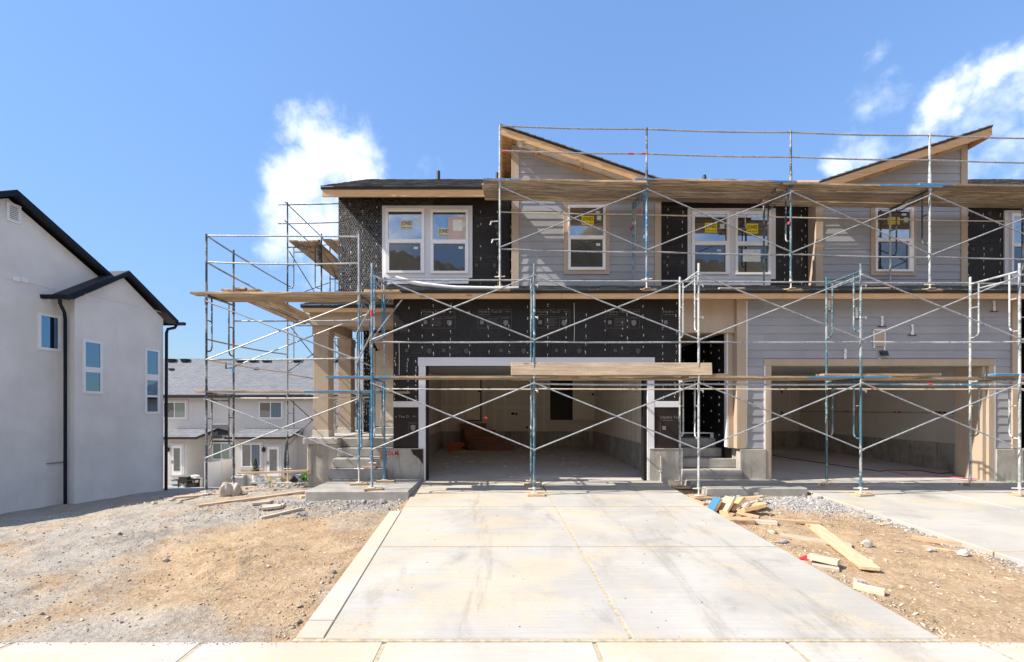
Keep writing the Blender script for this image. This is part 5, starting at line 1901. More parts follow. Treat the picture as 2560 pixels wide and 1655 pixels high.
# corner tower decks
deck(-6.22, -2.55, TF + .08, 3.862, 'plank', 'front plank of the corner tower top deck, jutting out to the left')
deck(-6.10, -2.60, TF + .33, 3.862, 'plank', 'second plank of the corner tower top deck')
deck(-6.05, -2.65, TF + .58, 3.862, 'plank', 'third plank of the corner tower top deck')
deck(-2.75, -2.05, TF + .10, 3.905, 'block_wood', 'short plank end lapped on the corner tower top deck beside the blue posts')
deck(-6.15, -2.45, TF + .10, 1.895, 'plank_blue_right', 'front plank of the corner tower lower deck, turning blue to the right')
deck(-5.6, -3.6, TF + .38, 1.91, 'block_wood', 'dark short plank lying on the corner tower lower deck')
deck(-3.9, -2.0, TF + .7, 1.895, 'plank_blue_left', 'rear plank of the corner tower lower deck with a blue left end')
for i, (x, lab) in enumerate(((-5.62, 'outer'), (-5.36, 'middle'), (-5.09, 'inner'))):
    deck(-1.75, 1.75, 0, 0, 'plank', '%s plank running back from the corner tower to the side scaffold' % lab, rz=0).location = (x, 11.05, 3.985 if i == 1 else 3.955)
    bpy.context.scene.objects[-1]
for o in list(COL.objects):
    if o.name.startswith('scaffold_plank') and 'running back from' in o.get('label', ''):
        o.rotation_euler = (0, R(.9), R(90))
for i, (x, y, lab) in enumerate(((-5.55, 13.9, 'outer'), (-5.29, 13.95, 'second'), (-5.02, 13.9, 'third'), (-4.62, 13.8, 'fourth'), (-4.37, 13.85, 'inner'))):
    o = plank('scaffold_plank', 3.7, .235, .042, (x, y, 5.985), (0, 0, R(90) + .01), 'plank' if i != 3 else 'plank_blue_left', '%s plank of the topmost deck beside the dark house corner' % lab, 'plank', 'scaffold planks')
# offcuts on the decks and the lean-to roof
plank('wood_offcut', .36, .10, .03, at(720, 728, 9.4) + Vector((0, .1, -.0)), (0, 0, .2), 'block_wood', 'thick wood offcut on the tower top deck under the long rail', 'wood block').location.z = 3.905
plank('wood_offcut', .42, .09, .02, at(590, 728, 9.4), (0, 0, -.2), 'lumber_grey', 'thin wood offcut on the tower top deck near the outer post', 'wood block').location.z = 3.905
roof_pads = []
for i, x in enumerate(UX[:4]):
    for y, nm in ((UF, 'front'), (UR, 'rear')):
        where = ('leftmost', 'second', 'third', 'fourth')[i]
        plank('wood_pad', .34, .14, .038, (x + .05, y, rz_at(y) - .012), (math.atan(.333), 0, 0), 'block_wood', 'wood pad under the %s %s foot of the upper scaffold on the roof' % (where, nm), 'wood block', 'pads under the upper scaffold feet')
plank('wood_offcut', .55, .09, .04, (4.9, 9.72, rz_at(9.72) + .005), (math.atan(.333), 0, .02), 'lumber', 'bright wood offcut on the lean-to roof below the middle windows', 'wood block')
plank('wood_offcut', .62, .09, .04, (7.95, 9.72, rz_at(9.72) + .005), (math.atan(.333), 0, -.02), 'lumber', 'bright wood offcut on the lean-to roof below the right grey bay', 'wood block')
mb = MB()
pts = []
rnd = random.Random(2)
for i in range(15):
    t = i / 14
    pts.append((-2.25 + 2.6 * t, 9.62 + .05 * math.sin(5 * t), EZ + .235 + .21 * (1 - t) ** 3 + rnd.uniform(-.006, .006)))
mb.tube(pts, [.05 * (1 - .6 * i / 14) for i in range(15)], 9)
mb.build('membrane_roll', M['roll_white'], smooth=True, label='long white roll of membrane on the lean-to roof under the left pair of windows', cat='membrane roll')
# pads on the ground
pad_where = ['before the DLM footing', 'on the driveway centre joint', 'behind the offcut pile', 'at the right driveway edge', 'farthest right in the photo']
for i, x in enumerate(LX[:5]):
    for k, y in enumerate((LF, LR)):
        z = footz[i][k]
        if i == 2:
            z = -.115 if k == 0 else -.075
        plank('wood_pad', .33 if k == 0 else .36, .20, .04, (x + .03, y, z), (0, 0, random.uniform(-.25, .25)), 'block_wood', 'wood pad %s, under a %s foot of the long scaffold' % (pad_where[i], ('front', 'rear')[k]), 'wood block', 'pads under the long scaffold feet')
plank('wood_pad', .34, .20, .04, (TX1, TF, .053), (0, 0, .2), 'block_wood', 'wood pad on the left stoop under the corner tower front foot', 'wood block', 'pads under the corner tower')
plank('wood_pad', .30, .14, .04, (TX1 - .05, TR, .258), (0, 0, -.1), 'block_wood', 'wood pad on the porch step under the corner tower rear foot', 'wood block', 'pads under the corner tower')
plank('wood_pad', .95, .14, .035, (TX0 - .05, TF, -.172), (0, 0, .55), 'lumber', 'long wood pad on the dirt under the outer front foot of the corner tower', 'wood block', 'pads under the corner tower')
plank('wood_pad', .50, .12, .035, (TX0 + .2, TR, -.182), (0, 0, .3), 'lumber', 'wood pad near the boulder under the outer rear foot of the corner tower', 'wood block', 'pads under the corner tower')
# ------------------------------------------------------------------ timber on the ground
def on_ground(px0, py0, px1, py1, W, T, mat, label, lift=0.0, tilt=0.0, cat='board', group=None, lift2=None, name='lumber_board'):
    a, b = ground_at(px0, py0), ground_at(px1, py1)
    a.z = tz(a.x, a.y) + lift
    b.z = tz(b.x, b.y) + (lift if lift2 is None else lift2)
    d = b - a
    yaw = math.atan2(d.y, d.x)
    pitch = -math.atan2(d.z, math.hypot(d.x, d.y))
    m = (a + b) / 2
    return plank(name, d.length, W, T, m, Matrix.Rotation(yaw, 3, 'Z').to_4x4().to_3x3().to_euler() if False else (Matrix.Rotation(yaw, 3, 'Z') @ Matrix.Rotation(pitch, 3, 'Y') @ Matrix.Rotation(tilt, 3, 'X')).to_euler(), mat, label, cat, group)


G = 'boards lying on the left yard'
on_ground(497, 1268, 774, 1231, .09, .05, 'lumber', 'long thin tan board on the dirt left of the stoop', .0, group=G)
on_ground(631, 1263, 677, 1258, .10, .045, 'lumber_pale', 'small pale block behind the stack of offcuts on the left yard', .0, cat='wood block', group=G)
on_ground(654, 1268, 711, 1266, .10, .04, 'lumber_grey', 'grey offcut at the bottom of the little stack on the left yard', .0, cat='wood block', group=G)
on_ground(655, 1277, 703, 1272, .12, .045, 'lumber_pale', 'front pale offcut of the little stack on the left yard', .02, cat='wood block', group=G)
on_ground(652, 1300, 754, 1275, .07, .05, 'lumber_pale', 'pale board nearest the street on the left yard', .0, group=G)
on_ground(752, 1245, 768, 1243, .12, .045, 'lumber', 'short tan block touching the left corner of the stoop', .0, cat='wood block', group=G)
G = 'boards lying between the driveways'
on_ground(1924, 1302, 2050, 1312, .09, .045, 'lumber', 'slim tan board running right from the offcut pile', .0, group=G)
on_ground(1950, 1341, 2130, 1368, .14, .04, 'lumber_pale', 'pale wide board lying under the crossed board', .0, group=G)
on_ground(2033, 1317, 2176, 1434, .19, .04, 'lumber', 'longest wide board crossing over the pale one', .0, group=G, lift2=.03)
on_ground(2022, 1406, 2098, 1424, .11, .055, 'lumber_pale', 'pale short block with a red tip beside the driveway edge', .05, cat='wood block', group=G)
on_ground(2030, 1418, 2098, 1428, .09, .04, 'lumber_grey', 'thin grey block under the red-tipped one', .0, cat='wood block', group=G)
g = ground_at(2010, 1402)
mb = MB()
mb.add([(g.x - .06, g.y + .03, g.z + .015), (g.x + .05, g.y - .02, g.z + .012), (g.x + .06, g.y + .05, g.z + .055), (g.x + .02, g.y + .07, g.z + .02)], [(0, 1, 2), (0, 2, 3), (1, 3, 2), (0, 3, 1)])
mb.build('plastic_wedge', M['red_tape'], label='small red plastic wedge at the driveway edge beside a pale block', cat='wedge')
on_ground(2134, 1470, 2212, 1490, .075, .06, 'lumber_pale', 'pale block lowest on the dirt strip, near the driveway corner', .0, cat='wood block', group=G)
on_ground(2137, 1459, 2160, 1462, .08, .05, 'lumber_grey', 'stubby block behind the lowest pale block', .0, cat='wood block', group=G)
on_ground(2280, 1349, 2449, 1372, .085, .06, 'lumber', 'thick tan board beside the right driveway edge', .0, group=G)
on_ground(2307, 1367, 2472, 1393, .03, .02, 'lumber', 'thin stake in front of the thick tan board', .0, cat='stake', group=G)
on_ground(2290, 1322, 2335, 1343, .03, .02, 'lumber', 'thin stake against the right driveway edge', .0, cat='stake', group=G)
on_ground(2198, 1312, 2223, 1310, .10, .02, 'lumber_pale', 'small pale chip board near the dark stone', .0, cat='wood block', group=G)
on_ground(1722, 1250, 1764, 1264, .09, .045, 'lumber', 'little block at the edge of the driveway behind the offcut pile', .0, cat='wood block', group=G)
on_ground(1936, 1238, 1952, 1241, .06, .05, 'lumber', 'tiny block on the pale gravel before the right stoop', .02, cat='wood block', group=G)

# the offcut pile: each block leans on the next
def block(px, py, L, W, T, rot, mat, label, lift=0.0):
    g_ = ground_at(px, py)
    return plank('wood_offcut', L, W, T, (g_.x, g_.y, g_.z + lift), rot, mat, label, 'wood block', 'blocks of the offcut pile')


pb = block(1790, 1281, .24, .24, .042, (R(-8), R(-58), R(8)), 'lumber_orange', 'leaning orange block with a blue painted face in the offcut pile', .12)
MB_ = MB()
MB_.box(-.121, .121, -.121, .121, .0425, .0445)
bl = MB_.build('painted_face', M['paint_blue'], None)
for k in ('label', 'category'):
    pass
bl.location = (0, 0, 0)
bl.parent = pb
pb2 = block(1818, 1284, .30, .24, .042, (R(-4), R(-57), R(10)), 'lumber', 'leaning pale block with a blue top edge in the offcut pile', .13)
MB_ = MB()
MB_.box(.148, .1515, -.121, .121, .0, .043)
b2 = MB_.build('painted_edge', M['paint_blue'], None)
b2.location = (0, 0, 0)
b2.parent = pb2
for ob in (bl, b2):
    v = ob.data.vertices
    # the painted skin keeps the block's own axes
    c = np.array([q.co for q in v])
bl.data.transform(Matrix.Translation((0, 0, .0425)))
b2.data.transform(Matrix.Translation((.14975, 0, 0)))
block(1842, 1279, .36, .13, .05, (R(-15), R(-32), R(25)), 'lumber_orange', 'orange offcut leaning against the blue-edged block', .10)
block(1868, 1270, .38, .15, .05, (R(-14), R(-8), R(-14)), 'block_wood', 'grey offcut lying across the back of the offcut pile', .13)
block(1858, 1284, .30, .13, .045, (R(-30), R(-28), R(30)), 'lumber_grey', 'small grey offcut wedged in the middle of the offcut pile', .06)
block(1881, 1288, .42, .18, .06, (R(-20), R(-8), R(14)), 'lumber_orange', 'thick offcut resting on the right of the offcut pile', .08)
block(1850, 1309, .36, .17, .085, (R(3), 0, R(-6)), 'block_wood', 'front left block of the offcut pile', .0)
block(1902, 1309, .42, .19, .06, (R(-6), 0, R(-24)), 'lumber_grey', 'front right grey block of the offcut pile', .0)
block(1893, 1276, .34, .14, .05, (R(10), R(-12), R(28)), 'lumber_orange', 'tan offcut at the far right of the offcut pile', .05)
block(1872, 1296, .30, .14, .05, (R(-10), R(6), R(-40)), 'block_wood', 'brown offcut slipping down the middle front of the offcut pile', .03)
block(1812, 1294, .26, .12, .045, (R(4), R(-10), R(75)), 'lumber_orange', 'orange offcut lying before the leaning blocks of the offcut pile', .02)
block(1826, 1291, .22, .10, .04, (R(5), 0, R(50)), 'block_wood', 'block half hidden under the leaning offcuts', .0)
plank('wood_offcut', .42, .09, .03, ground_at(1880, 1262) + Vector((0, 0, .12)), (R(5), R(-4), R(5)), 'lumber', 'thin slat on top of the offcut pile', 'wood block', 'blocks of the offcut pile')
# board nailed across to the porch base
plank('lumber_board', 1.62, .04, .05, (-5.2, 10.36, .10), (0, R(-2.0), 0), 'lumber', 'level tan board reaching left from the concrete porch base', 'board')
plank('wood_offcut', .40, .16, .04, (-2.75, 10.2, .463), (0, 0, .1), 'block_wood', 'scrap board lying on the second porch step', 'wood block')

# ------------------------------------------------------------------ stones, gravel, litter
def pebbles(name, pts_fn, n, size, mat, seed, flat=.7):
    """many loose stones as one heap of small faceted lumps"""
    rg = np.random.default_rng(seed)
    x, y = pts_fn(rg, n)
    ok = (slab_cap(x, y) > 1e8) & ~((x > -1.74 - .058 * (y - 3.66)) & (x < 3.5) & (y < 7.4)) & ~((x > -1.5 - .058 * (y - 3.66)) & (x < 3.5))
    x, y = x[ok], y[ok]
    n = len(x)
    bm = bmesh.new()
    bmesh.ops.create_icosphere(bm, subdivisions=1, radius=1)
    bv = np.array([v.co for v in bm.verts])
    bf = np.array([[v.index for v in f.verts] for f in bm.faces])
    bm.free()
    z = tz_np(x, y)
    s = size[0] * np.exp(rg.normal(0, size[1], n))
    ax = rg.uniform(.65, 1.4, (n, 3)) * np.array([1, 1, flat])
    V = bv[None] * ax[:, None] * (1 + rg.normal(0, .22, (n, len(bv), 1)))
    a = rg.uniform(0, 6.28, n)
    c_, s_ = np.cos(a)[:, None], np.sin(a)[:, None]
    X = V[..., 0] * c_ - V[..., 1] * s_
    Y_ = V[..., 0] * s_ + V[..., 1] * c_
    V = np.stack([X, Y_, V[..., 2]], -1) * s[:, None, None]
    V += np.stack([x, y, z + s * .25], -1)[:, None]
    Fc = (bf[None] + (np.arange(n) * len(bv))[:, None, None]).reshape(-1, 3)
    o = np_mesh(name, V.reshape(-1, 3), Fc, M[mat], kind='stuff')
    return o


def rect(x0, x1, y0, y1):
    return lambda rg, n: (rg.uniform(x0, x1, n), rg.uniform(y0, y1, n))


def gravel_patch(rg, n):
    x = rg.uniform(3.75, 6.02, n)
    y = 8.64 - np.abs(rg.normal(0, .55, n)) * (.5 + .5 * (x - 3.7) / 2.3)
    return x, y


def gravel_edge(rg, n):
    y = rg.uniform(4.0, 8.6, n)
    return 6.06 - np.abs(rg.normal(0, .14, n)), y


def yard(rg, n):
    y = 3.7 + 8.5 * rg.random(n) ** 1.0
    return rg.uniform(-1.0, 1, n) * 0 - 1.75 - rg.random(n) * (2.5 + y * 1.05), y


def stoop_edge(rg, n):
    x = rg.uniform(-4.3, -1.8, n)
    return x, 8.36 - np.abs(rg.normal(0, .28, n))


pebbles('gravel', gravel_patch, 17000, (.0095, .42), 'pebble', 1)
pebbles('gravel', gravel_edge, 2000, (.0075, .5), 'pebble', 2)
pebbles('gravel', rect(3.6, 6.0, 3.7, 8.6), 2200, (.0055, .5), 'pebble_tan', 3)
pebbles('gravel', yard, 11000, (.0048, .5), 'pebble_tan', 4)
pebbles('gravel', yard, 1500, (.0048, .5), 'pebble', 5)
pebbles('gravel', stoop_edge, 2600, (.007, .55), 'pebble', 6)
pebbles('gravel', rect(-5.4, -1.9, 7.2, 8.3), 1500, (.007, .45), 'pebble', 7)
pebbles('gravel', rect(-8.5, -4.6, 9.2, 13), 2000, (.012, .5), 'pebble_tan', 8)
pebbles('gravel', rect(-7.6, -4.4, 11.8, 16), 1800, (.012, .45), 'pebble_red', 9)
pebbles('gravel', rect(-5.2, -4.1, 9.6, 11.4), 900, (.013, .4), 'pebble', 10)
pebbles('gravel', lambda rg, n: (-1.72 - np.abs(rg.normal(0, .12, n)), rg.uniform(3.7, 8.3, n)), 1400, (.0055, .5), 'pebble_tan', 13)
pebbles('gravel', lambda rg, n: (3.60 + np.abs(rg.normal(0, .10, n)), rg.uniform(3.7, 8.6, n)), 1400, (.0055, .5), 'pebble_tan', 14)


def stone(px, py, r, mat, label, squash=(1, 1, .7), name='stone', amp=.3, sub=2):
    g_ = ground_at(px, py)
    return MB().blob((g_.x, g_.y, g_.z + r * squash[2] * .55), r, px * .37, squash, sub, amp).build(name, M[mat], smooth=False, label=label, cat='boulder' if r > .1 else 'stone')


g = ground_at(555, 1243)
mb = MB()
mb.blob((g.x, g.y + .12, g.z + .09), .15, 5, (.85, .8, 1.05), 3, .28)
mb.build('boulder', M['rock'], label='knee-high tan boulder between the outer feet of the corner tower', cat='boulder')
mb = MB()
mb.blob((g.x + .14, g.y + .2, g.z + .08), .13, 8, (.8, .9, 1.1), 3, .28)
mb.build('boulder', M['rock_ochre'], label='smaller ochre boulder leaning on the tan boulder by the corner tower', cat='boulder')
stone(431, 1252, .06, 'rock', 'pale stone at the shadow edge near the white stucco house')
stone(449, 1258, .045, 'rock', 'little stone right of the pale one at the shadow edge')
stone(386, 1262, .05, 'rock', 'jagged clod on the shadow edge of the left yard', (1, .8, .9))
stone(910, 1257, .055, 'rock_grey', 'largest grey stone in front of the left stoop')
stone(956, 1258, .07, 'rock_grey', 'grey stone in front of the stoop near the driveway')
stone(757, 1290, .045, 'rock_grey', 'dark stone beside the pale board on the left yard')
stone(745, 1287, .035, 'rock_grey', 'small dark stone left of the board end on the left yard')
stone(1000, 1253, .04, 'rock_grey', 'grey stone at the top of the concrete strip')
stone(1887, 1239, .075, 'rock_pale', 'round pale stone on the gravel against the right stoop')
stone(2043, 1247, .09, 'rock_pale', 'white stone at the corner of the right driveway')
stone(1846, 1244, .05, 'rock_grey', 'dark stone at the foot of the right stoop')
stone(2168, 1366, .065, 'rock_pale', 'pale grey clod beside the crossed boards', (1.1, .8, .9))
stone(2409, 1388, .06, 'rock_pale', 'pale grey clod in front of the thick tan board')
stone(2325, 1379, .05, 'rock_pale', 'pale flat stone behind the thin stake', (1.3, .9, .6))
stone(2465, 1375, .07, 'rock_ochre', 'ochre stone at the end of the thick tan board')
stone(2482, 1383, .06, 'rock_ochre', 'second ochre stone by the right driveway edge')
stone(2232, 1305, .06, 'rock_grey', 'dark stone halfway along the right driveway edge')
stone(2172, 1297, .05, 'rock_grey', 'small dark stone on the gravel beside the right driveway')
stone(1958, 1358, .05, 'rock_grey', 'flat grey stone at the edge of the main driveway', (1.4, .8, .6))
stone(415, 1404, .035, 'rock_pale', 'white stone on the open left yard')
stone(1012, 1301, .04, 'rock_pale', 'white stone beside the concrete strip')
rnd = random.Random(31)
mb = MB()   # chips and splinters of wood scattered about
for i in range(190):
    if i < 80:
        x, y = rnd.uniform(3.65, 6.0), rnd.uniform(3.8, 8.0)
    else:
        y = rnd.uniform(3.9, 9)
        x = -1.8 - rnd.random() * (2 + .8 * y)
    z = tz(x, y) + .004
    a = rnd.uniform(0, 3.14)
    L, W = rnd.uniform(.008, .036), rnd.uniform(.004, .010)
    mb.obox((x, y, z), (L * math.cos(a), L * math.sin(a), rnd.uniform(-.2, .2) * L), (-W * math.sin(a), W * math.cos(a), 0), (0, 0, .004))
mb.build('wood_litter', M['lumber_pale'], kind='stuff')
rnd = random.Random(37)
mb = MB()   # dark crumbs on the concrete
for i in range(45):
    x, y = rnd.uniform(-1.2, 3.3), rnd.uniform(3.8, 8.8)
    z = drive_z(y)
    a = rnd.uniform(0, 3.14)
    L = rnd.uniform(.003, .010)
    mb.obox((x, y, z + .002), (L * math.cos(a), L * math.sin(a), 0), (-.003 * math.sin(a), .003 * math.cos(a), 0), (0, 0, .002))
mb.build('dirt_crumbs', M['soil'], kind='stuff')
rnd = random.Random(41)
mb = MB()   # soil spilled over the edge of the sidewalk
for i in range(420):
    cx_ = (-5.6, -4.1, -2.4, 4.0, 5.5)[i % 5]
    x = cx_ + rnd.gauss(0, .35)
    y = 3.628 - abs(rnd.gauss(0, .03))
    s_ = rnd.uniform(.002, .006)
    mb.blob((x, y, -.266 + s_ * .2), s_, i * .1, (1, 1, .6), 1, .3)
mb.build('spilled_soil', M['dirt'], kind='stuff')

# ------------------------------------------------------------------ things inside the garages
steps = thing('wooden_steps', (wx(1200, 16.3), 16.3, .08), 'dark red wooden steps leading up to the inner door of the left garage', 'steps')
x0 = wx(1152, 16.9)
for k in range(4):
    xx = x0 + .05 * k * 0
    yb = 17.15 - .30 * (3 - k) * 0
    zt = 1.0 - .235 * k
    dx = .50 * k * .55
    MB().box(x0 + dx * .65, x0 + .95 + dx * 1.25, 16.78 - .30 * k, 17.1 - .30 * k + .02, zt - .05, zt).build('tread', M['red_wood'], steps)
    MB().box(x0 + dx * .65, x0 + .95 + dx * 1.25, 16.775 - .30 * k, 16.782 - .30 * k, zt - .012, zt + .003).build('tread_edge', M['tread_edge'], steps)
    MB().box(x0 + .02 + dx * .65, x0 + .93 + dx * 1.25, 16.80 - .30 * k, 16.83 - .30 * k, .07, zt - .05).build('riser', M['red_wood'], steps)
mb = MB()
mb.prism([(x0 - .03, 17.1, .08), (x0 - .03, 17.1, 1.0), (x0 - .03, 16.75, 1.0), (x0 + .35, 15.85, .32), (x0 + .40, 15.80, .07)], (.03, 0, 0))
mb.build('stringer', M['red_wood'], steps)
og = at(1136, 1126, 15.7)
mb = MB()
mb.prism([(og.x - .34, 15.75, .43), (og.x - .26, 15.76, .37), (og.x + .30, 15.72, .40), (og.x + .36, 15.72, .30), (og.x + .16, 15.6, .16), (og.x - .10, 15.5, .06), (og.x - .22, 15.6, .22)], (0, .02, 0))
mb.build('orange_board', M['orange_plastic'], label='crumpled orange board leaning beside the wooden steps in the left garage', cat='board')
plank('lumber_board', .9, .1, .04, (og.x + .45, 15.5, .085), (0, 0, .1), 'block_wood', 'scrap board on the garage floor before the wooden steps', 'board')
mb = MB()
rnd = random.Random(12)
for i in range(60):
    x, y = rnd.uniform(-1.6, 3.1), rnd.uniform(10.2, 16.5)
    a = rnd.uniform(0, 3.1)
    L = rnd.uniform(.015, .06)
    mb.obox((x, y, .014 * (y - 9.93) + .006), (L * math.cos(a), L * math.sin(a), 0), (-.014 * math.sin(a), .014 * math.cos(a), 0), (0, 0, .005))
mb.build('litter', M['drywall_mud'], kind='stuff')


def cord(name, pix, Y0z, mat, label, r=.009):
    pts = []
    for px, py in pix:
        Y = (CZ - .03) * F / (py - HY)
        z = max(.0, .0137 * (Y - 9.93)) if Y > 9.93 else drive_z(Y)
        Y = (CZ - z - r) * F / (py - HY)
        pts.append((wx(px, Y), Y, z + r))
    q = []
    for i in range(len(pts) - 1):
        for k in range(4):
            q.append(Vector(pts[i]).lerp(Vector(pts[i + 1]), k / 4))
    q.append(Vector(pts[-1]))
    rnd_ = random.Random(len(label))
    for v in q:
        v.x += rnd_.uniform(-.012, .012)
        v.y += rnd_.uniform(-.02, .02)
    return MB().tube(q, r, 6).build(name, M[mat], smooth=True, label=label, cat='cord')


cord('extension_cord', [(1930, 1138), (1990, 1148), (2060, 1158), (2120, 1167), (2200, 1178), (2225, 1175), (2300, 1176), (2350, 1184), (2380, 1180), (2420, 1184), (2450, 1196)], 0, 'dark_cord', 'dark red cord snaking over the floor of the right garage', .010)
cord('extension_cord', [(2222, 1178), (2270, 1186), (2330, 1188), (2390, 1194), (2440, 1198), (2475, 1196), (2455, 1192), (2430, 1196), (2470, 1201), (2500, 1198)], 0, 'pink_cord', 'pinkish coiled cord at the right jamb of the right garage', .010)
cord('garden_hose', [(2500, 1203), (2520, 1190), (2535, 1182), (2545, 1186), (2540, 1196), (2525, 1201), (2535, 1205), (2552, 1200)], 0, 'green_cord', 'green hose coiled by the footing at the right picture edge', .012)

# ------------------------------------------------------------------ the white stucco house on the left
LK = .1274
LC = (wx(408, 16.5), 16.5)
nv = Vector((1, -LK, 0)).normalized()      # outward
ev = Vector((LK, 1, 0)).normalized()       # along the wall, away


def lh(px, py, off=0.0):
    Y = (LC[0] - LK * LC[1] + off * math.hypot(1, LK)) / ((px - CX) / F - LK)
    return at(px, py, Y)


def lp(Y, Z, off=0.0):
    """point of the wall plane at depth Y"""
    return Vector((LC[0] + LK * (Y - LC[1]) + off * math.hypot(1, LK), Y, Z))


left = thing('stucco_house', (-13.5, 13.5, -1.4), 'tall white stucco house with dark navy eaves beyond the left yard', 'house')
MO = -.41
z0 = -2.2
mb = MB()
mb.prism([lp(13.49, z0), lp(16.5, z0), lp(16.5, 4.80), lp(15.0, 5.86), lp(13.49, 4.80)], -nv * 5)
bump = mb.build('wall', M['stucco_white'], left)
mb = MB()
mb.prism([lp(7.5, z0, MO), lp(15.6, z0, MO), lp(15.6, 5.2, MO), lp(12.2, 7.2, MO), lp(7.5, 4.43, MO)], -nv * 7)
mainw = mb.build('wall', M['stucco_white'], left)


def roof_slab(Ya, Za, Yb, Zb, off0, off1, name, th=.10):
    a, b = lp(Ya, Za, off1), lp(Yb, Zb, off1)
    mb_ = MB()
    mb_.prism([a, b, b + Vector((0, 0, th)), a + Vector((0, 0, th))], nv * (off0 - off1))
    o = mb_.build(name, M['shingle_dark'], left)
    # fascia along the rake, soffit under it
    mb_ = MB()
    mb_.prism([a - Vector((0, 0, .065)), b - Vector((0, 0, .065)), b + Vector((0, 0, .08)), a + Vector((0, 0, .08))], nv * .03)
    mb_.build('fascia', M['navy_metal'], o)
    mb_ = MB()
    mb_.prism([a - Vector((0, 0, .03)), b - Vector((0, 0, .03)), b - Vector((0, 0, .001)), a - Vector((0, 0, .001))], nv * -(off1 - off0 if off1 - off0 < .6 else .42))
    mb_.build('soffit', M['navy_soffit'], o)
    return o


# bump-out roof
roof_slab(14.98, 6.0, 16.90, 4.73, -4.5, .20, 'roof')
roof_slab(13.12, 4.75, 14.98, 6.0, -4.5, .20, 'roof')
# main roof
roof_slab(12.19, 7.33, 16.2, 4.97, -7, -.15, 'roof')
roof_slab(7.0, 4.27, 12.19, 7.33, -7, -.15, 'roof')
# gutters and downspouts
for Y, Z, o0, o1 in ((13.06, 4.70, -1.2, .36), (16.97, 4.66, -3.0, .36)):
    mb = MB()
    a, b = lp(Y, Z, o0), lp(Y, Z, o1)
    sg = -1 if Y < 14 else 1
    mb.prism([a, a + Vector((0, sg * .10, 0)), a + Vector((0, sg * .12, .11)), a + Vector((0, 0, .11))], b - a)
    mb.build('gutter', M['navy_metal'], left)
p0 = lp(13.05, 4.68, .05)
c1 = lp(13.42, 4.35, -.10)
mb = MB()
mb.tube([p0, lp(13.1, 4.58, 0), lp(13.36, 4.38, -.16), lp(13.40, 4.2, -.18), lp(13.40, 1.5, -.18), lp(13.40, -1.25, -.18)], .043, 4)
mb.build('downspout', M['navy_metal'], left)
mb = MB()
mb.tube([lp(16.95, 4.66, .1), lp(16.9, 4.55, .08), lp(16.62, 4.45, .06), lp(16.58, 4.3, .05), lp(16.56, -1.45, .05)], .052, 4)
mb.build('downspout', M['navy_metal'], left)


def lwindow(px0, px1, tops, off, mats_):
    """vinyl window on the side wall, its panes stacked"""
    A = lh(px0, tops[0][0], off)
    B = lh(px1, tops[0][0], off)
    ztop = (A.z + B.z) / 2
    Ym = (A.y + B.y) / 2
    zz = [(CZ + (HY - a) * Ym / F, CZ + (HY - b) * Ym / F) for a, b in tops]
    t = .075
    mb_ = MB()
    za, zb = zz[-1][1] - t, zz[0][0] + t
    ya, yb = A.y - t, B.y + t

    def bx(y0, y1, z0_, z1_, o0, o1):
        mb_.prism([lp(y0, z0_, off + o1), lp(y1, z0_, off + o1), lp(y1, z1_, off + o1), lp(y0, z1_, off + o1)], nv * (o0 - o1))
    bx(ya, A.y, za, zb, 0, .03)
    bx(B.y, yb, za, zb, 0, .03)
    bx(A.y, B.y, zz[0][0], zb, 0, .03)
    bx(A.y, B.y, za, zz[-1][1], 0, .03)
    for (a0, a1), (b0, b1) in zip(zz, zz[1:]):
        bx(A.y, B.y, b0, a1, 0, .032)
    w = mb_.build('window', M['vinyl'], left)
    for (a0, a1), m in zip(zz, mats_):
        q = MB()
        q.prism([lp(A.y, a1, off + .008), lp(B.y, a1, off + .008), lp(B.y, a0, off + .008), lp(A.y, a0, off + .008)], nv * -.006)
        q.build('pane', M[m], w)
    return w


wnd = lwindow(101, 144, [(792, 870)], MO, ['glass_side'])
lwindow(212, 249, [(857, 918), (931, 978)], 0, ['glass_side', 'glass_side'])
lwindow(366, 393, [(878, 936), (951, 988), (993, 1029)], 0, ['glass_side', 'glass_side', 'glass_side'])
# vent with blades
A, B = lh(21, 516, MO), lh(44, 548, MO)
mb = MB()
Ym = (A.y + B.y) / 2
zt, zb = CZ + (HY - 514) * Ym / F, CZ + (HY - 551) * Ym / F


def bxl(mb_, y0, y1, za, zb_, o0, o1):
    mb_.prism([lp(y0, za, MO + o1), lp(y1, za, MO + o1), lp(y1, zb_, MO + o1), lp(y0, zb_, MO + o1)], nv * (o0 - o1))


bxl(mb, A.y - .06, A.y, zb - .05, zt + .05, 0, .035)
bxl(mb, B.y, B.y + .06, zb - .05, zt + .05, 0, .035)
bxl(mb, A.y, B.y, zt, zt + .05, 0, .035)
bxl(mb, A.y, B.y, zb - .05, zb, 0, .035)
vent = mb.build('gable_vent', M['vinyl'], left)
mb = MB()
bxl(mb, A.y, B.y, zb, zt, 0, .004)
mb.build('vent_back', M['ink'], vent)
mb = MB()
for i in range(8):
    z = zb + (zt - zb) * (i + .25) / 8
    bxl(mb, A.y, B.y, z, z + (zt - zb) / 16, .005, .03)
mb.build('louvre_blades', M['vinyl'], vent, kind='stuff')
for px in (38, 60):
    a = lh(px, 697 if px < 50 else 700, MO)
    mb = MB()
    bxl(mb, a.y - .08, a.y + .08, a.z - .06, a.z + .06, 0, .03)
    mb.build('vent_cover', M['vinyl'], left)
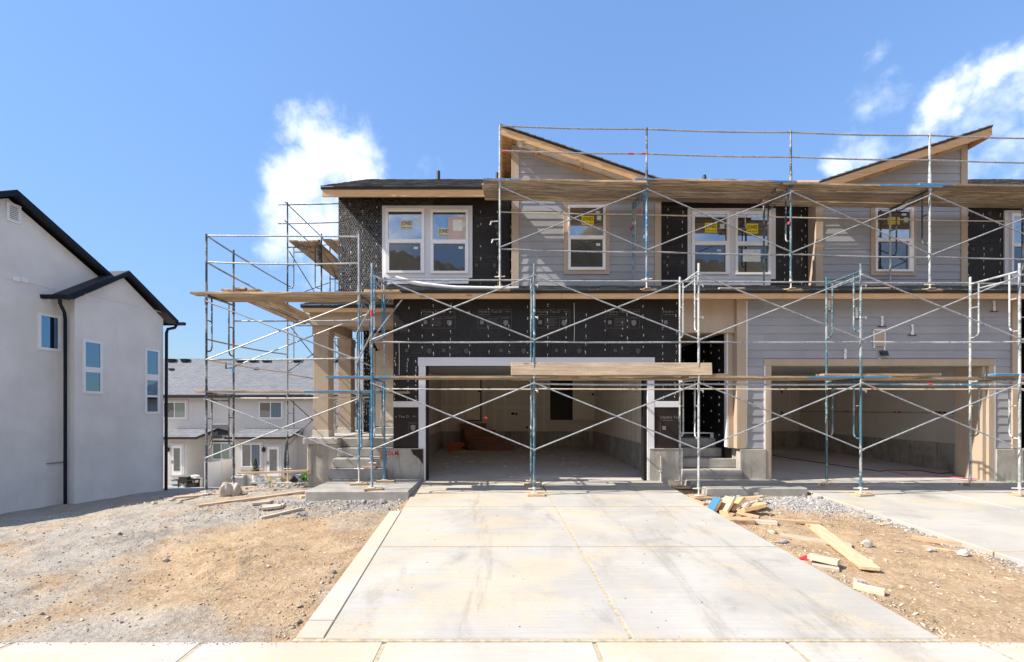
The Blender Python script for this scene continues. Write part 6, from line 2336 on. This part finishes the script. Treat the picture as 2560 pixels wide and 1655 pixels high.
for (pa, pb_, o) in (((0, 692), (134, 724), MO), ((207, 735), (406, 781), 0)):
    a, b = lh(*pa, o), lh(*pb_, o)
    mb = MB()
    zc = (a.z + b.z) / 2
    mb.prism([lp(a.y, zc, o + .012), lp(b.y, zc, o + .012), lp(b.y, zc + .025, o + .012), lp(a.y, zc + .025, o + .012)], nv * -.02)
    mb.build('reveal_joint', M['stucco_white'], left)
a, b = lh(115, 1161, MO), lh(166, 1161, MO)
mb = MB()
mb.prism([lp(a.y, a.z, MO + .03), lp(b.y, a.z, MO + .03), lp(b.y, a.z + .035, MO + .03), lp(a.y, a.z + .035, MO + .03)], nv * -.04)
mb.build('weep_hood', M['canvas_grey'], left)

# ------------------------------------------------------------------ the townhouses down the slope behind
BYF = 31.5
BB = 29.6
back = thing('row_house', (-14, 31.5, -3.6), 'beige stucco row house with a grey shingle roof down the slope behind', 'house')
X0, X1 = -27.0, 9.0
GZ0 = -4.0
bw = MB().box(X0, X1, BYF, BYF + 9, GZ0, 2.45).build('wall', M['stucco_beige'], back)
mb = MB()
mb.prism([(X0 - .4, BYF - .45, 2.34), (X0 - .4, BYF - .45, 2.46), (X0 - .4, BYF + 4.7, 5.46), (X0 - .4, BYF + 9.6, 2.46), (X0 - .4, BYF + 9.6, 2.3), (X0 - .4, BYF + 4.7, 5.3)], (X1 - X0 + .8, 0, 0))
brf = mb.build('roof', M['shingle_far'], back)
MB().box(X0 - .4, X1 + .4, BYF - .52, BYF - .43, 2.24, 2.42).build('gutter', M['drip_edge'], back)
rs = (5.46 - 2.46) / 5.15


def on_roof(px, py):
    """point of the back roof's near slope seen at a picture point"""
    lo, hi = BYF - .45, BYF + 4.7
    for _ in range(40):
        m = (lo + hi) / 2
        if CZ + (HY - py) * m / F > 2.46 + rs * (m - (BYF - .45)):
            hi, lo = hi, m
            lo = m
        else:
            hi = m
    return at(px, py, lo)


for px, py in ((429, 910), (463, 909), (600, 908), (632, 908), (665, 907), (742, 908), (835, 907)):
    Y = BYF + 4.2
    z = 2.46 + rs * (Y - BYF + .45)
    x = wx(px, Y)
    mb = MB()
    mb.box(x - .22, x + .22, Y - .2, Y + .2, z - .02, z + .16)
    mb.box(x - .28, x + .28, Y - .26, Y + .26, z + .16, z + .21)
    mb.build('roof_vent', M['drip_edge'], back)
for px, Y in ((429, 34.4), (641, 34.5)):
    z = 2.46 + rs * (Y - BYF + .45)
    x = wx(px, Y)
    MB().box(x - .13, x + .13, Y - .15, Y + .15, z - .02, z + .12).build('roof_vent', M['drip_edge'], back)
for px, Y in ((565, 34.6),):
    z = 2.46 + rs * (Y - BYF + .45)
    MB().tube([(wx(px, Y), Y, z - .2), (wx(px, Y), Y, z + .5)], .05, 8).build('vent_pipe', M['pipe_black'], back)


def bwin(px0, px1, py0, py1, Y, mats_, split=None, trim=True):
    """sliding window with its two panes"""
    x0, x1, z0_, z1_ = wx(px0, Y), wx(px1, Y), wz(py1, Y), wz(py0, Y)
    t = .07
    xm_ = (x0 + x1) / 2 if split is None else wx(split, Y)
    holes = [(x0 + t, xm_ - t * .4, z0_ + t, z1_ - t), (xm_ + t * .4, x1 - t, z0_ + t, z1_ - t)] if len(mats_) == 2 else [(x0 + t, x1 - t, z0_ + t, z1_ - t)]
    mb_ = MB()
    for a, b, c, d_ in cut(x0, x1, z0_, z1_, holes):
        mb_.box(a, b, Y - .05, Y + .02, c, d_)
    w = mb_.build('window', M['vinyl'], back)
    if trim:
        mb_ = MB()
        for a, b, c, d_ in cut(x0 - .13, x1 + .13, z0_ - .16, z1_ + .13, [(x0, x1, z0_, z1_)]):
            mb_.box(a, b, Y - .035, Y + .02, c, d_)
        mb_.build('window_trim', M['stucco_beige'], w)
    for h, m in zip(holes, mats_):
        MB().box(h[0], h[1], Y - .02, Y - .01, h[2], h[3]).build('pane', M[m], w)
    return w


bwin(408, 466, 1004, 1046, BYF, ['glass_far', 'glass_green'])
bwin(648, 706, 1004, 1046, BYF, ['glass_far', 'curtain'])
bwin(530, 577, 1059, 1099, BYF, ['glass_far'])
bwin(531, 577, 1106, 1149, BYF, ['glass_green', 'glass_green'])
bwin(816, 836, 1059, 1083, BYF, ['glass_far'])
bwin(852, 900, 1004, 1046, BYF, ['glass_far', 'glass_far'])


def porch(px0, px1, rpx0, rpx1, door, win=None, lamp=None):
    x0, x1 = wx(px0, BB), wx(px1, BB)
    zt = wz(1094, BB - .4) + .05
    MB().box(x0, x1, BB, BYF + .05, GZ0, zt).build('wall', M['stucco_beige'], back)
    ra, rb = wx(rpx0, BB - .35), wx(rpx1, BB - .35)
    zr0, zr1 = wz(1093, BB - .35), wz(1071, BYF)
    mb_ = MB()
    y0 = BB - .35
    ins = .9
    vs = [(ra, y0, zr0), (rb, y0, zr0), (rb, BYF + .02, zr0), (ra, BYF + .02, zr0), (ra + .02, BYF - .0, zr1), (rb - .02, BYF - .0, zr1)]
    mb_.add([(ra, y0, zr0 - .0), (rb, y0, zr0), (rb, BYF + .01, zr1), (ra, BYF + .01, zr1), (ra, BYF + .01, zr0), (rb, BYF + .01, zr0)], [(0, 1, 2, 3), (1, 5, 2), (0, 3, 4), (0, 4, 5, 1)])
    o = mb_.build('porch_roof', M['shingle_far'], back)
    MB().box(ra - .02, rb + .02, y0 - .06, y0 + .0, zr0 - .13, zr0 + .02).build('fascia', M['drip_edge'], o)
    mb_ = MB()
    mb_.prism([(rb, y0, zr0 - .12), (rb, BYF, zr1 - .12), (rb, BYF, zr1 + .02), (rb, y0, zr0 + .02)], (.04, 0, 0))
    mb_.build('fascia', M['drip_edge'], o)
    a, b, c, d_ = (wx(door[0], BB), wx(door[1], BB), wz(door[3], BB), wz(door[2], BB))
    dd = MB().box(a, b, BB - .05, BB, c, d_).build('door', M['vinyl'], back)
    MB().box(a + .22 * (b - a), b - .2 * (b - a), BB - .062, BB - .05, c + .15 * (d_ - c), d_ - .1 * (d_ - c)).build('pane', M['glass_far'], dd)
    mb_ = MB()
    for p, q, r_, s_ in cut(a - .14, b + .14, c, d_ + .14, [(a - .02, b + .02, c - .1, d_ + .02)]):
        mb_.box(p, q, BB - .05, BB + .01, r_, s_)
    mb_.build('door_frame', M['stucco_beige'], dd)
    mb_ = MB()
    for q in (.42, .48):
        mb_.blob((a + .1 * (b - a), BB - .09, c + q * (d_ - c)), .05, 1, sub=1)
    mb_.build('handle', M['lamp_black'], dd)
    if win:
        bwin(*win, BB, ['glass_far', 'curtain'])
    for l in lamp or ():
        p = at(l[0], l[1], BB - .12)
        mb_ = MB()
        mb_.lathe([(.02, .16), (.11, .1), (.12, -.02), (.08, -.14), (.0, -.16)], p, 8)
        mb_.box(p.x - .02, p.x + .02, p.y, p.y + .13, p.z, p.z + .05)
        mb_.build('porch_lamp', M['lamp_black'], back)


porch(380, 467, 380, 490, (430, 456, 1113, 1188), None, [(419, 1124)])
porch(588, 710, 563, 720, (668, 699, 1116, 1190), (604, 653, 1109, 1168), [(659, 1124)])
px = at(498, 1080, BYF - .15)
MB().blob((px.x, px.y, px.z), .10, 3, sub=1, amp=.1).build('soffit_lamp', M['vinyl'], back)
MB().box(wx(590, BYF), wx(598, BYF), BYF - .1, BYF, wz(1168, BYF), wz(1155, BYF)).build('meter_box', M['ac_grey'], back)


def steps_b(px0, px1, zt, n, name, label, y0):
    x0_, x1_ = wx(px0, y0), wx(px1, y0)
    r = thing(name, ((x0_ + x1_) / 2, y0, -3.7), label, 'steps')
    MB().box(x0_, x1_, y0 + .3 * n - .3, BB - .02, -3.72, zt).build('landing', M['vinyl' if False else 'cap_concrete'], r)
    for k in range(n):
        z = -3.66 + (zt + 3.66) * (k + .6) / (n + .6)
        MB().box(x0_, x1_, y0 + .3 * k - .3, y0 + .3 * k + .02, z - .05, z).build('tread', M['deck_grey'], r)
        MB().box(x0_, x1_, y0 + .3 * k - .02, y0 + .3 * k - .0, -3.7, z - .05).build('riser', M['deck_grey'], r)
    return r


steps_b(412, 470, -2.98, 3, 'deck_steps', 'grey deck steps below the left back door, beside the barbecue', 28.2)
steps_b(676, 722, -2.98, 3, 'deck_steps', 'dark deck steps below the right back door, beside the pots', 28.4)
slab(None, [(wx(405, 28), 26.8), (wx(520, 28), 26.8), (wx(520, 28), 29.5), (wx(405, 28), 29.5)], lambda x, y: -3.60, 'walk_concrete', 'patio', .1, 0)['kind'] = 'structure'

# white vinyl privacy fence
fence = thing('vinyl_fence', (-18.8, 30.3, -3.7), 'white vinyl privacy fence running out from the row house', 'fence')
fa, fb = Vector((wx(516, 28.6), 28.6, 0)), Vector((wx(583, 31.4), 31.4, 0))
fz0, fz1 = -3.68, -1.92
for t in (0, .55, 1):
    p = fa.lerp(fb, t)
    mb = MB()
    mb.box(p.x - .075, p.x + .075, p.y - .075, p.y + .075, fz0 - .2, fz1 + .07)
    mb.build('fence_post', M['fence_vinyl'], fence)
    mb = MB()
    mb.add([(p.x - .09, p.y - .09, fz1 + .07), (p.x + .09, p.y - .09, fz1 + .07), (p.x + .09, p.y + .09, fz1 + .07), (p.x - .09, p.y + .09, fz1 + .07), (p.x, p.y, fz1 + .14)], [(0, 1, 4), (1, 2, 4), (2, 3, 4), (3, 0, 4), (3, 2, 1, 0)])
    mb.build('post_cap', M['fence_vinyl'], fence)
for t0, t1 in ((.0, .55), (.55, 1.0)):
    a, b = fa.lerp(fb, t0), fa.lerp(fb, t1)
    mb = MB()
    mb.obox(((a.x + b.x) / 2, (a.y + b.y) / 2, (fz0 + fz1) / 2), (b - a) / 2, Vector((-(b - a).y, (b - a).x, 0)).normalized() * .02, (0, 0, (fz1 - fz0) / 2))
    mb.build('fence_panel', M['fence_vinyl'], fence)

# barbecue
g = at(470, 1216, 27.4)
gx_, gy_, gz_ = g.x, 27.4, -3.58
bq = thing('barbecue', (gx_, gy_, gz_), 'dark cart barbecue with an open lid on the neighbour patio', 'barbecue')
s = 24.07
mb = MB()
for dx in (-.42, .52):
    for dy in (-.22, .22):
        mb.box(gx_ + dx - .03, gx_ + dx + .03, gy_ + dy - .03, gy_ + dy + .03, gz_ + .05, gz_ + .85)
mb.box(gx_ - .42, gx_ + .52, gy_ - .22, gy_ + .22, gz_ + .22, gz_ + .26)
mb.box(gx_ + .02, gx_ + .5, gy_ - .2, gy_ + .2, gz_ + .26, gz_ + .62)
mb.build('cart', M['grill_dark'], bq)
MB().box(gx_ - .40, gx_ + .12, gy_ - .25, gy_ + .25, gz_ + .62, gz_ + 1.02).build('firebox', M['grill_dark'], bq)
MB().box(gx_ - .42, gx_ + .14, gy_ - .27, gy_ + .27, gz_ + 1.02, gz_ + 1.10).build('lid', M['steel'], bq)
mb = MB()
mb.box(gx_ - .85, gx_ - .42, gy_ - .25, gy_ + .25, gz_ + .80, gz_ + .84)
mb.box(gx_ + .12, gx_ + .62, gy_ - .25, gy_ + .25, gz_ + .80, gz_ + .84)
mb.build('side_shelf', M['grill_dark'], bq)
for dx in (-.42, .0):
    mb = MB()
    mb.tube([(gx_ + dx, gy_ - .28, gz_ + .08), (gx_ + dx, gy_ - .20, gz_ + .08)], .09, 12)
    mb.build('wheel', M['pipe_black'], bq)
mb = MB()
mb.blob((gx_ - .2, gy_ - .1, gz_ + .40), .15, 4, (1, 1, 1.2), 2, .2)
mb.build('gas_bottle', M['fence_vinyl'], label='white gas bottle under the barbecue', cat='gas bottle')
mb = MB()
mb.blob((gx_ + .42, gy_ + .05, gz_ + .98), .17, 6, (1.5, 1, .8), 2, .25)
mb.build('grill_cover', M['paper'], label='crumpled white cover lying on the barbecue shelf', cat='cover')

# heat pump
g = at(602, 1213, 29.6)
ac = thing('air_conditioner', (g.x, 29.6, -3.62), 'grey air conditioner cabinet beside the white fence', 'air conditioner')
w_ = .42
MB().box(g.x - w_, g.x + w_, 29.2, 30.0, -3.60, -2.84).build('cabinet', M['ac_grey'], ac, bevel=.06)
mb = MB()
for i in range(9):
    z = -3.52 + i * .07
    mb.box(g.x - w_ - .008, g.x + w_ + .008, 29.19, 30.01, z, z + .02)
mb.build('grille_bars', M['ac_grey'], ac, kind='stuff')
mb = MB()
mb.lathe([(.36, -2.83), (.36, -2.79), (.30, -2.79), (.28, -2.84)], (g.x, 29.6, 0), 18)
for i in range(6):
    a = i * math.pi / 6
    mb.tube([(g.x - .33 * math.cos(a), 29.6 - .33 * math.sin(a), -2.80), (g.x + .33 * math.cos(a), 29.6 + .33 * math.sin(a), -2.80)], .012, 4)
mb.build('fan_grille', M['steel'], ac)
MB().box(g.x - .55, g.x + .55, 29.05, 30.15, -3.75, -3.61).build('base_pad', M['cap_concrete'], ac)

# bench, pots, conifer
YB = 26.3
g = at(650, 1214, YB)
gz_ = -3.05
bn = thing('garden_bench', (g.x, YB, gz_), 'low grey bench carrying white pots behind the crest of the yard', 'bench')
MB().box(wx(630, YB), wx(674, YB), YB - .25, YB + .25, wz(1208, YB), wz(1203, YB)).build('seat', M['deck_grey'], bn, bevel=.01)
for px in (634, 670):
    MB().box(wx(px - 3, YB), wx(px + 3, YB), YB - .2, YB + .2, gz_ - .4, wz(1208, YB)).build('leg', M['terracotta'], bn)
zt = wz(1203, YB)


def pot(px, r, h, label, sub):
    x = wx(px, YB)
    p = thing('plant_pot', (x, YB, zt), label, 'pot')
    MB().lathe([(.0, zt), (r * .62, zt), (r * .9, zt + h * .3), (r, zt + h * .6), (r * .82, zt + h * .95), (r * .9, zt + h), (r * .74, zt + h * .97), (r * .7, zt + h * .85)], (x, YB, 0), 16).build('pot_body', M['pot_white'], p, smooth=True)
    MB().lathe([(.0, zt + h * .9), (r * .74, zt + h * .88)], (x, YB, 0), 12).build('soil', M['soil'], p)
    return x


xp = pot(639, .19, .46, 'tall white pot holding the small conifer on the low bench', 'conifer')
pot(652, .20, .26, 'short wide white pot beside the conifer pot', 'soil')


def leaf_mesh(name, pts, size, mat, seed, parent=None, **k):
    rnd_ = random.Random(seed)
    mb_ = MB()
    for p in pts:
        u = Vector((rnd_.gauss(0, 1), rnd_.gauss(0, 1), rnd_.gauss(0, 1))).normalized()
        v = u.cross(Vector((rnd_.gauss(0, 1), rnd_.gauss(0, 1), rnd_.gauss(0, 1)))).normalized()
        s_ = size * rnd_.uniform(.6, 1.4)
        p = Vector(p)
        mb_.add([p - u * s_, p + v * s_ * .5, p + u * s_, p - v * s_ * .5], [(0, 1, 2, 3)])
    return mb_.build(name, M[mat], parent, **k)


con = thing('conifer', (xp, YB, zt + .45), 'small dark green conical conifer growing in the tall white pot', 'shrub')
rnd = random.Random(8)
pts = []
hc = .88
for i in range(900):
    t = rnd.random() ** 1.5
    a = rnd.uniform(0, 6.28)
    r = .24 * (1 - t) ** .85 * math.sqrt(rnd.uniform(.2, 1)) * (1 + .3 * math.sin(a * 3 + t * 14))
    pts.append((xp + r * math.cos(a), YB + r * math.sin(a), zt + .42 + t * hc))
leaf_mesh('foliage', pts, .04, 'leaf_dark', 3, con)
MB().tube([(xp, YB, zt + .35), (xp, YB, zt + 1.1)], [.025, .008], 6).build('trunk', M['terracotta'], con)
# closed umbrella, bags, tufts
ub = thing('patio_umbrella', (wx(716, 28.9), 28.9, -3.6), 'closed navy patio umbrella standing at the corner of the row house porch', 'umbrella')
ux = wx(716, 28.9)
zt2, zb2 = wz(1107, 28.9), wz(1188, 28.9)
MB().lathe([(.02, zt2), (.07, zt2 - .1), (.14, zt2 - .7), (.17, zt2 - 1.3), (.12, zt2 - 1.7), (.08, zb2 + .05), (.0, zb2)], (ux, 28.9, 0), 9).build('canopy', M['navy_cloth'], ub, smooth=True)
MB().tube([(ux, 28.9, -3.7), (ux, 28.9, zt2 + .05)], .025, 8).build('pole', M['pipe_black'], ub)
YC = 22.0
g = at(733, 1204, YC)
MB().blob((g.x, YC, wz(1200, YC) + .02), .17, 3, (1.1, .8, .9), 3, .3).build('folded_chair_bag', M['navy_cloth'], label='navy folded canvas chair at the crest beside the porch base', cat='bag')
mb = MB()
mb.prism([(wx(738, YC), YC, wz(1187, YC)), (wx(757, YC), YC, wz(1186, YC)), (wx(751, YC), YC, wz(1200, YC)), (wx(745, YC), YC, wz(1204, YC))], (0, .2, 0))
mb.build('canvas_chair', M['canvas_grey'], label='grey canvas chair folded beside the navy one', cat='chair')


def tuft(px, py, Y, r, h, mat, label, n, name, cat, seed):
    g_ = at(px, py, Y)
    rnd_ = random.Random(seed)
    mb_ = MB()
    for i in range(n):
        a = rnd_.uniform(0, 6.28)
        q = r * math.sqrt(rnd_.random())
        x, y = g_.x + q * math.cos(a), Y + q * math.sin(a)
        hh = h * rnd_.uniform(.5, 1)
        l = rnd_.uniform(.3, 1.0) * r
        w = .012
        t = (x + l * math.cos(a), y + l * math.sin(a), g_.z + hh)
        mb_.add([(x - w, y, g_.z), (x + w, y, g_.z), t], [(0, 1, 2)])
    return mb_.build(name, M[mat], None, label=label, cat=cat)


tuft(677, 1219, 20.5, .18, .30, 'dry_grass', 'dry straw tuft at the crest before the low bench', 150, 'grass_tuft', 'grass tuft', 1)
tuft(713, 1204, 20.5, .16, .32, 'dry_grass', 'dry straw tuft beside the side scaffold post', 150, 'grass_tuft', 'grass tuft', 2)
g = at(765, 1200, 13.0)
rnd = random.Random(6)
leaf_mesh('leafy_plant', [(g.x + rnd.gauss(0, .07), 13.0 + rnd.gauss(0, .07), g.z + abs(rnd.gauss(.07, .06))) for _ in range(130)], .05, 'leaf_bright', 5, None, label='bright green leafy plant at the foot of the concrete porch base', cat='plant')
g = at(671, 1203, 20.0)
mb = MB()
mb.prism([(g.x - .05, 20.0, g.z), (g.x + .04, 20.0, g.z), (g.x + .07, 20.0, g.z + .17), (g.x, 20.0, g.z + .2)], (0, .01, 0))
fl = mb.build('marker_flag', M['yellow'], label='small yellow utility flag at the crest of the yard', cat='flag')
OFF[fl.name] = fl.location.copy()
MB().tube([(g.x - .04, 20.005, g.z - .4), (g.x - .04, 20.005, g.z + .18)], .006, 5).build('flag_stake', M['steel'], fl)

# ------------------------------------------------------------------ hills behind the viewer, mirrored in the panes
hx = np.linspace(-900, 900, 90)
hy = np.linspace(-900, -130, 40)
HX, HYY = np.meshgrid(hx, hy)
t = np.clip((-HYY - 130) / 420, 0, 1)
HZ = -6 + 205 * t ** 1.1 * (.88 + .14 * np.sin(HX * .006 + .9) + .10 * np.sin(HX * .021 + HYY * .013) + .07 * np.sin(HX * .05 + 2 * np.sin(HYY * .03)))
ii = np.arange(HX.size).reshape(HX.shape)
q = np.stack([ii[:-1, :-1], ii[:-1, 1:], ii[1:, 1:], ii[1:, :-1]], -1).reshape(-1, 4)
h_o = np_mesh('hills', np.stack([HX.ravel(), HYY.ravel(), HZ.ravel()], 1), q, M['hill'], kind='structure')
h_o.data.polygons.foreach_set('use_smooth', [True] * len(h_o.data.polygons))
